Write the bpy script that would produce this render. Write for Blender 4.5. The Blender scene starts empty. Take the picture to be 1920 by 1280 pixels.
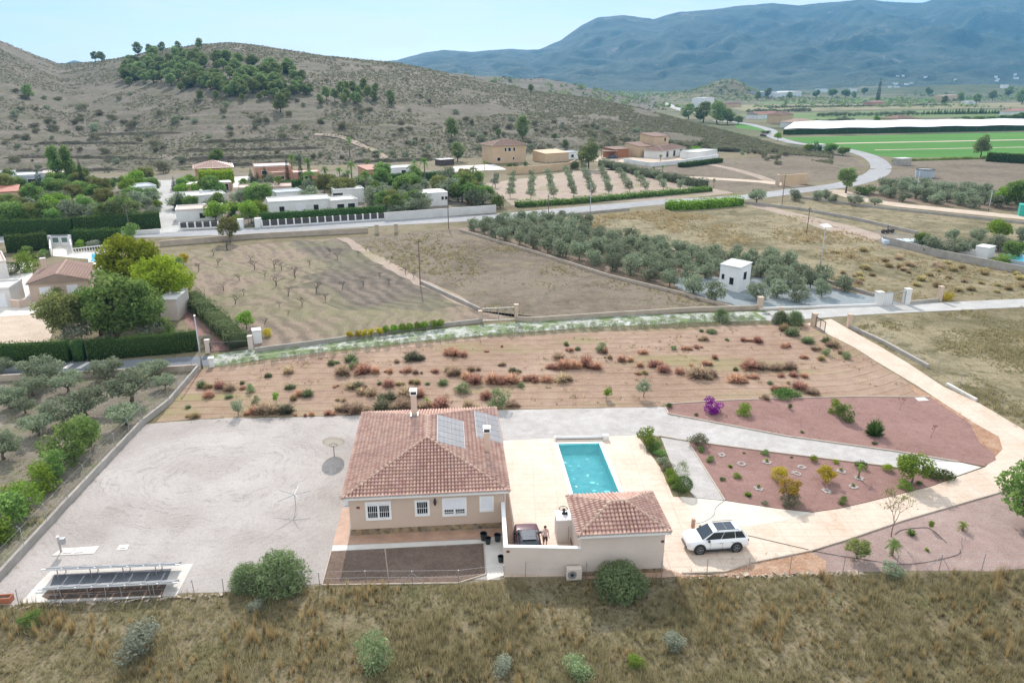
import bpy, bmesh, math, random
import numpy as np
from mathutils import Vector, Matrix, Euler
R = math.radians
sc = bpy.context.scene
C = sc.collection
# ---------------------------------------------------------------- camera
CAMH, FPX, PITCH = 31.0, 1378.0, R(19.4)
cam_d = bpy.data.cameras.new('camera'); cam = bpy.data.objects.new('camera', cam_d); C.objects.link(cam)
cam.location = (0, 0, CAMH); cam.rotation_euler = (R(90) - PITCH, 0, 0)
cam_d.sensor_width = 36; cam_d.lens = 36 * FPX / 1920; cam_d.clip_end = 30000; cam_d.clip_start = 0.5
sc.camera = cam
# ---------------------------------------------------------------- sky, sun, exposure
SUN_EL, SUN_AZ = R(35), R(-9)          # azimuth measured from +Y (view direction) towards +X
w = bpy.data.worlds.new('World'); sc.world = w; w.use_nodes = True
nt = w.node_tree; nt.nodes.clear()
out = nt.nodes.new('ShaderNodeOutputWorld'); bg = nt.nodes.new('ShaderNodeBackground')
sky = nt.nodes.new('ShaderNodeTexSky'); sky.sky_type = 'NISHITA'; sky.sun_disc = False
sky.sun_elevation = SUN_EL; sky.sun_rotation = SUN_AZ
sky.altitude = 300; sky.air_density = 0.6; sky.dust_density = 0.2; sky.ozone_density = 2.0
SKY_STRENGTH = 0.112
bg.inputs['Strength'].default_value = SKY_STRENGTH
# thin high cloud over the sky
tc = nt.nodes.new('ShaderNodeTexCoord'); mp = nt.nodes.new('ShaderNodeMapping')
mp.inputs['Scale'].default_value = (2.2, 2.2, 17)
nz = nt.nodes.new('ShaderNodeTexNoise'); nz.inputs['Scale'].default_value = 2.6; nz.inputs['Detail'].default_value = 8; nz.inputs['Roughness'].default_value = 0.55
nz.inputs['Distortion'].default_value = 0.4
rp = nt.nodes.new('ShaderNodeValToRGB'); rp.color_ramp.elements[0].position = 0.38; rp.color_ramp.elements[1].position = 0.62
rp.color_ramp.elements[0].color = (0.52, 0.52, 0.52, 1); rp.color_ramp.elements[1].color = (0.95, 0.95, 0.95, 1)
mx = nt.nodes.new('ShaderNodeMixRGB'); mx.inputs['Color2'].default_value = (8.2, 8.5, 8.6, 1)
L = nt.links.new
L(tc.outputs['Generated'], mp.inputs['Vector']); L(mp.outputs['Vector'], nz.inputs['Vector']); L(nz.outputs['Fac'], rp.inputs['Fac'])
L(rp.outputs['Color'], mx.inputs['Fac']); L(sky.outputs['Color'], mx.inputs['Color1']); L(mx.outputs['Color'], bg.inputs['Color']); L(bg.outputs['Background'], out.inputs['Surface'])
sd = bpy.data.lights.new('sun', 'SUN'); sd.energy = 3.5; sd.angle = R(0.5); sd.color = (1.0, 0.925, 0.86)
so = bpy.data.objects.new('sun', sd); C.objects.link(so)
sdir = Vector((math.sin(SUN_AZ) * math.cos(SUN_EL), math.cos(SUN_AZ) * math.cos(SUN_EL), math.sin(SUN_EL)))
so.rotation_euler = (-sdir).to_track_quat('-Z', 'Y').to_euler(); so.location = (0, 0, 300)
vs = sc.view_settings; vs.view_transform = 'Standard'; vs.look = 'None'; vs.gamma = 1; vs.use_curve_mapping = False
vs.exposure = 0.76
sc.render.engine = 'CYCLES'
cy = sc.cycles; cy.use_denoising = True; cy.max_bounces = 6; cy.diffuse_bounces = 3; cy.transparent_max_bounces = 6; cy.volume_bounces = 0
cy.sample_clamp_indirect = 4; cy.caustics_reflective = False; cy.caustics_refractive = False

# ---------------------------------------------------------------- helpers: pixels -> ground
CP, SP = math.cos(PITCH), math.sin(PITCH)
def ray(px, py):
    q = (py - 640) / FPX
    return ((px - 960) / FPX, CP - q * SP, -SP - q * CP)
def P(px, py, z=0.0):
    d = ray(px, py); t = (z - CAMH) / d[2]
    return Vector((d[0] * t, d[1] * t, z))
def mpp(px, py, z=0.0):
    d = ray(px, py); return (z - CAMH) / d[2] / FPX
def ue(px, py):
    d = ray(px, py); return d[0] / d[1], d[2] / d[1]
rng = np.random.default_rng(7)
rnd = random.Random(5)

def tag(o, label=None, cat=None, group=None, kind=None):
    if label: o['label'] = label
    if cat: o['category'] = cat
    if group: o['group'] = group
    if kind: o['kind'] = kind
    return o
def empty(name, loc, rz=0.0):
    o = bpy.data.objects.new(name, None); C.objects.link(o); o.location = loc; o.rotation_euler = (0, 0, rz); o.empty_display_size = .3
    return o
def thing(name, label, cat, loc=(0, 0, 0), rz=0.0, group=None):
    return tag(empty(name, loc, rz), label, cat, group)
def mobj(name, mesh, parent=None):
    o = bpy.data.objects.new(name, mesh); C.objects.link(o)
    if parent is not None: o.parent = parent
    return o
def copy_tree(o, parent=None):
    c = o.copy(); C.objects.link(c)
    if parent is not None: c.parent = parent
    for ch in list(o.children): copy_tree(ch, c)
    return c
def npmesh(name, verts, faces, mat, smooth=False, tint=None):
    """verts (n,3), faces (m,k) constant k"""
    me = bpy.data.meshes.new(name); verts = np.asarray(verts, np.float32); faces = np.asarray(faces, np.int32)
    m, k = faces.shape
    me.vertices.add(len(verts)); me.vertices.foreach_set('co', verts.ravel())
    me.loops.add(m * k); me.loops.foreach_set('vertex_index', faces.ravel())
    me.polygons.add(m); me.polygons.foreach_set('loop_start', np.arange(0, m * k, k, dtype=np.int32))
    me.polygons.foreach_set('loop_total', np.full(m, k, np.int32))
    if smooth: me.polygons.foreach_set('use_smooth', np.ones(m, bool))
    me.update(calc_edges=True)
    if tint is not None:
        a = me.attributes.new('tint', 'FLOAT', 'FACE'); a.data.foreach_set('value', np.asarray(tint, np.float32))
    me.materials.append(mat); return me

class MB:
    """collects shapes; build() links them as one mesh object"""
    def __init__(s): s.v = []; s.f = []; s.m = []
    def add(s, vs_, fs_, mi=0):
        o = len(s.v); s.v += [tuple(v) for v in vs_]; s.f += [tuple(i + o for i in f) for f in fs_]; s.m += [mi] * len(fs_); return s
    def box(s, x0, x1, y0, y1, z0, z1, mi=0):
        return s.add([(x0, y0, z0), (x1, y0, z0), (x1, y1, z0), (x0, y1, z0), (x0, y0, z1), (x1, y0, z1), (x1, y1, z1), (x0, y1, z1)],
              [(0, 3, 2, 1), (4, 5, 6, 7), (0, 1, 5, 4), (1, 2, 6, 5), (2, 3, 7, 6), (3, 0, 4, 7)], mi)
    def obox(s, a, b, wd, z0, z1, mi=0, top=None):
        """upright slab from point a to b (xy), width wd"""
        a = Vector(a[:2]); b = Vector(b[:2]); d = (b - a).normalized(); n = Vector((-d.y, d.x)) * wd / 2
        z0a, z0b = (z0 if isinstance(z0, tuple) else (z0, z0)); z1a, z1b = (z1 if isinstance(z1, tuple) else (z1, z1))
        p = [a - n, b - n, b + n, a + n]; zl = [z0a, z0b, z0b, z0a]; zh = [z1a, z1b, z1b, z1a]
        return s.add([(q.x, q.y, z) for q, z in zip(p, zl)] + [(q.x, q.y, z) for q, z in zip(p, zh)],
              [(0, 3, 2, 1), (4, 5, 6, 7), (0, 1, 5, 4), (1, 2, 6, 5), (2, 3, 7, 6), (3, 0, 4, 7)], mi)
    def tube(s, pts, rad, n=6, mi=0, cap=True):
        pts = [Vector(p) for p in pts]; rad = rad if isinstance(rad, (list, tuple)) else [rad] * len(pts)
        o = len(s.v); k = len(pts)
        for i, p in enumerate(pts):
            d = (pts[min(i + 1, k - 1)] - pts[max(i - 1, 0)])
            if d.length < 1e-9: d = Vector((0, 0, 1))
            d.normalize(); u = d.orthogonal().normalized() if abs(d.z) < .95 else (Vector((1, 0, 0)) - d * d.x).normalized(); v = d.cross(u)
            for j in range(n):
                a = 2 * math.pi * j / n; q = p + (u * math.cos(a) + v * math.sin(a)) * rad[i]; s.v.append(tuple(q))
        for i in range(k - 1):
            for j in range(n):
                j2 = (j + 1) % n; s.f.append((o + i * n + j, o + i * n + j2, o + (i + 1) * n + j2, o + (i + 1) * n + j)); s.m.append(mi)
        if cap:
            s.f.append(tuple(o + j for j in range(n))[::-1]); s.m.append(mi); s.f.append(tuple(o + (k - 1) * n + j for j in range(n))); s.m.append(mi)
        return s
    def lathe(s, prof, c=(0, 0, 0), n=16, mi=0):
        """prof: list of (r,z)"""
        return s.tube([(c[0], c[1], c[2] + z) for r, z in prof], [max(r, 1e-4) for r, z in prof], n, mi)
    def prism(s, poly, z0, z1, mi=0):
        n = len(poly)
        return s.add([(x, y, z0) for x, y in poly] + [(x, y, z1) for x, y in poly],
              [tuple(range(n))[::-1], tuple(range(n, 2 * n))] + [(i, (i + 1) % n, n + (i + 1) % n, n + i) for i in range(n)], mi)
    def ring(s, c, r, tr, n=20, axis='z', mi=0):
        pts = []
        for i in range(n + 1):
            a = 2 * math.pi * i / n
            pts.append((c[0] + r * math.cos(a), c[1] + r * math.sin(a), c[2]) if axis == 'z' else (c[0] + r * math.cos(a), c[1], c[2] + r * math.sin(a)))
        return s.tube(pts, tr, 6, mi, cap=False)
    def mesh(s, name, mats, smooth=False, bevel=0.0):
        me = bpy.data.meshes.new(name); me.from_pydata(s.v, [], s.f)
        mats = mats if isinstance(mats, (list, tuple)) else [mats]
        for m in mats: me.materials.append(m)
        me.polygons.foreach_set('material_index', s.m)
        if smooth: me.polygons.foreach_set('use_smooth', [True] * len(s.f))
        me.update()
        if bevel:
            bm = bmesh.new(); bm.from_mesh(me); bmesh.ops.remove_doubles(bm, verts=bm.verts, dist=1e-5)
            es = [e for e in bm.edges if len(e.link_faces) == 2 and e.calc_face_angle(0) > .5]
            bmesh.ops.bevel(bm, geom=es, offset=bevel, segments=2, affect='EDGES', profile=.6); bm.to_mesh(me); bm.free()
        return me
    def build(s, name, mats, parent=None, smooth=False, bevel=0.0):
        return mobj(name, s.mesh(name, mats, smooth, bevel), parent)

# ---------------------------------------------------------------- materials
def newmat(name):
    m = bpy.data.materials.new(name); m.use_nodes = True; n = m.node_tree; n.nodes.clear()
    o = n.nodes.new('ShaderNodeOutputMaterial'); b = n.nodes.new('ShaderNodeBsdfPrincipled'); n.links.new(b.outputs[0], o.inputs[0])
    return m, n, b
def coords(n, world=True):
    if world: return n.nodes.new('ShaderNodeNewGeometry').outputs['Position']
    return n.nodes.new('ShaderNodeTexCoord').outputs['Object']
def noise(n, vec, scale, detail=6, rough=.55, dist=0.0, stretch=None):
    if stretch:
        mpn = n.nodes.new('ShaderNodeMapping'); mpn.inputs['Scale'].default_value = stretch; n.links.new(vec, mpn.inputs[0]); vec = mpn.outputs[0]
    t = n.nodes.new('ShaderNodeTexNoise'); t.inputs['Scale'].default_value = scale; t.inputs['Detail'].default_value = detail
    t.inputs['Roughness'].default_value = rough; t.inputs['Distortion'].default_value = dist
    n.links.new(vec, t.inputs['Vector']); return t.outputs['Fac']
def ramp(n, fac, stops):
    r = n.nodes.new('ShaderNodeValToRGB'); el = r.color_ramp.elements
    while len(el) < len(stops): el.new(.5)
    for e, (p, c) in zip(el, stops):
        e.position = p; e.color = (c[0], c[1], c[2], 1) if isinstance(c, (tuple, list)) else (c, c, c, 1)
    n.links.new(fac, r.inputs[0]); return r.outputs[0]
def mix(n, fac, a, b, mode='MIX'):
    x = n.nodes.new('ShaderNodeMixRGB'); x.blend_type = mode
    for i, v in ((0, fac), (1, a), (2, b)):
        if hasattr(v, 'links'): n.links.new(v, x.inputs[i])
        elif i == 0: x.inputs[0].default_value = v
        else: x.inputs[i].default_value = (v[0], v[1], v[2], 1)
    return x.outputs[0]
def mth(n, op, a, b=0.0):
    x = n.nodes.new('ShaderNodeMath'); x.operation = op
    for i, v in ((0, a), (1, b)):
        if hasattr(v, 'links'): n.links.new(v, x.inputs[i])
        else: x.inputs[i].default_value = v
    return x.outputs[0]
def bump(n, b, h, strength=.3, dist=.05):
    x = n.nodes.new('ShaderNodeBump'); x.inputs['Strength'].default_value = strength; x.inputs['Distance'].default_value = dist
    n.links.new(h, x.inputs['Height']); n.links.new(x.outputs[0], b.inputs['Normal'])
def plain(name, col, rough=.6, metal=0.0, var=.12, scale=3.0, bumps=0.0, world=False, spec=.5, dirt=None):
    m, n, b = newmat(name); v = coords(n, world)
    f = noise(n, v, scale, 6); lo = tuple(c * (1 - var) for c in col); hi = tuple(min(1, c * (1 + var)) for c in col)
    c = ramp(n, f, [(.3, lo), (.7, hi)])
    if dirt: c = mix(n, ramp(n, noise(n, v, scale * .35, 8, .65), [(.5, 0), (.75, .7)]), c, dirt)
    n.links.new(c, b.inputs['Base Color']); b.inputs['Roughness'].default_value = rough; b.inputs['Metallic'].default_value = metal
    b.inputs['Specular IOR Level'].default_value = spec
    if bumps: bump(n, b, noise(n, v, scale * 12, 4), bumps, .02)
    return m
def ground(name, cols, big=.05, mid=.5, fine=6.0, fvar=.35, spots=None, bumps=.4, spec=.15, stretch=None):
    """layered earth: broad colour drift, middle patches, fine grain; spots=(scale,lo,hi,colour) overlays"""
    m, n, b = newmat(name); v = coords(n)
    f = mth(n, 'ADD', mth(n, 'MULTIPLY', noise(n, v, big, 5, .6, .3, stretch), .5), mth(n, 'MULTIPLY', noise(n, v, mid, 7, .65, 0, stretch), .5))
    k = len(cols); c = ramp(n, f, [(.36 + .28 * i / (k - 1), cc) for i, cc in enumerate(cols)])
    for sp in (spots or []):
        s_, lo, hi, cc = sp[:4]; st = sp[4] if len(sp) > 4 else None
        c = mix(n, ramp(n, noise(n, v, s_, 8, .68, .4, st), [(lo, 0), (hi, 1)]), c, cc)
    g = noise(n, v, fine, 5, .7)
    c = mix(n, 1.0, c, ramp(n, g, [(.3, 1 - fvar), (.7, 1 + fvar * .6)]), 'MULTIPLY')
    n.links.new(c, b.inputs['Base Color']); b.inputs['Roughness'].default_value = .95; b.inputs['Specular IOR Level'].default_value = spec
    if bumps: bump(n, b, mth(n, 'ADD', g, noise(n, v, mid * 2, 6)), bumps, .12)
    return m
def leafmat(name, c1, c2, trans=.35, dead=None):
    """c1..c2 chosen leaf by leaf (the 'tint' attribute) and tree by tree"""
    m = bpy.data.materials.new(name); m.use_nodes = True; n = m.node_tree; n.nodes.clear()
    o = n.nodes.new('ShaderNodeOutputMaterial'); a = n.nodes.new('ShaderNodeAttribute'); a.attribute_name = 'tint'
    oi = n.nodes.new('ShaderNodeObjectInfo')
    c = ramp(n, a.outputs['Fac'], [(.0, c1), (.75, c2)] + ([(1.0, dead)] if dead else [(1.0, tuple(min(1, x * 1.25) for x in c2))]))
    hv = n.nodes.new('ShaderNodeHueSaturation'); n.links.new(c, hv.inputs['Color'])
    hv.inputs['Hue'].default_value = .5
    n.links.new(mth(n, 'ADD', mth(n, 'MULTIPLY', oi.outputs['Random'], .5), .75), hv.inputs['Value'])
    n.links.new(mth(n, 'ADD', mth(n, 'MULTIPLY', oi.outputs['Random'], .035), .4825), hv.inputs['Hue'])
    d = n.nodes.new('ShaderNodeBsdfDiffuse'); t = n.nodes.new('ShaderNodeBsdfTranslucent'); mxs = n.nodes.new('ShaderNodeMixShader'); mxs.inputs[0].default_value = trans
    n.links.new(hv.outputs[0], d.inputs[0]); n.links.new(hv.outputs[0], t.inputs[0]); n.links.new(d.outputs[0], mxs.inputs[1]); n.links.new(t.outputs[0], mxs.inputs[2])
    n.links.new(mxs.outputs[0], o.inputs[0]); return m
# ================================================================ terrain
def tab(rows):
    us, es = [], []
    for px, py in rows:
        u, e = ue(px, py); us.append(u); es.append(e)
    i = np.argsort(us); return np.array(us)[i], np.array(es)[i]
RIDGE = [(-900, 0), (-350, 20), (0, 76), (60, 101), (110, 120), (170, 117), (230, 108), (300, 93), (370, 84), (430, 80), (500, 87), (600, 104), (700, 114), (745, 118),
         (800, 129), (870, 144), (1000, 171), (1100, 184), (1200, 204), (1300, 232), (1400, 258), (1460, 276), (1520, 292), (1600, 308)]
rU, rE = tab(RIDGE)
rD = np.interp(rU, [ue(p, 150)[0] for p in (-400, 0, 110, 430, 745, 1000, 1200, 1300, 1400, 1460, 1600)], [760, 700, 760, 620, 650, 620, 540, 480, 425, 385, 340])
FOOT = [(-900, 335), (0, 331), (300, 322), (500, 313), (700, 308), (900, 296), (1000, 290), (1120, 284), (1250, 281), (1340, 284), (1460, 290), (1600, 318)]
fU, fE = tab(FOOT); fD = CAMH / -fE
MOUNT = [(-900, 150), (80, 130), (110, 122), (140, 113), (170, 121), (220, 130), (600, 128), (745, 113), (790, 100), (830, 94), (880, 97), (950, 92), (1010, 93), (1050, 76), (1090, 48), (1120, 33),
         (1170, 28), (1225, 36), (1270, 23), (1330, 18), (1380, 12), (1450, 6), (1500, 10), (1560, 4), (1620, -1), (1680, 4), (1730, 5), (1760, -5), (1920, -22), (2300, -50), (2900, 40)]
mU, mE = tab(MOUNT)
HILL2 = [(600, 130), (860, 139), (950, 144), (1050, 153), (1120, 168), (1180, 183), (1260, 196)]
hU, hE = tab(HILL2)
def vnoise(x, y, seed=0):
    """smooth value noise"""
    xi = np.floor(x).astype(np.int64); yi = np.floor(y).astype(np.int64); fx = x - xi; fy = y - yi
    fx = fx * fx * (3 - 2 * fx); fy = fy * fy * (3 - 2 * fy)
    def h(a, b):
        n = (a * 374761393 + b * 668265263 + seed * 974711) & 0x7fffffff
        n = (n ^ (n >> 13)) * 1274126177 & 0x7fffffff
        return ((n ^ (n >> 16)) & 0xffff) / 65535.0
    return (h(xi, yi) * (1 - fx) + h(xi + 1, yi) * fx) * (1 - fy) + (h(xi, yi + 1) * (1 - fx) + h(xi + 1, yi + 1) * fx) * fy
def fbm(x, y, oct=4, seed=0):
    s = 0; a = .5
    for i in range(oct): s = s + a * vnoise(x, y, seed + i); x = x * 2.03; y = y * 2.03; a *= .5
    return s
def T(x, y):
    """terrain height"""
    x = np.asarray(x, float); y = np.asarray(y, float); u = x / np.maximum(y, 1)
    Rr = np.interp(u, rU, rD); F = np.interp(u, fU, fD); E = np.interp(u, rU, rE)
    H = np.maximum(CAMH + E * Rr, 0)
    H = H * np.clip((ue(1600, 300)[0] - u) / .12, 0, 1)
    t = (y - F) / np.maximum(Rr - F, 30)
    up = np.clip(t, 0, 1); prof = .35 * up + .65 * up ** 2 * (3 - 2 * up) ** .6
    prof = np.clip(up, 0, 1) ** 1.25 * (1 + .12 * np.sin(np.pi * up))
    down = np.clip((t - 1) / .9, 0, 1); prof = np.where(t > 1, .5 * (1 + np.cos(np.pi * down)), prof)
    z = H * prof
    # terraces on the lower slope
    inside = np.clip(t / .04, 0, 1) * np.clip((1.0 - t) / .1, 0, 1)
    n1 = fbm(x / 60, y / 60, 4, 3) - .5
    step = 2.6; zz = z + n1 * 7 + (fbm(x / 18, y / 18, 3, 13) - .5) * 1.6; k = np.floor(zz / step); fr = zz / step - k
    tz = (k + np.clip((fr - .55) / .25, 0, 1)) * step
    tm = inside * np.clip((.42 - t) / .1, 0, 1) * np.clip((fbm(x / 80, y / 50, 3, 17) - .28) * 6, 0, 1)
    z = z * (1 - tm * .6) + np.maximum(tz, 0) * tm * .6
    z = z + inside * ((fbm(x / 25, y / 25, 4, 11) - .5) * 2.5 + (fbm(x / 90, y / 90, 3, 21) - .5) * 5 * np.clip(t * 2, 0, 1))
    # second hill
    e2 = np.interp(u, hU, hE, left=-1, right=-1); H2 = np.maximum(CAMH + e2 * 1200, 0)
    t2 = np.abs(y - 1200) / 330; z2 = H2 * np.clip(1 - t2, 0, 1) ** 1.1; z2 = z2 + (fbm(x / 50, y / 50, 4, 5) - .5) * 8 * np.clip(z2 / 8, 0, 1)
    # knoll and low rises in the valley
    kx = ue(1372, 160)[0] * 1500
    z3 = 24 * np.exp(-(((x - kx) / 46) ** 2 + ((y - 1520) / 70) ** 2)) + 15 * np.exp(-(((x - kx + 20) / 130) ** 2 + ((y - 1560) / 120) ** 2))
    rx = ue(1860, 160)[0] * 1900
    z3 = z3 + 26 * np.exp(-(((x - rx) / 330) ** 2 + ((y - 1950) / 170) ** 2))
    # mountains
    e4 = np.interp(u, mU, mE); H4 = np.maximum(CAMH + e4 * 6000, 0)
    F4 = 2700 + 300 * np.sin(u * 9) ; t4 = np.clip((y - F4) / (6000 - F4), 0, 1.5)
    p4 = np.where(t4 < 1, np.clip(t4, 0, 1) ** 1.5, np.clip(1 - (t4 - 1) * 1.6, 0, 1))
    gul = (1 - np.abs(2 * fbm(x / 520, y / 900, 5, 31) - 1) * 2)
    z4 = H4 * p4 * (1 + np.clip(1 - np.abs(t4 - .5) * 2, 0, 1) * .45 * (gul - .3)) + np.clip(t4 * 4, 0, 1) * ((fbm(x / 160, y / 160, 5, 41) - .5) * 70 + (fbm(x / 60, y / 80, 3, 51) - .5) * 50) * np.clip(H4 / 200, 0, 1) * np.clip((1.05 - t4) * 3, .15, 1)
    return np.maximum(np.maximum(z, z2 * (z2 > .3)), np.maximum(z3 * (z3 > .25), z4)) - 0.0
def PT(px, py):
    """point where the pixel's ray meets the terrain"""
    d = ray(px, py); t = np.concatenate([np.arange(20, 1500, 1.5), np.arange(1500, 9000, 12)])
    h = CAMH + d[2] * t - T(d[0] * t, d[1] * t); i = np.argmax(h <= 0)
    if h[i] > 0: i = len(t) - 1
    a, b = t[max(i - 1, 0)], t[i]
    for _ in range(24):
        c = .5 * (a + b)
        if CAMH + d[2] * c - T(d[0] * c, d[1] * c) > 0: a = c
        else: b = c
    x, y = d[0] * b, d[1] * b
    return Vector((x, y, float(T(x, y))))
def mt(p):
    """metres per photo pixel at a world point"""
    return (p.y * CP + (CAMH - p.z) * SP) / FPX

# ---- materials of the land
M = {}
M['dry'] = ground('dry_grass_ground', [(.12, .095, .055), (.17, .14, .08), (.235, .195, .125), (.15, .135, .07)], .03, .4, 5, .4,
                  [(.25, .52, .68, (.13, .13, .06)), (1.3, .58, .72, (.10, .085, .05))])
M['hill'] = ground('hillside_earth', [(.125, .105, .08), (.17, .142, .112), (.23, .19, .155)], .012, .09, 1.2, .4,
                   [(.05, .46, .62, (.13, .12, .075)), (.35, .50, .62, (.085, .085, .05)), (.9, .54, .64, (.075, .075, .045)), (.022, .62, .74, (.33, .28, .23))], .6)
M['valley'] = ground('valley_fields', [(.07, .095, .04), (.11, .125, .06), (.19, .165, .10), (.085, .12, .045)], .004, .03, .4, .35,
                     [(.02, .52, .62, (.05, .07, .03)), (.012, .6, .66, (.30, .25, .19)), (.05, .58, .66, (.04, .055, .025))], .3, stretch=(.4, 1, 1))
M['mount'] = ground('mountain_slope', [(.022, .045, .026), (.05, .075, .042), (.10, .115, .075)], .0016, .007, .03, .55,
                    [(.004, .55, .68, (.02, .032, .018)), (.003, .62, .70, (.26, .23, .20)), (.014, .62, .70, (.22, .19, .15)), (.03, .52, .62, (.012, .022, .012))], .8)
def land_grid():
    D = [11.0]
    while D[-1] < 8200: D.append(D[-1] * (1.0075 if D[-1] > 240 else 1.03) + 0)
    D = np.array(D); U = np.linspace(-1.35, 1.35, 620)
    uu, dd = np.meshgrid(U, D); X = uu * dd; Z = T(X, dd)
    nR, nC = X.shape; V = np.stack([X, dd, Z], -1).reshape(-1, 3)
    i = np.arange(nR - 1)[:, None] * nC + np.arange(nC - 1)[None]; Fq = np.stack([i, i + 1, i + 1 + nC, i + nC], -1)
    uc = .5 * (uu[:-1, :-1] + uu[1:, 1:]); dc = .5 * (dd[:-1, :-1] + dd[1:, 1:])
    Fo = np.interp(uc, fU, fD); right = uc > ue(1590, 300)[0]
    zone = np.where(dc < Fo, 0, 1)
    zone = np.where(right, np.where(dc < 345, 0, 2), zone)
    zone = np.where((dc > np.interp(uc, rU, rD) * 1.05) & (zone == 1), 2, zone)
    zone = np.where((np.abs(dc - 1200) < 340) & (uc > -.35) & (uc < ue(1230, 190)[0]), 1, zone)
    zone = np.where(dc > 2750, 3, zone)
    pc = P(1102, 880); keep = ~((np.abs(.5 * (X[:-1, :-1] + X[1:, 1:]) - pc.x) < 3.2) & (np.abs(dc - pc.y) < 5.8)); zone = np.where(keep, zone, 9)
    for zi, (nm, mk) in enumerate((('ground', 'dry'), ('hill', 'hill'), ('valley', 'valley'), ('mountain', 'mount'))):
        f = Fq[zone == zi]; ids, inv = np.unique(f, return_inverse=True)
        me = npmesh(nm, V[ids], inv.reshape(f.shape), M[mk], smooth=True)
        o = mobj(nm, me); o['kind'] = 'structure'
land_grid()
# ================================================================ ground sheets
POOL = [P(1046, 832.5), P(1123, 831), P(1163, 928), P(1076, 931)]
from mathutils.geometry import tessellate_polygon
def densify(pts, step):
    o = []
    for i, a in enumerate(pts):
        b = pts[(i + 1) % len(pts)]; d = (b - a).length; k = max(1, min(60, int(d / step)))
        o += [a.lerp(b, j / k) for j in range(k)]
    return o
def sheet(name, pxs, mat, lev, wob=0.0, step=1.5, kind='structure', world=False, seed=0, hole=None):
    pts = [P(*p) for p in pxs] if not world else [Vector((p[0], p[1], 0)) for p in pxs]
    if wob:
        pts = densify(pts, step); r = random.Random(seed or len(pts))
        pts = [p + Vector((r.uniform(-1, 1), r.uniform(-1, 1), 0)) * wob for p in pts]
    z = .005 * lev
    vs_ = [(p.x, p.y, z) for p in pts]; loops = [[Vector(v) for v in vs_]]
    if hole: loops.append([Vector((q[0], q[1], z)) for q in hole]); vs_ += [(q[0], q[1], z) for q in hole]
    tr = tessellate_polygon(loops)
    me = bpy.data.meshes.new(name); me.from_pydata(vs_, [], [tuple(t) for t in tr]); me.update()
    bm = bmesh.new(); bm.from_mesh(me)
    for f in bm.faces:
        if f.normal.z < 0: f.normal_flip()
    bm.to_mesh(me); bm.free()
    me.materials.append(mat); o = mobj(name, me); o['kind'] = kind; return o
def ribbon(name, pxs, width, mat, lev=1, drape=False, crown=0.0):
    """a path or road of constant width along a centre line of photo pixels"""
    pts = [(PT if drape else P)(*p) for p in pxs]
    sm = []
    for i in range(len(pts) - 1):
        p0, p1, p2, p3 = pts[max(i - 1, 0)], pts[i], pts[i + 1], pts[min(i + 2, len(pts) - 1)]
        k = max(2, min(30, int((p2 - p1).length / 6)))
        for j in range(k):
            t = j / k; sm.append(.5 * ((2 * p1) + (p2 - p0) * t + (2 * p0 - 5 * p1 + 4 * p2 - p3) * t * t + (3 * p1 - p0 - 3 * p2 + p3) * t ** 3))
    sm.append(pts[-1]); v = []; f = []
    nw = 6 if drape else 2
    for i, p in enumerate(sm):
        d = sm[min(i + 1, len(sm) - 1)] - sm[max(i - 1, 0)]; d.z = 0; d.normalize(); nrm = Vector((-d.y, d.x, 0))
        for j in range(nw):
            q = p + nrm * width * (j / (nw - 1) - .5); z = float(T(q.x, q.y)) + .25 if drape else .005 * lev
            v.append((q.x, q.y, z))
    for i in range(len(sm) - 1):
        for j in range(nw - 1): f.append((i * nw + j, i * nw + j + 1, (i + 1) * nw + j + 1, (i + 1) * nw + j))
    me = bpy.data.meshes.new(name); me.from_pydata(v, [], f); me.update()
    bm = bmesh.new(); bm.from_mesh(me)
    for fc in bm.faces:
        if fc.normal.z < 0: fc.normal_flip()
    bm.to_mesh(me); bm.free(); me.materials.append(mat)
    o = mobj(name, me); o['kind'] = 'structure'; return o

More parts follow.
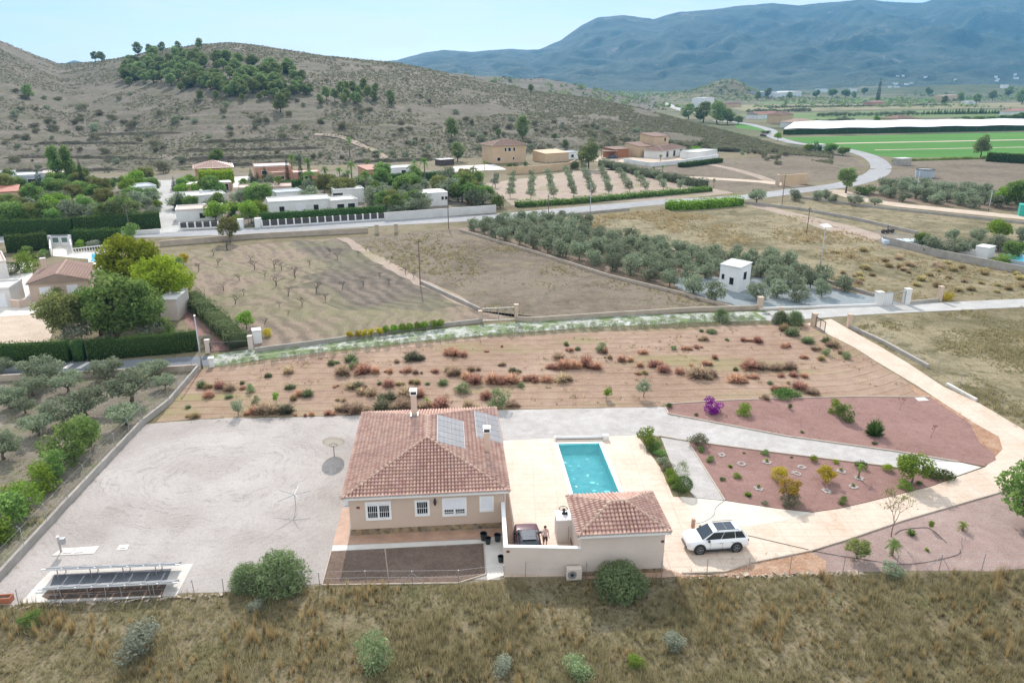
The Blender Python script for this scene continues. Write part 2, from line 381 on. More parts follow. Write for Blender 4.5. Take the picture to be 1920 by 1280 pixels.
# --- materials
def gravel_yard():
    m, n, b = newmat('pale_gravel'); v = coords(n)
    c0 = P(390, 890); mp_ = n.nodes.new('ShaderNodeMapping'); mp_.inputs['Location'].default_value = (-c0.x, -c0.y, 0); n.links.new(v, mp_.inputs[0])
    # rings left by turning tyres
    sx = n.nodes.new('ShaderNodeSeparateXYZ'); n.links.new(mp_.outputs[0], sx.inputs[0])
    rr = mth(n, 'SQRT', mth(n, 'ADD', mth(n, 'POWER', mth(n, 'ABSOLUTE', mth(n, 'MULTIPLY', sx.outputs[0], .75)), 2), mth(n, 'POWER', mth(n, 'ABSOLUTE', sx.outputs[1]), 2)))
    rr = mth(n, 'ADD', rr, mth(n, 'MULTIPLY', noise(n, v, .22, 5), 4.5))
    wv = mth(n, 'SINE', mth(n, 'MULTIPLY', rr, 9.0)); wv2 = mth(n, 'SINE', mth(n, 'MULTIPLY', rr, 17.3))
    ringm = mth(n, 'MULTIPLY', mth(n, 'MULTIPLY', mth(n, 'ADD', wv, wv2), .5), ramp(n, mth(n, 'DIVIDE', rr, 15.0), [(.0, .2), (.1, .5), (.25, 1), (.75, 1), (1, .25)]))
    ringm = mth(n, 'MULTIPLY', ringm, ramp(n, noise(n, v, .5, 5, .6, 0, (1, 1, 1)), [(.44, 0), (.62, 1)]))
    f = mth(n, 'ADD', noise(n, v, .12, 6, .6), mth(n, 'MULTIPLY', ringm, .24))
    c = ramp(n, f, [(.3, (.34, .30, .275)), (.5, (.425, .385, .36)), (.72, (.52, .48, .455))])
    c = mix(n, ramp(n, ringm, [(.12, 0), (.6, .6)]), c, (.29, .26, .24))
    g = noise(n, v, 14, 4, .75); g2 = noise(n, v, 3.5, 4, .7)
    c = mix(n, 1, c, ramp(n, g, [(.3, .80), (.72, 1.12)]), 'MULTIPLY'); c = mix(n, 1, c, ramp(n, g2, [(.28, .82), (.5, 1.0)]), 'MULTIPLY')
    n.links.new(c, b.inputs['Base Color']); b.inputs['Roughness'].default_value = .95; b.inputs['Specular IOR Level'].default_value = .1
    bump(n, b, mth(n, 'ADD', mth(n, 'ADD', g, g2), mth(n, 'MULTIPLY', ringm, .5)), .5, .05); return m
M['yard'] = gravel_yard()
M['drive_gravel'] = ground('driveway_gravel', [(.40, .375, .35), (.47, .44, .42), (.55, .52, .50)], .3, 1.2, 14, .2, [(.8, .6, .75, (.32, .29, .27))], .5)
def stamped():
    m, n, b = newmat('stamped_concrete'); v = coords(n)
    f = mth(n, 'ADD', mth(n, 'MULTIPLY', noise(n, v, .35, 6, .65, .5), .65), mth(n, 'MULTIPLY', noise(n, v, 2.2, 6, .6), .35))
    c = ramp(n, f, [(.28, (.40, .265, .175)), (.40, (.54, .405, .305)), (.55, (.61, .485, .385)), (.75, (.68, .565, .47))])
    vo = n.nodes.new('ShaderNodeTexVoronoi'); vo.feature = 'DISTANCE_TO_EDGE'; vo.inputs['Scale'].default_value = 2.2; n.links.new(v, vo.inputs['Vector'])
    e = ramp(n, vo.outputs['Distance'], [(0, .86), (.04, 1.0)])
    c = mix(n, 1, c, e, 'MULTIPLY'); c = mix(n, 1, c, ramp(n, noise(n, v, 18, 4), [(.3, .93), (.7, 1.05)]), 'MULTIPLY')
    bk = n.nodes.new('ShaderNodeTexBrick'); bk.inputs['Scale'].default_value = .28; bk.inputs['Mortar Size'].default_value = .006; bk.offset = 0; n.links.new(v, bk.inputs['Vector']); c = mix(n, 1, c, ramp(n, bk.outputs['Fac'], [(0, 1.0), (1, .72)]), 'MULTIPLY')
    c = mix(n, ramp(n, noise(n, v, .16, 7, .7, 1.0), [(.52, 0), (.72, .55)]), c, (.50, .36, .25))
    n.links.new(c, b.inputs['Base Color']); b.inputs['Roughness'].default_value = .62; bump(n, b, vo.outputs['Distance'], .15, .02); return m
M['stamp'] = stamped()
M['smooth_conc'] = plain('smooth_concrete', (.60, .53, .45), .7, 0, .08, .8, .05, True, dirt=(.45, .37, .28))
M['white_conc'] = plain('white_concrete', (.62, .58, .53), .8, 0, .08, 1.0, .05, True, dirt=(.42, .38, .33))
M['red_gravel'] = ground('red_gravel', [(.235, .135, .115), (.285, .168, .145), (.33, .20, .175)], .2, 1.2, 12, .32, [(2.5, .6, .75, (.20, .11, .095))], .5)
M['pink_gravel'] = ground('pink_gravel', [(.29, .205, .18), (.345, .25, .22), (.41, .31, .275)], .2, 1.0, 11, .34, [(2.0, .58, .72, (.23, .15, .13)), (.6, .62, .75, (.40, .28, .20))], .5)
def red_field():
    m, n, b = newmat('red_earth'); v = coords(n)
    sx = n.nodes.new('ShaderNodeSeparateXYZ'); n.links.new(v, sx.inputs[0])
    yy = mth(n, 'ADD', mth(n, 'SUBTRACT', sx.outputs[1], mth(n, 'MULTIPLY', sx.outputs[0], .055)), mth(n, 'MULTIPLY', noise(n, v, .06, 3), 1.8))
    # the headland turns at the drive end
    cx = mth(n, 'MAXIMUM', mth(n, 'SUBTRACT', sx.outputs[0], 33.0), 0); yy = mth(n, 'ADD', yy, mth(n, 'MULTIPLY', mth(n, 'MULTIPLY', cx, cx), -.035))
    ph = mth(n, 'FRACT', mth(n, 'DIVIDE', yy, 1.68)); line = ramp(n, ph, [(.0, .1), (.06, 1.0), (.12, .1), (.35, .0), (.78, .12), (1.0, .05)])
    f = mth(n, 'ADD', mth(n, 'MULTIPLY', noise(n, v, .10, 5), .5), mth(n, 'MULTIPLY', noise(n, v, .9, 7, .65), .5))
    c = ramp(n, f, [(.34, (.27, .175, .125)), (.5, (.345, .24, .175)), (.66, (.42, .31, .235))])
    c = mix(n, ramp(n, noise(n, v, .12, 6, .6, .3, (.35, 1.2, 1)), [(.52, 0), (.66, .8)]), c, (.28, .255, .12))
    c = mix(n, mth(n, 'MULTIPLY', line, ramp(n, noise(n, v, .5, 4), [(.35, .3), (.6, .95)])), c, (.15, .09, .065))
    g = noise(n, v, 7, 5, .7); c = mix(n, 1, c, ramp(n, g, [(.3, .70), (.7, 1.18)]), 'MULTIPLY')
    n.links.new(c, b.inputs['Base Color']); b.inputs['Roughness'].default_value = .95; b.inputs['Specular IOR Level'].default_value = .1
    hgt = mth(n, 'ADD', mth(n, 'MULTIPLY', g, .6), mth(n, 'MULTIPLY', line, -.4)); bump(n, b, hgt, .6, .12); return m
M['red_field'] = red_field()
M['orange_dirt'] = ground('orange_dirt', [(.30, .17, .10), (.40, .24, .155), (.48, .33, .23)], .3, 1.2, 6, .4, [(1.5, .6, .7, (.24, .17, .08))], .6)
def plough(name, cols, ang, sp, green, amt):
    m, n, b = newmat(name); v = coords(n); mp_ = n.nodes.new('ShaderNodeMapping'); mp_.inputs['Rotation'].default_value = (0, 0, ang); n.links.new(v, mp_.inputs[0])
    sx = n.nodes.new('ShaderNodeSeparateXYZ'); n.links.new(mp_.outputs[0], sx.inputs[0])
    yy = mth(n, 'ADD', sx.outputs[1], mth(n, 'MULTIPLY', noise(n, v, .045, 5, .6, .5), 16)); ph = mth(n, 'SINE', mth(n, 'MULTIPLY', yy, 6.283 / sp))
    f = mth(n, 'ADD', mth(n, 'MULTIPLY', noise(n, v, .05, 5, .6), .5), mth(n, 'MULTIPLY', noise(n, v, .5, 7, .65), .5)); f = mth(n, 'ADD', f, mth(n, 'MULTIPLY', ph, .08))
    k = len(cols); c = ramp(n, f, [(.34 + .32 * i / (k - 1), q) for i, q in enumerate(cols)])
    c = mix(n, ramp(n, noise(n, v, .06, 7, .65, .6), [(.46, 0), (.60, amt)]), c, green)
    g = noise(n, v, 4, 5, .7); c = mix(n, 1, c, ramp(n, g, [(.3, .68), (.7, 1.2)]), 'MULTIPLY')
    n.links.new(c, b.inputs['Base Color']); b.inputs['Roughness'].default_value = .95; b.inputs['Specular IOR Level'].default_value = .1
    bump(n, b, mth(n, 'ADD', mth(n, 'MULTIPLY', ph, .5), g), .6, .2); return m
M['almond'] = plough('ploughed_orchard_earth', [(.165, .13, .10), (.22, .17, .13), (.30, .23, .175), (.20, .175, .11)], 1.05, 2.6, (.20, .205, .10), .55)
M['furrow'] = plough('dark_ploughed_strips', [(.10, .085, .07), (.155, .13, .105), (.23, .185, .145)], 1.05, 2.5, (.20, .21, .10), .35)
M['brown_dry'] = ground('brown_dry_field', [(.125, .10, .07), (.165, .13, .095), (.215, .175, .13), (.155, .13, .085)], .04, .35, 4, .4, [(.12, .56, .70, (.23, .19, .12)), (.3, .56, .68, (.10, .095, .055)), (1.1, .56, .68, (.09, .08, .05))], .6)
M['straw'] = ground('straw_field', [(.17, .14, .08), (.235, .195, .115), (.31, .26, .165), (.18, .155, .085)], .035, .3, 4, .4, [(.1, .48, .64, (.13, .115, .06)), (.5, .53, .66, (.11, .10, .045)), (1.6, .56, .68, (.10, .09, .045)), (.07, .64, .72, (.33, .24, .17))], .6)
M['olive_ground'] = ground('olive_orchard_soil', [(.17, .125, .09), (.23, .17, .125), (.29, .22, .165)], .08, .6, 5, .4, [(.4, .58, .7, (.13, .13, .07))], .6)
M['grove_ground'] = ground('old_grove_soil', [(.17, .15, .12), (.225, .195, .155), (.29, .25, .20)], .1, .7, 5, .4, [(.35, .52, .66, (.16, .17, .085)), (1.2, .58, .7, (.11, .105, .06))], .6)
M['blue_gravel'] = ground('blue_grey_gravel', [(.20, .235, .255), (.25, .285, .30), (.31, .335, .345)], .1, 1, 8, .25, None, .4)
M['asphalt'] = ground('worn_asphalt', [(.27, .27, .275), (.33, .33, .335), (.39, .385, .385)], .05, .5, 8, .18, [(.15, .6, .75, (.46, .45, .43))], .2)
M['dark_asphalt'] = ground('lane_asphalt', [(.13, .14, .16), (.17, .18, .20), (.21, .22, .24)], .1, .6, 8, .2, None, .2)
M['concrete'] = ground('lane_concrete', [(.36, .35, .335), (.44, .43, .41), (.52, .51, .49)], .1, .6, 8, .15, None, .2)
M['weedy'] = ground('weedy_lane', [(.36, .36, .33), (.47, .47, .44), (.57, .57, .55)], .15, .8, 6, .3, [(.35, .43, .56, (.17, .22, .10)), (1.4, .50, .64, (.14, .19, .085))], .5)
M['pale_dirt'] = ground('pale_dirt', [(.42, .33, .25), (.52, .42, .33), (.60, .50, .41)], .05, .4, 4, .25, [(.2, .6, .75, (.34, .27, .19))], .4)
M['pink_soil'] = ground('pink_soil', [(.29, .225, .18), (.37, .29, .235), (.44, .36, .295)], .03, .3, 3, .3, [(.06, .52, .66, (.26, .23, .13))], .5)
M['terracotta_tile'] = plain('terracotta_paving', (.42, .265, .185), .7, 0, .18, 1.2, .1, True, dirt=(.38, .24, .15))
M['dark_soil'] = ground('raked_dark_soil', [(.155, .108, .085), (.19, .135, .105), (.23, .165, .13)], .4, 2, 9, .35, [(1.6, .58, .7, (.26, .19, .14))], .8)
M['crop'] = ground('green_crop', [(.05, .16, .022), (.07, .20, .03), (.095, .23, .04)], .012, .06, .8, .3, [(.02, .6, .7, (.14, .24, .06))], .3, stretch=(.25, 1, 1))
M['crop_pale'] = ground('pale_green_crop', [(.10, .17, .05), (.14, .20, .07), (.19, .23, .10)], .01, .06, .8, .3, None, .3, stretch=(.25, 1, 1))
M['stubble'] = ground('far_stubble', [(.20, .20, .10), (.26, .23, .13), (.32, .27, .17)], .01, .05, .8, .3, [(.03, .54, .64, (.07, .10, .04))], .3, stretch=(.3, 1, 1))
M['turf'] = ground('green_verge', [(.12, .17, .05), (.18, .22, .07), (.24, .25, .11)], .1, .6, 6, .35, None, .5)

# --- property
sheet('gravel_yard', [(268, 795), (400, 785), (670, 779), (800, 772), (940, 768), (945, 826), (948, 1000), (940, 1085), (600, 1094), (420, 1108), (350, 1113), (200, 1127), (35, 1132), (-60, 1134), (-60, 1112), (0, 1087)], M['yard'], 3, .12, 1.2)
sheet('gravel_driveway', [(930, 769), (1240, 763), (1247, 764), (1253, 776), (1475, 818), (1676, 846), (1796, 866), (1840, 876), (1786, 894), (1650, 874), (1439, 847), (1289, 827), (1236, 818), (1194, 816), (1040, 822), (945, 826)], M['drive_gravel'], 4)
sheet('pool_terrace', [(944, 826), (1040, 822), (1195, 816), (1240, 880), (1262, 931), (1360, 939), (1453, 953), (1523, 961), (1577, 953), (1621, 943), (1694, 925), (1749, 911), (1789, 896), (1847, 876), (1880, 842), (1873, 819), (1825, 792), (1716, 721), (1642, 677), (1600, 650), (1546, 624), (1512, 607), (1558, 598),
       (1588, 615), (1642, 645), (1703, 681), (1769, 725), (1836, 756), (1914, 802), (1990, 850), (1990, 880), (1920, 904), (1869, 925), (1694, 976), (1585, 1013), (1523, 1032), (1410, 1056), (1359, 1073), (1279, 1075), (1240, 1078), (945, 1082), (946, 1000)], M['stamp'], 5, hole=POOL)
sheet('smooth_concrete_apron', [(1275, 931), (1360, 939), (1453, 953), (1523, 961), (1480, 974), (1404, 987), (1302, 984), (1296, 960)], M['smooth_conc'], 6)
sheet('driveway_threshold', [(1757, 866), (1796, 866), (1840, 876), (1789, 894), (1744, 886)], M['white_conc'], 6)
sheet('red_field', [(372, 694), (560, 666), (900, 633), (1300, 614), (1512, 606), (1546, 625), (1600, 651), (1642, 678), (1703, 717), (1763, 752), (1747, 747), (1475, 748), (1247, 759), (1240, 763), (940, 768), (800, 772), (670, 778), (400, 784), (290, 791), (330, 740)], M['red_field'], 2, .25, 2)
sheet('upper_red_gravel_bed', [(1248, 759), (1360, 752), (1475, 748), (1600, 745), (1745, 746), (1818, 793), (1836, 829), (1862, 848), (1868, 862), (1846, 874), (1796, 865), (1676, 845), (1475, 817), (1253, 775)], M['red_gravel'], 6)
sheet('dirt_margin', [(1703, 717), (1763, 750), (1812, 774), (1851, 807), (1873, 820), (1880, 842), (1866, 864), (1850, 868), (1800, 840), (1740, 760)], M['orange_dirt'], 4, .2, 1.5)
sheet('lower_red_gravel_bed', [(1289, 827), (1439, 847), (1650, 873), (1740, 886), (1788, 895), (1749, 910), (1694, 924), (1621, 942), (1577, 952), (1523, 960), (1453, 952), (1359, 938)], M['red_gravel'], 6)
sheet('pink_gravel_bed', [(1523, 1033), (1585, 1013), (1694, 976), (1869, 925), (1990, 884), (1990, 1066), (1920, 1068), (1560, 1073), (1420, 1076), (1400, 1062)], M['pink_gravel'], 3, .15, 1.2)
sheet('bare_orange_dirt', [(1362, 1073), (1410, 1057), (1523, 1033), (1545, 1052), (1550, 1074), (1420, 1080), (1280, 1082), (1279, 1076)], M['orange_dirt'], 4, .2, 1)
sheet('gravel_path', [(1239, 820), (1289, 827), (1359, 938), (1303, 933), (1262, 880)], M['drive_gravel'], 6)
sheet('terracotta_walk', [(641, 953), (655, 953), (656, 1004), (945, 990), (945, 1007), (905, 1010), (654, 1021), (624, 1021)], M['terracotta_tile'], 5)
sheet('terracotta_side_walk', [(938, 900), (950, 900), (966, 1026), (948, 1028)], M['terracotta_tile'], 6)
sheet('concrete_path', [(624, 1022), (654, 1022), (905, 1011), (946, 1003), (948, 1078), (914, 1088), (907, 1018), (622, 1033)], M['white_conc'], 6)
sheet('soil_plot', [(621, 1034), (907, 1019), (911, 1077), (860, 1093), (604, 1097)], M['dark_soil'], 6)
sheet('garage_strip', [(1085, 1071), (1250, 1066), (1290, 1080), (1240, 1083), (1085, 1086)], M['terracotta_tile'], 7)
# --- fields round about
sheet('old_grove_soil', [(372, 700), (200, 704), (-150, 712), (-150, 1180), (0, 1090), (268, 797)], M['grove_ground'], 1)
sheet('ploughed_orchard', [(355, 468), (640, 446), (700, 480), (790, 530), (900, 580), (1000, 592), (905, 600), (620, 638), (480, 652), (370, 560)], M['almond'], 1, .5, 3)
sheet('dark_ploughed_strips', [(560, 452), (640, 446), (700, 480), (790, 530), (880, 574), (760, 585), (640, 572), (560, 540), (600, 500)], M['furrow'], 2, 2.4, 2.2)
sheet('brown_dry_field', [(645, 446), (860, 428), (1000, 470), (1140, 515), (1270, 548), (1370, 574), (970, 596), (900, 582), (790, 530), (700, 480)], M['brown_dry'], 1, .4, 4)
sheet('field_path', [(632, 446), (652, 445), (712, 480), (806, 530), (905, 577), (880, 580), (780, 532), (690, 484)], M['pink_soil'], 3, .4, 3)
sheet('straw_field', [(1060, 410), (1240, 392), (1400, 380), (1500, 395), (1640, 440), (1920, 500), (2100, 520), (2100, 560), (1920, 563), (1700, 566), (1640, 555), (1440, 490), (1300, 480), (1150, 455)], M['straw'], 1, .5, 4)
sheet('olive_orchard_soil', [(860, 428), (900, 424), (1060, 410), (1150, 455), (1300, 480), (1440, 492), (1640, 553), (1700, 568), (1420, 580), (1370, 575), (1270, 548), (1140, 515), (1000, 470)], M['olive_ground'], 2, .4, 4)
sheet('blue_grey_gravel', [(1250, 522), (1340, 520), (1440, 520), (1640, 557), (1700, 572), (1424, 580), (1385, 576), (1290, 550)], M['blue_gravel'], 3, .4, 3)
sheet('garden_soil', [(1640, 430), (1920, 470), (2100, 490), (2100, 520), (1920, 500), (1650, 462)], M['grove_ground'], 3)
sheet('brown_paddock', [(1400, 385), (1560, 372), (1650, 385), (1920, 420), (2100, 440), (2100, 480), (1920, 470), (1700, 440), (1500, 410)], M['straw'], 2, .5, 4)
sheet('bare_track', [(1400, 383), (1420, 380), (1500, 402), (1600, 425), (1655, 440), (1640, 452), (1570, 443), (1520, 420)], M['pink_soil'], 4, .6, 4)
sheet('young_olive_plot', [(905, 345), (1100, 318), (1150, 316), (1330, 352), (1380, 362), (1240, 376), (960, 385), (930, 360)], M['pink_soil'], 1, .5, 5)
sheet('right_dry_grass', [(1590, 612), (1640, 590), (1920, 570), (2150, 556), (2150, 930), (1990, 848), (1914, 800), (1769, 723), (1642, 643)], M['straw'], 1, .3, 3)
sheet('house_yard', [(-120, 590), (96, 582), (100, 620), (90, 645), (-120, 650)], M['pale_dirt'], 1)
sheet('patio_paving', [(-60, 500), (62, 490), (60, 560), (95, 575), (95, 588), (-60, 596)], M['white_conc'], 2)
sheet('red_drive', [(336, 560), (360, 590), (432, 640), (432, 658), (392, 660), (345, 600), (330, 570)], M['red_gravel'], 2)
sheet('residential_ground', [(-400, 445), (-400, 345), (0, 340), (320, 326), (860, 318), (900, 330), (930, 395), (700, 408), (440, 425), (300, 434), (90, 440)], M['grove_ground'], 1)
sheet('green_crop_field', [(1462, 258), (1600, 255), (1920, 248), (2500, 240), (2500, 290), (1920, 293), (1680, 296), (1590, 285)], M['crop'], 1)
sheet('crop_track', [(1560, 268.5), (1920, 261.5), (2300, 255), (2300, 256.5), (1920, 263), (1560, 270)], M['pale_dirt'], 2)
sheet('crop_track', [(1640, 281), (1920, 275.5), (1920, 276.3), (1640, 282)], M['pale_dirt'], 2)
sheet('right_scrub', [(1680, 298), (1920, 294), (2400, 292), (2400, 380), (1920, 362), (1700, 345), (1650, 340), (1668, 318)], M['brown_dry'], 1, 1, 8)
sheet('orchard_soil_far', [(1630, 345), (1920, 362), (2200, 375), (2200, 420), (1920, 398), (1650, 376), (1600, 358)], M['olive_ground'], 2, .8, 6)
sheet('dry_meadow', [(1130, 318), (1460, 292), (1590, 292), (1625, 312), (1600, 332), (1480, 352), (1380, 362), (1200, 325)], M['brown_dry'], 1, 1, 8)
for i, (ps, mk) in enumerate([([(1380, 215), (1700, 207), (2000, 205), (2000, 214), (1560, 224), (1440, 228)], 'crop_pale'), ([(1330, 197), (1560, 196), (2000, 192), (2000, 201), (1400, 209)], 'stubble'), ([(1400, 187), (1700, 183), (1720, 190), (1430, 195)], 'crop_pale'),
       ([(1500, 232), (1900, 222), (2000, 220), (2000, 233), (1530, 240)], 'crop'), ([(1720, 187), (1780, 184), (1850, 186), (1730, 191)], 'crop'), ([(1380, 232), (1420, 236), (1440, 246), (1380, 240)], 'crop')]):
    sheet('far_field', ps, M[mk], 1)
# --- roads and tracks
ribbon('road', [(-300, 452), (0, 449), (90, 445), (200, 441), (330, 438), (490, 432), (680, 420), (920, 407), (1105, 391), (1255, 378), (1385, 371), (1491, 358), (1567, 349), (1612, 339), (1645, 325), (1650, 308), (1622, 290), (1560, 276), (1490, 268), (1448, 255), (1446, 245), (1425, 238), (1392, 231), (1340, 226)], 7.5, M['asphalt'], 5)
ribbon('side_street', [(314, 436), (314, 400), (313, 365), (311, 338)], 6.2, M['concrete'], 6)
ribbon('far_road', [(1300, 212), (1268, 203), (1240, 192), (1190, 184)], 11, M['concrete'], 3)
ribbon('lane', [(-400, 704), (-100, 694), (130, 688), (300, 682), (420, 674)], 3.6, M['dark_asphalt'], 6)
ribbon('weedy_lane', [(400, 676), (470, 666), (600, 650), (750, 633), (900, 619), (1100, 605), (1300, 596), (1440, 592), (1520, 588)], 4.3, M['weedy'], 7)
ribbon('concrete_lane', [(1430, 594), (1520, 589), (1600, 583), (1700, 578), (1920, 568), (2200, 556)], 4.0, M['concrete'], 8)
ribbon('dirt_road', [(1560, 356), (1640, 378), (1750, 391), (1920, 408), (2200, 436)], 6.5, M['pale_dirt'], 3)
ribbon('dirt_track', [(1230, 330), (1320, 334), (1430, 341), (1500, 350)], 6.0, M['pale_dirt'], 3)
ribbon('dirt_track', [(1330, 308), (1370, 316), (1420, 330), (1455, 344)], 4.0, M['pink_soil'], 2)
ribbon('hill_path', [(590, 252), (640, 257), (665, 268), (700, 282), (725, 300)], 3.6, M['pink_soil'], 2, drape=True)
# the white zebra bars across the lane
for p in ([(118, 690), (132, 682), (139, 682), (126, 692)], [(140, 692), (163, 679), (172, 679), (152, 691)]):
    sheet('lane_marking', p, M['white_conc'], 8)
# kerbs of the gravel beds
def kerb(name, pxs, wd, h, mat, z=0.0):
    mb = MB(); pts = [P(*p) for p in pxs]
    for i in range(len(pts) - 1): mb.obox(pts[i], pts[i + 1], wd, 0, h)
    o = mb.build(name, mat); o['kind'] = 'structure'; return o
M['kerb'] = plain('kerb_concrete', (.44, .37, .30), .8, 0, .12, 2, .1, True)
kerb('bed_kerb', [(1247, 764), (1253, 776), (1475, 818), (1676, 846), (1796, 866)], .12, .12, M['kerb'])
kerb('bed_kerb', [(1236, 818), (1289, 827), (1439, 847), (1650, 873), (1740, 886)], .12, .12, M['kerb'])
kerb('bed_kerb', [(1289, 827), (1359, 938)], .10, .09, M['kerb'])
kerb('bed_kerb', [(1523, 1032), (1585, 1013), (1694, 976), (1869, 925), (1990, 882)], .10, .1, M['kerb'])
kerb('bed_kerb', [(1279, 1075), (1359, 1072), (1410, 1055), (1523, 1032)], .12, .1, M['kerb'])
kerb('bed_kerb', [(1247, 758), (1360, 751), (1475, 747), (1600, 744), (1745, 745)], .10, .1, M['kerb'])
kerb('plot_kerb', [(621, 1034), (604, 1097), (860, 1093), (911, 1077), (907, 1019)], .07, .08, M['kerb'])
# ================================================================ the villa, the garage, the pool, the cars
M['wall'] = plain('cream_render', (.56, .43, .345), .85, 0, .05, .6, .04, dirt=(.50, .38, .30))
M['wall_pale'] = plain('pale_render', (.60, .51, .45), .85, 0, .05, .6, .04, dirt=(.50, .42, .36))
M['white'] = plain('white_paint', (.78, .77, .76), .55, 0, .04, 2)
M['offwhite'] = plain('off_white_render', (.68, .66, .63), .8, 0, .06, .8, .03, dirt=(.52, .49, .45))
M['glass_dark'] = plain('dark_window_glass', (.015, .018, .022), .08, 0, .1, 1)
M['shutter'] = plain('roller_shutter', (.74, .75, .78), .5, 0, .04, 3)
M['black'] = plain('black_plastic', (.02, .02, .022), .5, 0, .15, 4)
M['darkmetal'] = plain('dark_metal', (.05, .05, .055), .45, .6, .15, 4)
M['galv'] = plain('galvanised_steel', (.42, .43, .44), .45, .7, .1, 5)
M['grey_conc'] = plain('weathered_block_wall', (.36, .33, .295), .9, 0, .14, .9, .15, True, dirt=(.25, .225, .195))
M['sand_wall'] = plain('sandy_block_wall', (.43, .36, .29), .9, 0, .12, .8, .15, True, dirt=(.30, .25, .20))
def stone():
    m, n, b = newmat('rubble_stone'); v = coords(n, False)
    vo = n.nodes.new('ShaderNodeTexVoronoi'); vo.inputs['Scale'].default_value = 3.4; n.links.new(v, vo.inputs['Vector'])
    ve = n.nodes.new('ShaderNodeTexVoronoi'); ve.feature = 'DISTANCE_TO_EDGE'; ve.inputs['Scale'].default_value = 3.4; n.links.new(v, ve.inputs['Vector'])
    sp = n.nodes.new('ShaderNodeSeparateColor'); n.links.new(vo.outputs['Color'], sp.inputs[0])
    c = ramp(n, sp.outputs[0], [(.0, (.10, .075, .05)), (.3, (.24, .16, .08)), (.55, (.33, .24, .13)), (.8, (.15, .12, .09)), (1, (.38, .30, .20))])
    c = mix(n, ramp(n, ve.outputs['Distance'], [(.0, 1), (.05, 0)]), c, (.30, .25, .19)); n.links.new(c, b.inputs['Base Color']); b.inputs['Roughness'].default_value = .9
    bump(n, b, ve.outputs['Distance'], .5, .05); return m
M['stone'] = stone()
def tilemat(name, cols, rough=.5):
    m, n, b = newmat(name); a = n.nodes.new('ShaderNodeAttribute'); a.attribute_name = 'tint'; v = coords(n)
    c = ramp(n, a.outputs['Fac'], [(i / (len(cols) - 1), q) for i, q in enumerate(cols)])
    c = mix(n, ramp(n, noise(n, v, .5, 7, .65), [(.5, 0), (.8, .5)]), c, (.27, .20, .16))
    c = mix(n, 1, c, ramp(n, noise(n, v, 9, 4), [(.3, .85), (.7, 1.1)]), 'MULTIPLY')
    n.links.new(c, b.inputs['Base Color']); b.inputs['Roughness'].default_value = rough; b.inputs['Specular IOR Level'].default_value = .5; return m
M['tile'] = tilemat('clay_roof_tile', [(.25, .10, .08), (.30, .145, .115), (.43, .245, .19), (.49, .295, .225), (.54, .35, .265), (.45, .275, .235)])
M['tile_brown'] = tilemat('brown_roof_tile', [(.20, .12, .09), (.26, .16, .125), (.31, .20, .155)], .9)
M['tile_red'] = tilemat('red_roof_tile', [(.38, .16, .11), (.45, .22, .15), (.5, .28, .2)])

def tile_slope(corners, mat, pitch=.25, row=.36, name='roof_slope', parent=None, amp=.06, res=6):
    """corners: eave start, eave end, then the rest of the slope counter-clockwise seen from above"""
    c = [Vector(p) for p in corners]; ex = (c[1] - c[0]).normalized(); nrm = ex.cross(c[2] - c[0]).normalized(); es = nrm.cross(ex)
    if es.z < 0: es = -es; nrm = -nrm
    if nrm.z < 0: nrm = -nrm
    p2 = [((p - c[0]).dot(ex), (p - c[0]).dot(es)) for p in c]
    smin, smax = min(p[0] for p in p2), max(p[0] for p in p2); tmax = max(p[1] for p in p2)
    ns = max(2, int((smax - smin) / pitch * res)); S = np.linspace(smin, smax, ns)
    nr = max(1, int(round(tmax / row))); rl = tmax / nr; Tt = []; Hh = []; K = []
    for k in range(nr):
        Tt += [k * rl + 1e-3, (k + .5) * rl, (k + 1) * rl]; Hh += [.06, .03, 0.0]; K += [k, k, k]
    Tt = np.array(Tt); Hh = np.array(Hh); ss, tt = np.meshgrid(S, Tt)
    hh = Hh[:, None] + amp * np.abs(np.sin(np.pi * ss / pitch)) ** .8
    X = np.array(c[0])[None, None] + ss[..., None] * np.array(ex) + tt[..., None] * np.array(es) + hh[..., None] * np.array(nrm)
    nR, nC = ss.shape; i = np.arange(nR - 1)[:, None] * nC + np.arange(nC - 1)[None]; F = np.stack([i, i + 1, i + 1 + nC, i + nC], -1)
    sc_ = .5 * (ss[:-1, :-1] + ss[1:, 1:]); tc_ = .5 * (tt[:-1, :-1] + tt[1:, 1:])
    inside = np.ones_like(sc_, bool); ax = sum(p[0] for p in p2) / len(p2); ay = sum(p[1] for p in p2) / len(p2)
    for j in range(len(p2)):
        a, b2 = p2[j], p2[(j + 1) % len(p2)]; sg = (b2[0] - a[0]) * (ay - a[1]) - (b2[1] - a[1]) * (ax - a[0])
        inside &= np.sign(sg) * ((b2[0] - a[0]) * (tc_ - a[1]) - (b2[1] - a[1]) * (sc_ - a[0])) >= -1e-6
    colid = np.floor(sc_ / pitch).astype(int); rowid = np.repeat(np.array(K)[:-1][:, None], nC - 1, 1)
    r2 = np.random.default_rng(int(abs(c[0].x * 100)) + 3); tb = r2.random((400, 400)); tint = .3 + .7 * tb[colid % 400, rowid % 400]; fr_ = sc_ / pitch - np.floor(sc_ / pitch); tint = np.where((fr_ < .12) | (fr_ > .88), .08, tint); tint[2::3] = 0  # row lips tinted dark to paint in their shade; channels a darker red
    F = F[inside]; tint = tint[inside]; ids, inv = np.unique(F, return_inverse=True)
    me = npmesh(name, X.reshape(-1, 3)[ids], inv.reshape(F.shape), mat, smooth=False, tint=tint)
    return mobj(name, me, parent)
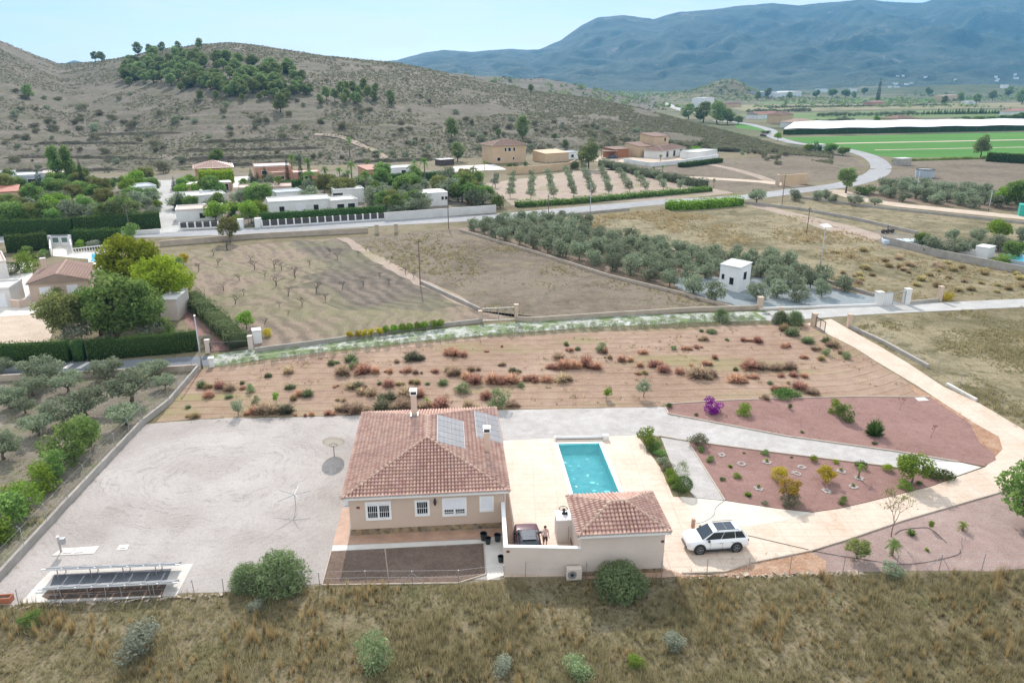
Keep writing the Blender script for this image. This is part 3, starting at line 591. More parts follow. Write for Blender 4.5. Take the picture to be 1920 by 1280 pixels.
def ridge_caps(mb, pts, r=.11):
    for a, b2 in pts:
        a = Vector(a); b2 = Vector(b2); n_ = max(2, int((b2 - a).length / .38)); d = (b2 - a)
        for k in range(n_):
            p, q = a + d * (k / n_), a + d * ((k + 1.08) / n_); mb.tube([p, q], [r * 1.12, r * .9], 8)
def hip_roof(root, W, L, ze, zr, x0, x1, y0, y1, mat, capmat, sofmat, oh=.0, ridge_r=.11, pitch=.25, row=.33, amp=.115):
    """eave rectangle 0..W, 0..L at ze; ridge from (x0,y0) to (x1,y1) at zr. Returns the roof part"""
    a, b2, c2, d = (0, 0, ze), (W, 0, ze), (W, L, ze), (0, L, ze); r0, r1 = (x0, y0, zr), (x1, y1, zr)
    base = MB()
    if abs(x1 - x0) < 1e-6:      # ridge runs front to back
        sl = [([a, b2, r0]), ([b2, c2, r1, r0]), ([c2, d, r1]), ([d, a, r0, r1])]; hips = [(a, r0), (b2, r0), (c2, r1), (d, r1), (r0, r1)]
    else:
        sl = [([a, b2, r1, r0]), ([b2, c2, r1]), ([c2, d, r0, r1]), ([d, a, r0])]; hips = [(a, r0), (b2, r1), (c2, r1), (d, r0), (r0, r1)]
    dz = -.04; vs_ = [(p[0], p[1], p[2] + dz) for p in (a, b2, c2, d, r0, r1)]
    f0 = [(0, 1, 4), (1, 2, 5, 4), (2, 3, 5), (3, 0, 4, 5), (0, 3, 2, 1)] if abs(x1 - x0) < 1e-6 else [(0, 1, 5, 4), (1, 2, 5), (2, 3, 4, 5), (3, 0, 4), (0, 3, 2, 1)]
    base.add(vs_, f0); ro = base.build('roof', sofmat, root)
    for s_ in sl: tile_slope(s_, mat, pitch, row, 'tiled_slope', ro, amp)
    cm = MB(); ridge_caps(cm, [((p[0], p[1], p[2] + .02), (q[0], q[1], q[2] + .04)) for p, q in hips], ridge_r); cm.build('ridge_tiles', capmat, ro, smooth=True)
    g = MB(); t_ = .16; zt = ze - .02
    g.box(.02, W - .02, .0, .09, zt - t_, zt); g.box(.02, W - .02, L - .09, L, zt - t_, zt); g.box(0, .09, .09, L - .09, zt - t_, zt); g.box(W - .09, W, .09, L - .09, zt - t_, zt)
    g.build('fascia', M['offwhite'], ro)
    return ro
M['cap'] = plain('ridge_tile', (.47, .33, .255), .85, 0, .15, 2, .1)
def window(root, x, z0, z1, wd, y=0.0, kind='glass', fr=.17, facing=-1, name='window'):
    """window on the wall plane y (outside towards facing*y)"""
    f = MB(); s = facing; o = .05
    def bx(mb, xa, xb, za, zb, d0, d1): mb.box(xa, xb, min(y + s * d0, y + s * d1), max(y + s * d0, y + s * d1), za, zb)
    bx(f, x - wd / 2, x + wd / 2, z1 - fr, z1, 0, o); bx(f, x - wd / 2, x + wd / 2, z0, z0 + fr, 0, o + .03)
    bx(f, x - wd / 2, x - wd / 2 + fr, z0 + fr, z1 - fr, 0, o); bx(f, x + wd / 2 - fr, x + wd / 2, z0 + fr, z1 - fr, 0, o)
    root_w = f.build(name, M['white'], root)
    xa, xb, za, zb = x - wd / 2 + fr, x + wd / 2 - fr, z0 + fr, z1 - fr
    zs = zb
    if kind == 'shut': zs = za
    if kind == 'half': zs = za + (zb - za) * .30
    if kind == 'top': zs = za + (zb - za) * .82
    if zs > za:
        g = MB(); bx(g, xa, xb, za, zs, 0, .012); g.build('pane', M['glass_dark'], root_w)
        b2 = MB(); n_ = max(3, int((xb - xa) / .13))
        for i in range(1, n_): bx(b2, xa + (xb - xa) * i / n_ - .012, xa + (xb - xa) * i / n_ + .012, za, zs, .018, .04)
        bx(b2, xa, xb, za + .02, za + .05, .04, .06); bx(b2, xa, xb, (za + zs) / 2 - .015, (za + zs) / 2 + .015, .04, .06)
        if xb - xa > .8: bx(b2, x - .05, x + .05, za, zs, .015, .045)
        b2.build('grille', M['white'], root_w)
    if zs < zb:
        sh = MB(); k = max(3, int((zb - zs) / .06))
        for i in range(k): sh.add([(xa, y + s * .012, zs + (zb - zs) * i / k), (xb, y + s * .012, zs + (zb - zs) * i / k), (xb, y + s * .03, zs + (zb - zs) * (i + .8) / k), (xa, y + s * .03, zs + (zb - zs) * (i + .8) / k), (xb, y + s * .012, zs + (zb - zs) * (i + 1) / k), (xa, y + s * .012, zs + (zb - zs) * (i + 1) / k)], [(0, 1, 2, 3), (3, 2, 4, 5)] if s < 0 else [(3, 2, 1, 0), (5, 4, 2, 3)])
        sh.build('shutter', M['shutter'], root_w)
    return root_w

# ---- villa
VY = R(5.1); VO = P(640, 935, 3.3); VO = Vector((VO.x, VO.y, 0)); W_, L_ = 11.95, 14.35
villa = thing('villa', 'cream villa with clay tiled hip roof and solar panels in the pale gravel yard', 'house', VO, VY)
def vl(px, py, z):      # photo pixel at height z -> villa frame
    return Matrix.Rotation(-VY, 3, 'Z') @ (P(px, py, z) - Vector((VO.x, VO.y, 0)))
wl = MB(); wl.box(.42, W_ - .42, .42, L_ - .42, -.2, 3.24); wl.build('wall', M['wall'], villa)
pl_ = MB(); pl_.box(.38, W_ - .38, .38, L_ - .38, -.2, .46); pl_.build('stone_plinth', M['stone'], villa)
hip_roof(villa, W_, L_, 3.3, 5.3, W_ / 2, W_ / 2, 5.1, L_ - 5.4, M['tile'], M['cap'], M['offwhite'])
wx = lambda px: .42 + (px - 653) / (945 - 653) * (W_ - .84)
window(villa, wx(707), 1.2, 2.72, 1.85, .42, 'top'); window(villa, wx(789.5), 1.35, 2.68, 1.08, .42, 'glass'); window(villa, wx(850.5), 1.22, 2.75, 1.78, .42, 'half'); window(villa, wx(912), 1.45, 2.76, 1.05, .42, 'shut')
lm = MB(); x = wx(814); lm.box(x - .03, x + .03, .30, .42, 2.62, 2.66); lm.lathe([(.02, 2.7), (.09, 2.62), (.11, 2.55), (.08, 2.3), (.03, 2.22)], (x, .29, 0), 8); lm.box(x - .05, x + .05, .395, .42, 2.35, 2.75); lm.build('wall_lantern', M['black'], villa)
pq = MB(); x = wx(669.5); pq.box(x - .12, x + .12, .405, .42, 2.18, 2.36); M['plaque'] = plain('brown_plaque', (.18, .045, .04), .5, 0, .1, 3); pq.build('wall_plaque', M['plaque'], villa)
dp = MB(); dp.tube([(W_ - .34, .36, 3.1), (W_ - .34, .36, .1)], .045, 8); dp.build('downpipe', M['offwhite'], villa)
# side windows and a door so the other faces are not blank
sw = MB(); sw.box(W_ - .42, W_ - .39, 6.4, 7.5, .2, 2.3); sw.build('door', M['white'], villa)
ch = MB()
def chimney(px, pyb, zb, h, wd, capcol):
    c = vl(px, pyb, zb); m_ = MB(); x, y = c.x, c.y
    m_.box(x - wd / 2, x + wd / 2, y - wd / 2, y + wd / 2, zb - .6, zb + h - .42); o = m_.build('chimney', M['wall'], villa, bevel=.01)
    k = MB(); k.box(x - wd * .62, x + wd * .62, y - wd * .62, y + wd * .62, zb + h - .42, zb + h - .36); k.box(x - wd * .66, x + wd * .66, y - wd * .66, y + wd * .66, zb + h - .1, zb + h); k.build('chimney_cap', M['white'], o)
    q = MB(); q.box(x - wd * .5, x + wd * .5, y - wd * .5, y + wd * .5, zb + h - .36, zb + h - .1); q.build('flue', M['black'] if capcol else M['darkmetal'], o)
chimney(777, 777, 5.1, 2.25, .46, 1); chimney(913, 842, 3.95, 1.95, .44, 0)
fl = MB(); c = vl(777, 777, 5.1); fl.box(c.x - .33, c.x + .33, c.y - .33, c.y + .33, 4.7, 5.16); fl.build('chimney_flashing', M['galv'], villa)
# solar panels on the right hand slope
M['pv'] = plain('solar_glass', (.27, .275, .285), .4, .0, .15, .7, spec=.3); M['alu'] = plain('aluminium', (.70, .71, .72), .4, .3, .05, 4)
n_r = Vector((5.3 - 3.3, 0, W_ / 2)).normalized(); p_r = Vector((W_, 0, 3.3))
def onslope(px, py, up=.14):
    d = Matrix.Rotation(-VY, 3, 'Z') @ Vector(ray(px, py)); o_ = Matrix.Rotation(-VY, 3, 'Z') @ (Vector((0, 0, CAMH)) - Vector((VO.x, VO.y, 0))); pp = p_r + n_r * up
    t = (pp - o_).dot(n_r) / d.dot(n_r); return o_ + d * t
for TL, TR, BR, BL in (((821, 777), (869, 789), (871, 840), (819, 827)), ((890, 770), (932, 780), (942, 830), (893, 818))):
    tl, tr, br, bl = [onslope(*q) for q in (TL, TR, BR, BL)]
    x0, x1 = (tl.x + bl.x) / 2, (tr.x + br.x) / 2; y0, y1 = (bl.y + br.y) / 2, (tl.y + tr.y) / 2
    zf = lambda x: 3.3 + (W_ - x) * 2.0 / (W_ / 2) + .13
    fr = MB(); gl = MB(); nx, ny = 2, 5
    def slab(mb, xa, xb, ya, yb, h0, h1): mb.add([(xa, ya, zf(xa) + h0), (xb, ya, zf(xb) + h0), (xb, yb, zf(xb) + h0), (xa, yb, zf(xa) + h0), (xa, ya, zf(xa) + h1), (xb, ya, zf(xb) + h1), (xb, yb, zf(xb) + h1), (xa, yb, zf(xa) + h1)], [(0, 3, 2, 1), (4, 5, 6, 7), (0, 1, 5, 4), (1, 2, 6, 5), (2, 3, 7, 6), (3, 0, 4, 7)])
    slab(fr, x0 - .03, x1 + .03, y0 - .03, y1 + .03, -.06, -.004)
    pa = fr.build('solar_array', M['alu'], villa)
    for i in range(nx):
        for j in range(ny):
            g = MB(); dx, dy = (x1 - x0) / nx, (y1 - y0) / ny; slab(g, x0 + i * dx + .025, x0 + (i + 1) * dx - .025, y0 + j * dy + .025, y0 + (j + 1) * dy - .025, 0, .03); g.build('solar_panel', M['pv'], pa)
# air conditioner hung on the left wall
ac = thing('air_conditioner', 'white air conditioner hung under the left eave of the villa', 'air conditioner', Matrix.Translation(VO) @ Matrix.Rotation(VY, 4, 'Z') @ Vector((.05, 1.0, 2.4)), VY)
b_ = MB().box(0, .34, -.45, .45, 0, .62); b_.build('casing', M['white'], ac, bevel=.02)
b_ = MB(); b_.tube([(-.02, 0, .31), (0.002, 0, .31)], .22, 18); b_.build('fan_grille', M['black'], ac)
for y_ in (-.33, .33): b_ = MB().box(.05, .36, y_ - .02, y_ + .02, -.1, 0); b_.build('bracket', M['black'], ac)

# ---- garage
GY = R(4.5); GO = P(1083, 1005.5, 3.35); GO = Vector((GO.x, GO.y, 0)); GW, GL = 6.2, 4.95
gar = thing('garage', 'cream garage with tiled hip roof between the pool and the dry grass', 'garage', GO, GY)
b_ = MB().box(.3, GW - .3, .35, GL - .35, -.2, 3.29); b_.build('wall', M['wall_pale'], gar)
b_ = MB().box(.27, GW - .27, .32, GL - .32, -.2, .36); b_.build('stone_plinth', M['stone'], gar)
hip_roof(gar, GW, GL, 3.35, 4.32, 2.62, 3.6, 2.42, 2.42, M['tile'], M['cap'], M['offwhite'], pitch=.27, row=.33)
b_ = MB().box(GW - .55, GW - .33, .335, .35, 2.35, 2.53); b_.build('wall_plaque', M['plaque'], gar)
b_ = MB().box(GW - .3, GW - .27, 1.0, 3.9, 0, 2.3); b_.build('garage_door', M['white'], gar)
# ---- yard wall beside the garage
gm = Matrix.Translation(GO) @ Matrix.Rotation(GY, 4, 'Z'); cornr = P(948, 1023, 2.2); gl_ = gm @ Vector((.32, .45, 0)); hc = Matrix.Translation(VO) @ Matrix.Rotation(VY, 4, 'Z') @ Vector((W_ - .50, .38, 0))
yw = thing('yard_wall', 'pale rendered wall with white coping closing the yard between villa and garage', 'wall', (cornr.x, cornr.y, 0))
def rel(p, o): return (p.x - o.x, p.y - o.y)
o0 = Vector((cornr.x, cornr.y)); 
b_ = MB().obox((-.1, 0), rel(gl_, o0), .2, -.2, 2.16); b_.build('wall', M['wall_pale'], yw)
b_ = MB().obox((0, .1), rel(hc, o0), .2, -.2, 2.16); b_.build('wall', M['wall_pale'], yw)
b_ = MB().obox((-.13, 0), rel(gl_, o0), .28, 2.163, 2.22); b_.build('coping', M['white'], yw)
b_ = MB().obox((0, .142), rel(hc, o0), .28, 2.163, 2.22); b_.build('coping', M['white'], yw)
b_ = MB().box(.05, .27, -.115, -.1, 1.75, 1.93); b_.build('wall_plaque', M['plaque'], yw)
ac2 = thing('air_conditioner', 'cream air conditioner standing at the foot of the garage front wall', 'air conditioner', gm @ Vector((-.15, .02, 0)), GY)
b_ = MB().box(-.5, .5, -.2, .2, .12, .98); b_.build('casing', M['wall_pale'], ac2, bevel=.02)
b_ = MB().tube([(-.15, -.215, .55), (-.15, -.19, .55)], .3, 20); b_.build('fan_grille', M['galv'], ac2)
b_ = MB().tube([(-.15, -.222, .55), (-.15, -.214, .55)], .12, 16); b_.build('fan_hub', M['black'], ac2)
for x_ in (-.4, .4): b_ = MB().box(x_ - .05, x_ + .05, -.2, .2, 0, .12); b_.build('foot', M['galv'], ac2)

# ---- pool
pool = thing('swimming_pool', 'rectangular turquoise swimming pool with white coping on the terrace', 'swimming pool', (0, 0, 0))
M['pooltile'] = plain('pool_tile', (.34, .93, .97), .4, 0, .10, 1.6, 0, True)
bl0, br0, fr0, fl0 = POOL; mb = MB(); dpt = -1.15
top = [(p.x, p.y, .03) for p in POOL]; bot = [(p.x, p.y, dpt) for p in POOL]
mid = [bl0.lerp(fl0, .33), br0.lerp(fr0, .33)]
mb.add(top + bot, [(0, 1, 5, 4), (1, 2, 6, 5), (2, 3, 7, 6), (3, 0, 4, 7), (4, 5, 6, 7)]); mb.build('basin', M['pooltile'], pool)
def water(name='pool_water'):
    m = bpy.data.materials.new(name); m.use_nodes = True; n = m.node_tree; n.nodes.clear(); o = n.nodes.new('ShaderNodeOutputMaterial')
    t = n.nodes.new('ShaderNodeBsdfTransparent'); t.inputs[0].default_value = (.80, .985, 1.0, 1); g = n.nodes.new('ShaderNodeBsdfGlossy'); g.inputs['Roughness'].default_value = .05
    fr_ = n.nodes.new('ShaderNodeFresnel'); fr_.inputs[0].default_value = 1.33; ms = n.nodes.new('ShaderNodeMixShader'); v = coords(n)
    bp = n.nodes.new('ShaderNodeBump'); bp.inputs['Strength'].default_value = .8; bp.inputs['Distance'].default_value = .03
    h = mth(n, 'ADD', noise(n, v, 3.2, 3, .5, .6), mth(n, 'MULTIPLY', noise(n, v, 9, 2), .35)); n.links.new(h, bp.inputs['Height'])
    n.links.new(bp.outputs[0], g.inputs['Normal'])
    n.links.new(fr_.outputs[0], ms.inputs[0]); n.links.new(t.outputs[0], ms.inputs[1]); n.links.new(g.outputs[0], ms.inputs[2]); n.links.new(ms.outputs[0], o.inputs[0]); return m
M['water'] = water()
mb = MB(); nu, nv = 44, 108; wu, wv = np.meshgrid(np.linspace(0, 1, nu), np.linspace(0, 1, nv)); wq = [np.array(p) for p in POOL]
wp = (1 - wv)[..., None] * ((1 - wu)[..., None] * wq[0] + wu[..., None] * wq[1]) + wv[..., None] * ((1 - wu)[..., None] * wq[3] + wu[..., None] * wq[2]); wp[..., 2] = -.12 + .11 * (fbm(wp[..., 0] / .55, wp[..., 1] / .42, 3, 61) - .45)
wi = np.arange(nv - 1)[:, None] * nu + np.arange(nu - 1)[None]; mobj('water', npmesh('water', wp.reshape(-1, 3), np.stack([wi, wi + nu, wi + nu + 1, wi + 1], -1).reshape(-1, 4), M['water'], smooth=True), pool)
mb = MB(); cw = .34
for i in range(4):
    a, b2 = POOL[i], POOL[(i + 1) % 4]; d = (b2 - a).normalized(); nn = Vector((d.y, -d.x, 0)); 
    if (a + nn - (bl0 + fr0) / 2).length < (a - nn - (bl0 + fr0) / 2).length: nn = -nn
    a2, b3 = (a + nn * cw / 2, b2 + nn * cw / 2) if i % 2 else (a + nn * cw / 2 - d * cw, b2 + nn * cw / 2 + d * cw)
    mb.obox(a2, b3, cw, .012, .06)
mb.build('coping', M['white'], pool)
reel = thing('pool_cover_reel', 'white roller of the pool cover across the far end of the pool', 'pool cover', ((bl0 + br0) / 2) + Vector((.1, .75, 0)), math.atan2((br0 - bl0).y, (br0 - bl0).x))
b_ = MB().tube([(-2.1, 0, .28), (2.2, 0, .28)], .13, 12); b_.build('roller', M['white'], reel, smooth=True)
b_ = MB().box(2.2, 2.75, -.22, .22, 0, .5); b_.build('motor_box', M['white'], reel, bevel=.03)
b_ = MB().box(-2.25, -2.1, -.2, .2, 0, .42); b_.build('bearing_post', M['white'], reel, bevel=.02)
b_ = MB().box(-2.1, 2.2, -.16, -.14, .10, .16).box(-2.1, 2.2, .14, .17, .02, .1); b_.build('rail', M['galv'], reel)

# ---- white outdoor block with hoop and pump
ob = P(1057, 1018); blk = thing('masonry_block', 'white flat topped masonry block beside the garage roof', 'outdoor oven', P(1058, 1008), GY)
b_ = MB().box(-.62, .62, -.5, .75, 0, 1.75); b_.build('body', M['offwhite'], blk, bevel=.02)
b_ = MB().box(-.66, .66, -.54, .79, 1.753, 1.84); b_.build('top', M['white'], blk, bevel=.01)
b_ = MB().box(.2, .24, -.52, -.502, .2, 1.3); b_.build('pipe', M['galv'], blk)
hp = thing('garden_pump', 'black pump with a round hoop standing on the white masonry block', 'pump', Vector((blk.location.x - .05, blk.location.y + .3, 1.843)), GY)
b_ = MB().ring((-.05, 0, .42), .30, .025, 24, 'z'); b_.tube([(-.35, 0, .42), (.25, 0, .42)], .015).tube([(-.05, -.3, .42), (-.05, .3, .42)], .015); b_.build('hoop', M['darkmetal'], hp)
b_ = MB().lathe([(.16, 0), (.16, .05), (.08, .08), (.08, .22), (.13, .26), (.1, .36), (.03, .4)], (0, 0, 0), 12); b_.build('pump_body', M['black'], hp, smooth=True)
b_ = MB().lathe([(.09, 0), (.05, .1), (.1, .12), (.02, .22)], (.18, -.1, 0), 10); b_.build('valve', M['black'], hp, smooth=True)

# ---- cars
M['carwhite'] = plain('white_car_paint', (.80, .81, .82), .22, 0, .01, 1, spec=.6); M['carred'] = plain('dark_red_car_paint', (.085, .012, .016), .25, 0, .05, 1, spec=.6)
M['carglass'] = plain('car_glass', (.02, .03, .04), .05, 0, .1, 1, spec=.8); M['tyre'] = plain('tyre_rubber', (.018, .018, .018), .85, 0, .2, 5); M['rim'] = plain('alloy_rim', (.25, .25, .26), .3, .8, .1, 5)
M['lamp'] = plain('headlamp_glass', (.60, .62, .65), .1, 0, .05, 2); M['redlamp'] = plain('tail_lamp', (.35, .01, .015), .2, 0, .05, 2); M['trim'] = plain('black_car_trim', (.025, .025, .027), .5, 0, .1, 4)
M['roofglass'] = plain('panorama_roof_glass', (.03, .04, .055), .06, 0, .1, 1, spec=1.0); M['silverroof'] = plain('grey_car_roof', (.13, .135, .15), .15, .3, .05, 1)
def car(name, label, loc, rz, Lc, Wc, Hc, st, gh, paint, wheelx, wr, roofmat, roofspan, cabmat=None):
    """x runs from the nose (0) to the tail (Lc); st: (x, zbot, zside, halfwidth, ztop); gh: greenhouse (xw0, xw1, xr0, xr1, zbelt)"""
    t = thing(name, label, 'car', loc, rz); mb = MB(); rings = []
    for x, zb, zs, hw, zt in st:
        half = [(0, zb), (hw * .80, zb), (hw * .97, zb + .10), (hw, zb + (zs - zb) * .45), (hw * .985, zb + (zs - zb) * .75), (hw * .93, zs), (hw * .80, zt - (zt - zs) * .3), (hw * .45, zt), (0, zt + .01)]
        rings.append([(x, -y, z) for y, z in half] + [(x, y, z) for y, z in half[-2:0:-1]])
    k = len(rings[0]); mb.v = [p for r_ in rings for p in r_]
    for i in range(len(rings) - 1):
        for j in range(k): mb.f.append((i * k + j, (i + 1) * k + j, (i + 1) * k + (j + 1) % k, i * k + (j + 1) % k)); mb.m.append(0)
    mb.f.append(tuple(range(k))); mb.m.append(0); mb.f.append(tuple(range((len(rings) - 1) * k, len(rings) * k))[::-1]); mb.m.append(0)
    me = mb.mesh('body', paint, True); bm = bmesh.new(); bm.from_mesh(me); bmesh.ops.recalc_face_normals(bm, faces=bm.faces); bm.to_mesh(me); bm.free()
    mobj('body', me, t)
    xw0, xw1, xr0, xr1, zb = gh; hb, ht = Wc / 2 * .90, Wc / 2 * .69; zt = Hc - .05
    hwz = lambda z: hb + (ht - hb) * (z - zb) / (zt - zb)
    g = MB(); bot = [(xw0, -hb * .93), (xw0, hb * .93), (xr1, hb * .93), (xr1, -hb * .93)]; top_ = [(xw1, -ht * .95), (xw1, ht * .95), (xr0, ht * .95), (xr0, -ht * .95)]
    midt = [(xw1 + .3, -ht * .8), (xw1 + .3, ht * .8), (xr0 - .25, ht * .8), (xr0 - .25, -ht * .8)]
    g.add([(x, y, zb) for x, y in bot] + [(x, y, zt) for x, y in top_] + [(x, y, Hc) for x, y in midt],
          [(0, 1, 5, 4)[::-1], (1, 2, 6, 5)[::-1], (2, 3, 7, 6)[::-1], (3, 0, 4, 7)[::-1], (4, 5, 9, 8)[::-1], (5, 6, 10, 9)[::-1], (6, 7, 11, 10)[::-1], (7, 4, 8, 11)[::-1], (8, 9, 10, 11)[::-1]])
    me = g.mesh('cabin', cabmat or paint, False); bm = bmesh.new(); bm.from_mesh(me); bmesh.ops.recalc_face_normals(bm, faces=bm.faces); bmesh.ops.bevel(bm, geom=bm.edges[:], offset=.055, segments=3, affect='EDGES'); bm.to_mesh(me); bm.free(); mobj('cabin', me, t)
    def pane(nm, q, mat, off=.012):
        q = [Vector(p) for p in q]; nrm = (q[1] - q[0]).cross(q[2] - q[0]).normalized(); cen = sum(q, Vector()) / len(q)
        if nrm.dot(cen - Vector((Lc / 2, 0, zb))) < 0: nrm = -nrm
        m_ = MB(); k_ = len(q); m_.add([tuple(p - nrm * .02) for p in q] + [tuple(p + nrm * off) for p in q], [tuple(range(k_))[::-1], tuple(range(k_, 2 * k_))] + [(i, (i + 1) % k_, k_ + (i + 1) % k_, k_ + i) for i in range(k_)]); return m_.build(nm, mat, t)
    lz = lambda f: zb + (zt - zb) * f; lx0 = lambda f: xw0 + (xw1 - xw0) * f; lx1 = lambda f: xr1 + (xr0 - xr1) * f; hy = lambda f: (hb * .93 + (ht * .95 - hb * .93) * f)
    pane('windscreen', [(lx0(.08), -hy(.08) * .93, lz(.08)), (lx0(.08), hy(.08) * .93, lz(.08)), (lx0(.94), hy(.94) * .92, lz(.94)), (lx0(.94), -hy(.94) * .92, lz(.94))], M['carglass'])
    pane('rear_window', [(lx1(.15), -hy(.15) * .9, lz(.15)), (lx1(.15), hy(.15) * .9, lz(.15)), (lx1(.93), hy(.93) * .88, lz(.93)), (lx1(.93), -hy(.93) * .88, lz(.93))], M['carglass'])
    xa, xb = lx0(.12) + .16, lx1(.12) - .12; xa2, xb2 = lx0(.9) + .10, lx1(.9) - .02; cuts = [0, .38, .74, 1.0]
    for s in (-1, 1):
        for i in range(3):
            f0, f1 = cuts[i] + (.008 if i else 0), cuts[i + 1] - .008; ba, bb = xa + (xb - xa) * f0, xa + (xb - xa) * f1; ta, tb_ = xa2 + (xb2 - xa2) * f0, xa2 + (xb2 - xa2) * f1
            pane('side_window', [(ba, s * hy(.1), lz(.1)), (bb, s * hy(.1), lz(.1)), (tb_, s * hy(.9), lz(.9)), (ta, s * hy(.9), lz(.9))], M['carglass'])
    r0, r1 = roofspan; q = MB(); yw_ = ht * .74; q.box(xw1 + .32 + r0, xw1 + .32 + (r1 - r0) * .48, -yw_, yw_, Hc - .015, Hc + .012); q.box(xw1 + .34 + (r1 - r0) * .48, xw1 + .32 + r1, -yw_, yw_, Hc - .015, Hc + .012); q.build('roof_panel', roofmat, t)
    for s in (-1, 1):
        m_ = MB(); m_.tube([(xw1 + .25, s * ht * .9, Hc - .02), (xw1 + .4, s * ht * .9, Hc + .05), (xr0 - .4, s * ht * .9, Hc + .05), (xr0 - .2, s * ht * .9, Hc - .03)], .018, 6); m_.build('roof_rail', M['trim'], t)
        m_ = MB(); m_.box(xw0 + .42, xw0 + .56, s * (hb + .10) - .11, s * (hb + .10) + .11, zb - .02, zb + .14); m_.build('wing_mirror', M['trim'], t, bevel=.03)
        f = st[1]; m_ = MB(); m_.box(.05, .30, s * f[3] * .72 - .17, s * f[3] * .72 + .17, st[1][2] - .19, st[1][2] - .03); m_.build('headlight', M['lamp'], t, bevel=.03)
        f = st[-2]; m_ = MB(); m_.box(f[0] - .12, f[0] + .06, s * f[3] * .82 - .14, s * f[3] * .82 + .14, f[2] - .26, f[2] - .10); m_.build('tail_light', M['redlamp'], t, bevel=.02)
        m_ = MB(); hw = st[4][3]; m_.box(wheelx[0] + wr * .9, wheelx[1] - wr * .9, s * hw - .06, s * hw + .015, st[4][1] - .02, st[4][1] + .13); m_.build('sill', M['trim'], t)
        for x in wheelx:
            m_ = MB(); m_.tube([(x, s * (hw - .16), wr * 1.02), (x, s * (hw + .012), wr * 1.02)], wr * 1.2, 24); m_.build('wheel_arch', M['trim'], t)
            wh = MB(); wh.tube([(x, s * (hw - .20), wr), (x, s * (hw - .18), wr), (x, s * (hw + .01), wr), (x, s * (hw + .035), wr)], [wr * .9, wr, wr, wr * .9], 24); wo = wh.build('wheel', M['tyre'], t)
            rm = MB(); rm.ring((x, s * (hw + .036), wr), wr * .64, .02, 20, 'y')
            for k_ in range(5):
                a = 2 * math.pi * k_ / 5; rm.tube([(x, s * (hw + .036), wr), (x + math.cos(a) * wr * .64, s * (hw + .036), wr + math.sin(a) * wr * .64)], [.04, .025], 5)
            rm.build('rim', M['rim'], wo)
    m_ = MB(); m_.box(-.025, .05, -.42, .42, st[0][1] + .16, st[0][4] - .06); m_.build('grille', M['trim'], t, bevel=.02)
    m_ = MB(); m_.box(-.04, .10, -st[0][3] * .9, st[0][3] * .9, st[0][1] - .08, st[0][1] + .09); m_.build('bumper', M['trim'], t, bevel=.03)
    m_ = MB(); m_.box(Lc - .10, Lc + .03, -st[-1][3] * .9, st[-1][3] * .9, st[-1][1] - .12, st[-1][1] + .10); m_.build('bumper', M['trim'], t, bevel=.03)
    for s in (-1, 1):
        for x in (xw0 + .62, xw0 + 1.55): dm = MB(); dm.box(x, x + .012, s * st[4][3] * .995 - .006, s * st[4][3] * .995 + .006, st[4][1] + .14, zb - .12); dm.build('door_seam', M['trim'], t)
        for x in (xw0 + 1.30, xw0 + 2.2): hm = MB(); hm.box(x, x + .2, s * st[4][3] * 1.0 - .01, s * st[4][3] * 1.0 + .02, zb - .2, zb - .16); hm.build('door_handle', M['galv'], t)
    return t
SUV = [(0, .42, .62, .60, .66), (.06, .32, .76, .76, .82), (.18, .27, .88, .85, .94), (.4, .24, .95, .90, 1.01), (.9, .24, .99, .92, 1.06), (1.45, .24, 1.03, .92, 1.09), (2.5, .24, 1.05, .92, 1.09), (3.8, .24, 1.07, .92, 1.11), (4.35, .27, 1.08, .88, 1.10), (4.55, .36, 1.05, .82, 1.06), (4.63, .48, .95, .76, .97)]
fw, rw = P(1313, 1040.5), P(1386, 1035.5); yaw = math.atan2((rw - fw).y, (rw - fw).x)
nrm_ = Vector((-math.sin(yaw), math.cos(yaw), 0)); cc = fw + nrm_ * .92 - Vector((math.cos(yaw), math.sin(yaw), 0)) * .88
suv = car('parked_suv', 'white family SUV with black panorama roof parked on the concrete drive', (cc.x, cc.y, .03), yaw, 4.63, 1.84, 1.66, SUV, (1.02, 1.95, 4.05, 4.56, 1.02), M['carwhite'], (.88, 3.66), .385, M['roofglass'], (-.05, 1.35))
suv.scale = (.95, .97, .98)
COUPE = [(0, .40, .62, .70, .66), (.15, .25, .74, .82, .78), (.4, .2, .82, .87, .86), (1.0, .2, .88, .89, .93), (1.5, .2, .92, .89, .97), (2.4, .2, .94, .89, .97), (3.4, .2, .96, .90, 1.0), (3.95, .24, .95, .86, 1.0), (4.15, .34, .92, .80, .96), (4.25, .44, .85, .74, .88)]
cp = P(994, 1006, 1.2); car('parked_hatchback', 'dark red hatchback with grey roof parked behind the low yard wall', (cp.x - .28, cp.y + 2.4, .03), R(-86), 4.25, 1.78, 1.44, COUPE, (1.15, 1.9, 2.95, 4.15, .95), M['carred'], (.85, 3.42), .33, M['silverroof'], (-.25, .9), M['silverroof'])
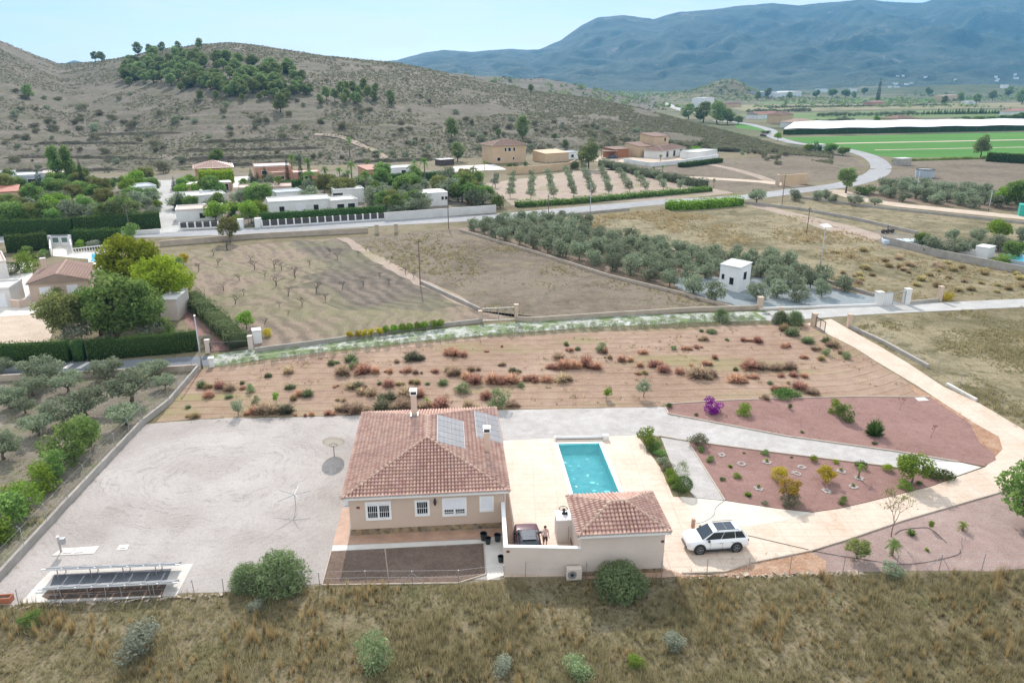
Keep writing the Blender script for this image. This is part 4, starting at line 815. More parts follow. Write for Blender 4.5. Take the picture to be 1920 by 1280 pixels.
# ================================================================ plants
LM = {
 'olive': leafmat('olive_leaves', (.15, .175, .11), (.29, .335, .22), .35), 'grove': leafmat('old_olive_leaves', (.15, .18, .11), (.30, .345, .225), .35),
 'pine': leafmat('pine_needles', (.14, .185, .075), (.27, .34, .14), .5), 'cypress': leafmat('cypress_sprays', (.026, .049, .020), (.058, .094, .032), .15),
 'green': leafmat('green_leaves', (.10, .175, .05), (.235, .34, .10), .5), 'bright': leafmat('bright_leaves', (.13, .22, .03), (.28, .41, .07), .42),
 'lime': leafmat('lime_yellow_leaves', (.15, .22, .018), (.36, .44, .045), .4), 'yellow': leafmat('yellow_leaves', (.377, .290, .029), (.600, .536, .058), .45, (.522, .246, .043)),
 'amber': leafmat('autumn_leaves', (.246, .189, .036), (.493, .334, .072), .45, (.406, .160, .043)), 'grey': leafmat('grey_green_leaves', (.185, .20, .145), (.33, .35, .265), .3),
 'rust': leafmat('rust_dry_stems', (.46, .25, .18), (.62, .39, .28), .6), 'dry': leafmat('dry_brown_stems', (.38, .29, .19), (.56, .43, .31), .6),
 'straw': leafmat('straw_stems', (.348, .275, .131), (.600, .507, .275), .35), 'purple': leafmat('purple_flowers', (.232, .017, .232), (.522, .051, .522), .4, (.087, .116, .043)),
 'hedge': leafmat('hedge_leaves', (.043, .080, .026), (.109, .174, .043), .25), 'sage': leafmat('sage_leaves', (.16, .20, .095), (.29, .35, .18), .35), 'darkred': leafmat('dark_red_leaves', (.102, .029, .029), (.232, .072, .058), .3),
 'grassy': leafmat('wild_grass_blades', (.155, .145, .075), (.37, .315, .175), .45, (.52, .43, .26)), 'tussock': leafmat('tussock_blades', (.22, .155, .07), (.43, .32, .155), .45), 'lentisk': leafmat('grey_green_shrub_leaves', (.12, .165, .07), (.25, .31, .15), .4), 'scrub': leafmat('scrub_leaves', (.12, .125, .075), (.23, .22, .14), .35),
}
M['bark'] = plain('grey_bark', (.16, .125, .10), .9, 0, .25, 4, .3); M['bark_dark'] = plain('dark_bark', (.075, .058, .05), .9, 0, .25, 4, .3); M['bark_palm'] = plain('palm_bark', (.22, .165, .12), .9, 0, .25, 5, .3)
def leaf_quads(cen, outw, size, asp, r, upb=.25, jit=.9):
    n = len(cen); nr = outw + r.normal(0, jit, (n, 3)); nr[:, 2] += upb; nr /= np.linalg.norm(nr, axis=1)[:, None] + 1e-9
    a = np.cross(nr, r.normal(0, 1, (n, 3))); a /= np.linalg.norm(a, axis=1)[:, None] + 1e-9; b = np.cross(nr, a)
    s = size * r.uniform(.6, 1.35, n)[:, None]; a = a * s * .5; b = b * s * .5 * asp
    V = np.stack([cen - a, cen + b * .9, cen + a, cen - b * .9], 1).reshape(-1, 3); F = np.arange(n * 4).reshape(n, 4); return V, F
def cloud(blobs, n, size, asp=.6, seed=0, shell=.55, upb=.25, zmin=.02):
    """leaves spread through overlapping ellipsoids (cx,cy,cz,rx,ry,rz)"""
    r = np.random.default_rng(seed); B = np.array(blobs, float); wgt = (B[:, 3] * B[:, 4] + B[:, 4] * B[:, 5]) ; wgt = wgt / wgt.sum()
    k = r.choice(len(B), n, p=wgt); d = r.normal(0, 1, (n, 3)); d /= np.linalg.norm(d, axis=1)[:, None]; rad = shell + (1 - shell) * r.random(n) ** .6
    rad *= 1 + r.normal(0, .07, n); cen = B[k, :3] + d * rad[:, None] * B[k, 3:6]; ok = cen[:, 2] > zmin; cen, d, k = cen[ok], d[ok], k[ok]
    bt = r.random(len(B)); tint = np.clip(.5 * bt[k] + .5 * r.random(len(k)) + .0, 0, 1); V, F = leaf_quads(cen, d, size, asp, r, upb); return V, F, tint
def blobs_in(w, h, z0, n, br, seed, squash=.8, top=0.0, core=True):
    """clumps spread over a crown of width w and height h starting at z0"""
    r = random.Random(seed); o = []
    if core: o.append((0, 0, z0 + h * .5, w * .32, w * .32, h * .36))
    for i in range(n):
        a = 2 * math.pi * (i / n * 1.618 * 3 + r.random() * .3); ph = r.uniform(-.9, 1.0); rr = math.sqrt(max(0.05, 1 - ph * ph)) * r.uniform(.55, .78); b = br * r.uniform(.7, 1.2) * w
        tw = 1 - top * (ph * .5 + .5); o.append((math.cos(a) * rr * w / 2 * tw, math.sin(a) * rr * w / 2 * tw, z0 + h * (.5 + ph * .36), b, b, b * squash))
    return o
def limb_tree(mb, h, r0, seed, n=5, spread=.45, split=.35, n2=2):
    r = random.Random(seed); zs = h * split; mb.tube([(0, 0, -.1), (r.uniform(-.04, .04) * h, r.uniform(-.04, .04) * h, zs * .5), (0, 0, zs)], [r0 * 1.35, r0, r0 * .85], 7)
    tips = []
    for i in range(n):
        a = 2 * math.pi * i / n + r.uniform(-.4, .4); l = h * spread * r.uniform(.7, 1.2); p0 = Vector((0, 0, zs * r.uniform(.75, 1))); p2 = Vector((math.cos(a) * l, math.sin(a) * l, h * r.uniform(.62, .92))); p1 = p0.lerp(p2, .5) + Vector((r.uniform(-.1, .1), r.uniform(-.1, .1), .03)) * h
        mb.tube([p0, p1, p2], [r0 * .6, r0 * .4, r0 * .14], 5); tips.append(p2)
        for j in range(n2):
            q = p1 + Vector((r.uniform(-1, 1), r.uniform(-1, 1), r.uniform(.1, .8))) * h * .26; mb.tube([p1, q], [r0 * .3, r0 * .08], 4); tips.append(q)
    return tips
KIND = {}
def add_kind(k, parts, w, h): KIND.setdefault(k, []).append((parts, w, h))
def leafmesh(nm, v, mat): return npmesh(nm, v[0], v[1], LM[mat], tint=v[2])
def mk_tree(k, mat, w, h, z0, n, size, seed, nb=14, br=.2, squash=.8, r0=.09, bark='bark', shell=.5, top=0, asp=.55, split=.35, limbs=5):
    t = MB(); limb_tree(t, z0 + (h - z0) * .75, r0, seed, limbs, .38 * w / h, split)
    add_kind(k, [('trunk', t.mesh('trunk', M[bark], True)), ('crown', leafmesh('crown', cloud(blobs_in(w, h - z0, z0, nb, br, seed, squash, top), n, size * 1.5, asp, seed, shell), mat))], w, h)
def mk_shrub(k, mat, w, h, n, size, seed, nb=9, br=.24, asp=.55, shell=.5, upb=.25):
    o = blobs_in(w, h * 1.15, -h * .15, nb, br, seed, .8); add_kind(k, [('shrub', leafmesh('shrub', cloud(o, n, size, asp, seed, shell, upb), mat))], w, h)
def mk_blades(k, mat, w, h, n, wid, seed, droop=.25, lean=.9, up=False):
    """stems or blades that radiate from the base"""
    r = np.random.default_rng(seed); a = r.random(n) * 2 * np.pi; el = np.arccos(np.clip(r.random(n) * (.97 if not up else .5) + (0.03 if not up else .5), 0, 1)) * lean
    l = r.uniform(.65, 1.05, n); dx = np.sin(el) * np.cos(a); dy = np.sin(el) * np.sin(a); dz = np.cos(el); b0 = r.normal(0, .05, (n, 2)) * w
    tip = np.stack([b0[:, 0] + dx * l * w / 2, b0[:, 1] + dy * l * w / 2, np.maximum(dz * l * h - droop * h * np.sin(el) ** 2 * .4, .02)], 1)
    mid = np.stack([b0[:, 0] + dx * l * w * .27, b0[:, 1] + dy * l * w * .27, dz * l * h * .58 + .02], 1); base = np.stack([b0[:, 0], b0[:, 1], np.zeros(n)], 1)
    s = np.stack([-np.sin(a + r.normal(0, .6, n)), np.cos(a), r.normal(0, .2, n)], 1) * wid * .5
    V = np.stack([base - s * .6, base + s * .6, mid + s, tip, mid - s], 1).reshape(-1, 3); F = np.arange(n * 5).reshape(n, 5)
    add_kind(k, [('shrub', npmesh('shrub', V, F, LM[mat], tint=r.random(n)))], w, h)
def mk_palm(k, w, h, seed, mat='green', nf=26, tr=.2):
    r = random.Random(seed); t = MB(); t.tube([(0, 0, -.1), (.03, .02, h * .5), (0, 0, h * .82)], [tr * 1.3, tr, tr * .95], 8); V = []; F = []; tn = []
    for i in range(nf):
        a = 2 * math.pi * i / nf * 2.618 ; el = r.uniform(-.45, 1.25); L = w / 2 * r.uniform(.85, 1.1); prev = None; d = Vector((math.cos(a), math.sin(a), 0)); sd_ = Vector((-d.y, d.x, 0))
        pts = []
        for j in range(7):
            f = j / 6; pts.append(Vector((0, 0, h * .82)) + d * L * f * math.cos(el) ** .5 * (1 - .1 * f) + Vector((0, 0, L * (math.sin(el) * f - .62 * f * f))))
        for j in range(6):
            for sgn in (-1, 1):
                for q in (0, .5):
                    p = pts[j].lerp(pts[j + 1], q); ln = w * .16 * (1 - abs(j / 6 - .35)) ; e = p + sd_ * sgn * ln * .8 + (pts[j + 1] - pts[j]).normalized() * ln * .5 - Vector((0, 0, ln * .3)); p2 = pts[j].lerp(pts[j + 1], q + .4)
                    o = len(V); V += [p, p2, e]; F.append((o, o + 1, o + 2)); tn.append(r.random())
    add_kind(k, [('trunk', t.mesh('trunk', M['bark_palm'], True)), ('crown', npmesh('crown', [tuple(v) for v in V], F, LM[mat], tint=tn))], w, h)
def mk_bare(k, w, h, seed, bark='bark_dark', leaves=None, depth=4, r0=.07):
    r = random.Random(seed); t = MB(); tips = []
    def go(p, d, l, rad, dep):
        q = p + d * l + Vector((r.uniform(-.1, .1), r.uniform(-.1, .1), 0)) * l; t.tube([p, p.lerp(q, .5) + Vector((r.uniform(-.06, .06), r.uniform(-.06, .06), 0)) * l, q], [rad, rad * .85, rad * .65], 5 if dep > 2 else 3, cap=False)
        if dep == 0: tips.append(q); return
        for i in range(r.choice((2, 3, 3))):
            nd = (d + Vector((r.uniform(-1, 1), r.uniform(-1, 1), r.uniform(-.25, .6))) * .85).normalized(); nd.z = max(nd.z, .05); go(q, nd.normalized(), l * r.uniform(.62, .85), rad * .62, dep - 1)
    go(Vector((0, 0, -.05)), Vector((r.uniform(-.1, .1), 0, 1)).normalized(), h * .32, r0, depth)
    wd = max(max(abs(p.x), abs(p.y)) for p in tips) * 2; hh = max(p.z for p in tips); s = Vector((w / wd, w / wd, h / hh)); t.v = [(v[0] * s.x, v[1] * s.y, v[2] * s.z) for v in t.v]
    parts = [('branches', t.mesh('branches', M[bark], True))]
    if leaves:
        rr = np.random.default_rng(seed); tp = np.array([[p.x * s.x, p.y * s.y, p.z * s.z] for p in tips]); tp = np.repeat(tp, leaves[1], 0) + rr.normal(0, w * .045, (len(tp) * leaves[1], 3)); V, F = leaf_quads(tp, np.zeros_like(tp) + [0, 0, .4], leaves[2], .6, rr); parts.append(('crown', npmesh('crown', V, F, LM[leaves[0]], tint=rr.random(len(F)))))
    add_kind(k, parts, w, h)
for s in range(4): mk_tree('olive', 'olive', 3.4, 3.0, .2, 1500, .20, 10 + s, 12, .23, .85, .10, limbs=4, split=.25)
for s in range(4): mk_tree('grove_olive', 'grove', 5.6, 4.0, 1.0, 2600, .20, 20 + s, 22, .125, .8, .17, limbs=6, split=.3, shell=.25)
for s in range(4): mk_tree('pine', 'pine', 6.2, 7.2, .4, 1500, .42, 30 + s, 16, .2, .7, .16, 'bark_dark', top=.45)
mk_tree('field_pine', 'pine', 6.0, 6.4, 1.2, 3200, .26, 39, 22, .16, .7, .16, 'bark_dark', top=.15); mk_tree('field_pine', 'pine', 6.0, 6.2, .7, 3000, .26, 38, 20, .18, .8, .16, 'bark_dark', top=.35)
for s in range(2): mk_tree('broad', 'green', 6.0, 6.4, .9, 4200, .26, 50 + s, 24, .17, .85, .2)
for s in range(2): mk_tree('lime_tree', 'lime', 8.0, 7.5, 1.0, 6500, .30, 54 + s, 30, .15, .85, .22)
for s in range(2): mk_tree('bright_tree', 'bright', 4.0, 3.9, .6, 2200, .22, 58 + s, 16, .2, .9, .09)
mk_tree('pepper_tree', 'green', 7.5, 8.5, 1.0, 6500, .30, 62, 30, .16, 1.0, .22); mk_tree('amber_tree', 'amber', 4.0, 4.2, .9, 1700, .2, 63, 16, .16, .8, .09, shell=.3); mk_tree('amber_tree', 'yellow', 3.0, 2.6, .4, 1300, .17, 64, 12, .18, .8, .06, shell=.3)
LM['khaki'] = leafmat('khaki_leaves', (.15, .17, .06), (.29, .30, .11), .45)
mk_tree('dusty_tree', 'khaki', 6.5, 7.0, 1.0, 4200, .26, 65, 24, .15, .9, .16, shell=.25); mk_tree('poplar', 'green', 3.2, 9.5, .8, 2400, .32, 66, 16, .26, 1.6, .14)
mk_tree('fruit_tree', 'bright', 1.5, 1.8, .5, 420, .17, 67, 7, .25, .8, .035); mk_tree('young_olive', 'olive', 1.9, 2.0, .55, 700, .14, 68, 9, .24, .9, .05); mk_tree('young_olive', 'olive', 1.9, 2.0, .4, 700, .14, 69, 9, .24, .9, .05)
for s in range(2):
    b = [(0, 0, .2 + 9 * f, .95 * (1 - f) ** .6 * min(1, .5 + f * 5) + .05, .95 * (1 - f) ** .6 * min(1, .5 + f * 5) + .05, .8) for f in np.linspace(0, .97, 14)]
    t = MB(); t.tube([(0, 0, -.1), (0, 0, 3)], [.16, .1], 6); add_kind('cypress', [('trunk', t.mesh('trunk', M['bark_dark'], True)), ('crown', leafmesh('crown', cloud(b, 2000, .26, .45, 70 + s, .6, .6), 'cypress'))], 1.9, 9.4)
b = [(0, 0, .3 + 6 * f, 2.2 * (1 - f) + .1, 2.2 * (1 - f) + .1, .6) for f in np.linspace(0, .97, 12)]; t = MB(); t.tube([(0, 0, -.1), (0, 0, 4)], [.16, .1], 6); add_kind('conifer', [('trunk', t.mesh('trunk', M['bark_dark'], True)), ('crown', leafmesh('crown', cloud(b, 2400, .3, .45, 75, .5, .3), 'cypress'))], 4.4, 6.6)
for s in range(2): mk_palm('palm', 4.2, 6.0, 80 + s)
mk_palm('small_palm', 2.0, 1.6, 83, nf=24, tr=.12); mk_palm('cycad', 1.3, .8, 84, 'bright', 22, .1); mk_palm('banana', 1.4, 1.9, 85, 'bright', 11, .08)
for s in range(3): mk_bare('bare_tree', 3.6, 2.8, 90 + s, depth=5, r0=.075)
mk_bare('leafy_bare', 2.6, 3.0, 94, 'bark', ('amber', 6, .13), 4, .05); mk_bare('upright_tree', 2.3, 3.3, 98, 'bark', ('khaki', 2, .12), 5, .06)
mk_bare('sapling', .8, 1.5, 95, 'bark_dark', ('darkred', 3, .09), 3, .02)
mk_bare('thin_leaf_tree', 3.6, 5.2, 96, 'bark', ('amber', 26, .2), 4, .08); mk_bare('twig', .3, .8, 97, 'bark_dark', None, 2, .012)
for k, m_ in (('green_shrub', 'green'), ('bright_shrub', 'bright'), ('sage_shrub', 'sage'), ('grey_shrub', 'grey'), ('dark_shrub', 'hedge'), ('lime_shrub', 'lime'), ('yellow_shrub', 'yellow'), ('purple_shrub', 'purple'), ('scrub_bush', 'scrub'), ('olive_shrub', 'olive')):
    for s in range(2): mk_shrub(k, m_, 1.6, 1.25, 1500, .125, 100 + s + len(KIND) * 3)
for k, m_ in (('rust_bush', 'rust'), ('dry_bush', 'dry'), ('straw_bush', 'straw'), ('mixed_bush', 'scrub'), ('sage_bush', 'sage')):
    for s in range(3):
        r0_ = len(KIND) * 7 + s; mk_shrub('tmp', m_, 1.4, 1.0, 420, .14, r0_, asp=.25, upb=-.1, shell=.15); mk_blades('tmp2', m_, 1.5, 1.1, 240, .05, r0_)
        a_, b_ = KIND.pop('tmp')[0][0][0][1], KIND.pop('tmp2')[0][0][0][1]; bm = bmesh.new(); bm.from_mesh(a_); bm.from_mesh(b_); bm.to_mesh(a_); bm.free(); add_kind(k, [('shrub', a_)], 1.5, 1.05)
mk_blades('yucca', 'hedge', 1.8, 1.5, 240, .11, 140, .1); mk_blades('agave', 'green', 1.2, .8, 90, .1, 141, .1); mk_blades('sprig', 'bright', .5, .42, 40, .06, 142); mk_blades('spiky', 'bright', 1.0, .7, 160, .07, 143)
for s in range(2): mk_shrub('topiary', 'hedge', 1.2, 1.1, 3200, .06, 146 + s, 4, .3, shell=.8)
KIND['topiary'] = []; v = cloud([(0, 0, .62, .6, .6, .56)], 4200, .065, .6, 9, .93, .1); add_kind('topiary', [('shrub', leafmesh('shrub', v, 'hedge'))], 1.2, 1.2)
v = cloud([(0, 0, .25, 1.0, .8, .38), (.5, .2, .2, .7, .6, .3), (-.5, -.1, .2, .7, .6, .3)], 1900, .12, .5, 12, .5); add_kind('spreading', [('shrub', leafmesh('shrub', v, 'hedge'))], 2.2, .62)
b = [(math.cos(a) * .9 * q, math.sin(a) * .9 * q, z, .55, .55, .6) for q, z, k in ((1, .6, 9), (.75, 1.5, 7), (.4, 2.1, 5)) for a in np.linspace(0, 6.0, k)]
v = cloud(b, 5200, .24, .24, 13, .3, .1); add_kind('oleander', [('shrub', leafmesh('shrub', v, 'lentisk')), ('stems', MB().tube([(0, 0, 0), (.3, .1, 1.6)], [.05, .02], 5).tube([(0, 0, 0), (-.4, 0, 1.5)], [.05, .02], 5).tube([(0, 0, 0), (0, -.4, 1.4)], [.05, .02], 5).mesh('stems', M['bark']))], 3.0, 2.5)
v = cloud(b, 1500, .2, .25, 14, .2, .1); add_kind('lane_shrub', [('shrub', leafmesh('shrub', v, 'sage'))], 3.0, 2.5)
v = cloud(b, 1500, .2, .25, 15, .2, .1); add_kind('lane_shrub', [('shrub', leafmesh('shrub', v, 'grey'))], 3.0, 2.5)
v = cloud(blobs_in(3.2, 2.7, -.2, 18, .22, 77, .9), 12000, .15, .6, 16, .5); add_kind('round_shrub', [('shrub', leafmesh('shrub', v, 'lentisk'))], 3.2, 2.5)
CAT_NAME = {}
pc_ = {}
def plant(kind, px, py, wpx, label, cat, name, group=None, hf=1.0, hill=False, var=None, z=None, wm=None, rz=None):
    if len(KIND[kind][0][0]) == 1 and wpx: py -= .30 * wpx * -ray(px, py)[2] / math.sqrt(1 + ((px - 960) / FPX) ** 2)
    p = PT(px, py) if hill else P(px, py); parts, w0, h0 = KIND[kind][(var if var is not None else rnd.randrange(len(KIND[kind]))) % len(KIND[kind])]
    s = (wm if wm else wpx * mt(p)) / w0; rot = rz if rz is not None else rnd.uniform(0, 6.28); sca = (s, s, s * hf)
    if len(parts) == 1:
        o = mobj(name, parts[0][1]); o.location = p; o.rotation_euler = (0, 0, rot); o.scale = sca; tag(o, label, cat, group); return o
    t = thing(name, label, cat, p, rot, group); t.scale = sca
    for nm, me in parts: mobj(nm, me, t)
    return t
def hedge(name, label, pxs, width, h, mat='hedge', dens=55, size=.16, group=None, world=False, seed=1, rough=1.0):
    """a clipped hedge along a line of photo pixels: a leafy skin over a leafy body"""
    pts = [P(*p) for p in pxs] if not world else pxs; r = np.random.default_rng(seed + int(abs(pts[0].x) * 10)); C_, N_ = [], []; o = Vector((pts[0].x, pts[0].y, 0)); core = MB()
    for i in range(len(pts) - 1):
        a, b = pts[i] - o, pts[i + 1] - o; L_h = (b - a).length; d = (b - a) / L_h; nn = Vector((-d.y, d.x, 0)); n = int(L_h * (width + 2 * h) * dens); u = r.random(n) * L_h; side = r.random(n) * (width + 2 * h)
        wob = rough * (.10 * np.sin(u * 1.3 / rough ** .5) + .07 * np.sin(u * 3.1 / rough ** .5 + 1)) + r.normal(0, .04 * rough, n); off = np.where(side < h, -width / 2, np.where(side > h + width, width / 2, side - h - width / 2)) + r.normal(0, .05, n) + wob * .6; zz = np.where(side < h, side, np.where(side > h + width, side - h - width, h + wob + .05 * np.sin(u * 9) )) + r.normal(0, .05, n)
        C_.append(np.array(a)[None] + u[:, None] * np.array(d)[None] + off[:, None] * np.array(nn)[None] + np.stack([0 * u, 0 * u, zz], 1))
        N_.append(np.where((side < h)[:, None], -np.array(nn)[None], np.where((side > h + width)[:, None], np.array(nn)[None], np.array([[0, 0, 1.0]]))))
        core.obox(a, b, width * .82, 0, h * .93 - .16 * (rough - 1) * .5)
    V, F = leaf_quads(np.concatenate(C_), np.concatenate(N_), size, .6, r, .1, .5); nl = len(F); cv = np.array(core.v); cf = np.array(core.f) + len(V)
    me = npmesh(name, np.concatenate([V, cv]), np.concatenate([F, cf]), LM[mat], tint=np.concatenate([r.random(nl), np.zeros(len(cf))]))
    ob_ = mobj(name, me); ob_.location = o; tag(ob_, label, 'hedge', group); return ob_
# ================================================================ planting on the property
G = plant
G('purple_shrub', 1335, 777, 38, 'purple bougainvillea in flower on the upper red gravel bed', 'shrub', 'bougainvillea', hf=1.05)
G('bright_shrub', 1395, 780, 34, 'yellow-green rounded shrub right of the purple bougainvillea', 'shrub', 'shrub', hf=.8)
G('dark_shrub', 1254, 765, 14, 'small dark bush at the pointed tip of the upper red bed', 'shrub', 'shrub', hf=.8)
G('dark_shrub', 1306, 780, 9, 'tiny dark bush by the kerb left of the bougainvillea', 'shrub', 'shrub', hf=.7)
G('dark_shrub', 1481, 768, 9, 'tiny dark conifer alone at the top of the upper red bed', 'shrub', 'shrub', hf=1.7)
G('green_shrub', 1582, 793, 40, 'tall leafy green shrub in the middle of the upper red bed', 'shrub', 'shrub', hf=1.05); G('bright_shrub', 1564, 778, 28, 'bright green shrub leaning behind the tall leafy shrub', 'shrub', 'shrub', hf=1.3)
G('yucca', 1638, 821, 44, 'dark green spiky yucca in the upper red gravel bed', 'yucca', 'yucca')
G('sapling', 1687, 770, 14, 'dark red sapling casting a long shadow near the white slab', 'sapling', 'sapling'); G('sapling', 1746, 823, 18, 'leafless purple sapling beside the round end of the upper bed', 'sapling', 'sapling', hf=.8)
G('twig', 1536, 777, 5, 'short dead twig near the top of the upper red bed', 'twig', 'twig'); G('twig', 1501, 808, 7, 'thin dead twig near the kerb of the upper red bed', 'twig', 'twig', hf=1.3)
G('dark_shrub', 1640, 834, 12, 'tiny brown bush by the kerb below the yucca', 'shrub', 'shrub', hf=.5); G('dark_shrub', 1504, 812, 9, 'tiny dark bush by the kerb under the thin twig', 'shrub', 'shrub', hf=.5)
G('scrub_bush', 1310, 839, 38, 'brownish dome shaped shrub at the top left corner of the lower bed', 'shrub', 'shrub', hf=.75)
for px, py, w, k, hf, lb in [(1314, 848, 17, 'green_shrub', .7, 'small green shrub just below the brownish dome shrub'), (1330, 867, 20, 'green_shrub', .7, 'low green shrub near the gravel path on the lower bed'), (1369, 877, 11, 'spiky', 1, 'small spiky yellow-green plant above the pair of low shrubs'),
       (1381, 898, 18, 'bright_shrub', .7, 'low bright shrub left of the amber tree'), (1355, 902, 12, 'dark_shrub', .7, 'small dark green mound left of the low bright shrub'), (1403, 932, 17, 'spiky', .9, 'spiky lime plant near the pointed lower edge of the bed'), (1434, 947, 14, 'olive_shrub', .7, 'olive green mound at the lower edge left of the dark mound'),
       (1482, 953, 40, 'scrub_bush', .8, 'dark mound of foliage below the amber tree'), (1578, 946, 22, 'green_shrub', .85, 'rounded green ball shrub on the lower right edge of the bed'), (1434, 854, 17, 'green_shrub', .75, 'small green shrub by the kerb near the first stone ring'), (1525, 866, 19, 'lime_shrub', .75, 'small lime shrub on the kerb above the yellow shrub'),
       (1568, 870, 14, 'lime_shrub', .6, 'tiny lime tuft by the kerb right of the yellow shrub'), (1613, 880, 22, 'dark_shrub', .85, 'dark rounded shrub behind the banana plant'), (1664, 885, 22, 'lime_shrub', .7, 'low lime shrub left of the big yellow-green tree'), (1694, 919, 30, 'bright_shrub', .75, 'yellow-green mound at the foot of the big yellow-green tree'),
       (1395, 851, 6, 'dark_shrub', .7, 'tiny dark tuft beside the upper kerb of the lower bed'), (1484, 859, 7, 'dark_shrub', .5, 'tiny dark tuft by the kerb left of the lime shrub'), (1722, 909, 14, 'dark_shrub', .6, 'small dark bush between the yellow-green mound and the juniper')]:
    G(k, px, py, w, lb, 'shrub', 'shrub', hf=hf)
G('amber_tree', 1478, 938, 52, 'small amber leaved tree in the lower red bed', 'tree', 'ornamental_tree', var=0, hf=.85); G('yellow_shrub', 1459, 905, 30, 'yellow bush behind the amber leaved tree', 'shrub', 'shrub', hf=1.3)
G('amber_tree', 1548, 903, 46, 'yellow spreading shrub in the middle of the lower red bed', 'shrub', 'ornamental_shrub', var=1, hf=.75)
G('banana', 1609, 897, 26, 'young banana plant with broad lime leaves', 'banana plant', 'banana_plant'); G('bright_tree', 1709, 905, 66, 'big yellow-green tree at the drive end of the lower bed', 'tree', 'ornamental_tree', hf=.95)
G('spreading', 1760, 902, 58, 'dark spreading juniper by the white driveway threshold', 'juniper', 'juniper')
M['stone_white'] = plain('white_stones', (.34, .29, .265), .9, 0, .25, 9, .3)
for px, py, sp, lb in [(1353, 853, 0, 'ring of white stones lying flat near the brownish dome shrub'), (1390, 870, 0, 'ring of white stones right of the spiky plant'), (1503, 876, 0, 'ring of white stones left of the yellow shrub'), (1493, 888, 0, 'ring of white stones right behind the amber tree'), (1422, 916, 1, 'ring of white stones with a sprig left of the amber tree'),
       (1550, 921, 0, 'ring of white stones below the yellow shrub'), (1577, 884, 1, 'ring of white stones with a sprig right of the yellow shrub'), (1600, 913, 1, 'ring of white stones with a sprig below the banana plant'), (1438, 867, 1, 'ring of white stones with a sprig near the upper kerb'), (1611, 897, 0, 'ring of white stones round the banana plant')]:
    p = P(px, py); r_ = random.Random(px); t = thing('stone_ring', lb, 'stones', p, 0, 'rings of white stones in the lower red bed'); mb = MB(); rr = 7.5 * mt(p)
    for i in range(26):
        a = 2 * math.pi * i / 26; q = rr * r_.uniform(.55, 1.1); s_ = r_.uniform(.07, .13); c_ = (math.cos(a) * q, math.sin(a) * q); mb.lathe([(.01, .085 * r_.uniform(.6, 1)), (s_ * .8, .06), (s_, .03), (s_ * .8, .0)][::-1], (c_[0], c_[1], .02), 6)
    mb.build('stones', M['stone_white'], t)
    if sp: G('sprig', px, py - 1, 11, 'green sprig planted inside ' + lb.split(' with')[0] + ' ' + ' '.join(lb.split(' sprig ')[1:]), 'plant', 'sprig')
# planting strip beside the terrace
for px, py, w, k, hf, lb in [(1214, 836, 38, 'bright_shrub', 1.2, 'bright green bush at the upper end of the terrace strip'), (1232, 845, 24, 'green_shrub', .9, 'mid green bush beside the bright bush of the strip'), (1238, 858, 26, 'green_shrub', .7, 'low green plant below the upper bushes of the strip'), (1244, 872, 26, 'olive_shrub', .6, 'low grey plant halfway down the strip'), (1250, 884, 28, 'scrub_bush', .6, 'low brownish plant above the tall wispy shrub'),
       (1256, 897, 26, 'bright_shrub', .8, 'bright low bush left of the tall wispy shrub'), (1262, 910, 28, 'bright_shrub', .9, 'bright leafy bush beside the clipped ball'), (1270, 920, 24, 'green_shrub', .7, 'low green plant at the foot of the clipped ball'), (1222, 850, 24, 'dark_shrub', .6, 'dark low plant at the terrace edge of the strip')]:
    G(k, px, py, w, lb, 'shrub', 'shrub', hf=hf)
G('lane_shrub', 1278, 898, 38, 'tall wispy grey-green shrub in the terrace strip', 'shrub', 'shrub', var=0, hf=1.0)
G('topiary', 1281, 926, 31, 'clipped dark green ball at the lower end of the strip', 'topiary', 'topiary_ball')
# lower right bed
G('dusty_tree', 1606, 1046, 54, 'small tree with amber leaves below the drive', 'tree', 'ornamental_tree', hf=.7)
G('upright_tree', 1671, 1006, 74, 'nearly bare tree with upright branches beside the drive', 'tree', 'ornamental_tree', hf=1.0)
G('small_palm', 1672, 1040, 38, 'small fan palm below the nearly bare tree', 'palm', 'palm'); G('agave', 1708, 1006, 24, 'grey-green agave right of the nearly bare tree', 'agave', 'agave'); G('fruit_tree', 1743, 993, 12, 'thin young sapling right of the agave', 'sapling', 'sapling', hf=1.5)
G('cycad', 1804, 994, 26, 'small cycad with stiff lime fronds on the pink gravel', 'cycad', 'cycad'); G('twig', 1800, 1048, 10, 'thin leafless stem near the front fence', 'twig', 'twig', hf=1.8); G('sprig', 1738, 1034, 12, 'green sprig near the corner post on the pink gravel', 'plant', 'sprig')
G('broad', 1932, 985, 150, 'large dark green tree at the right edge of the photo', 'tree', 'garden_tree', hf=.85, var=0)
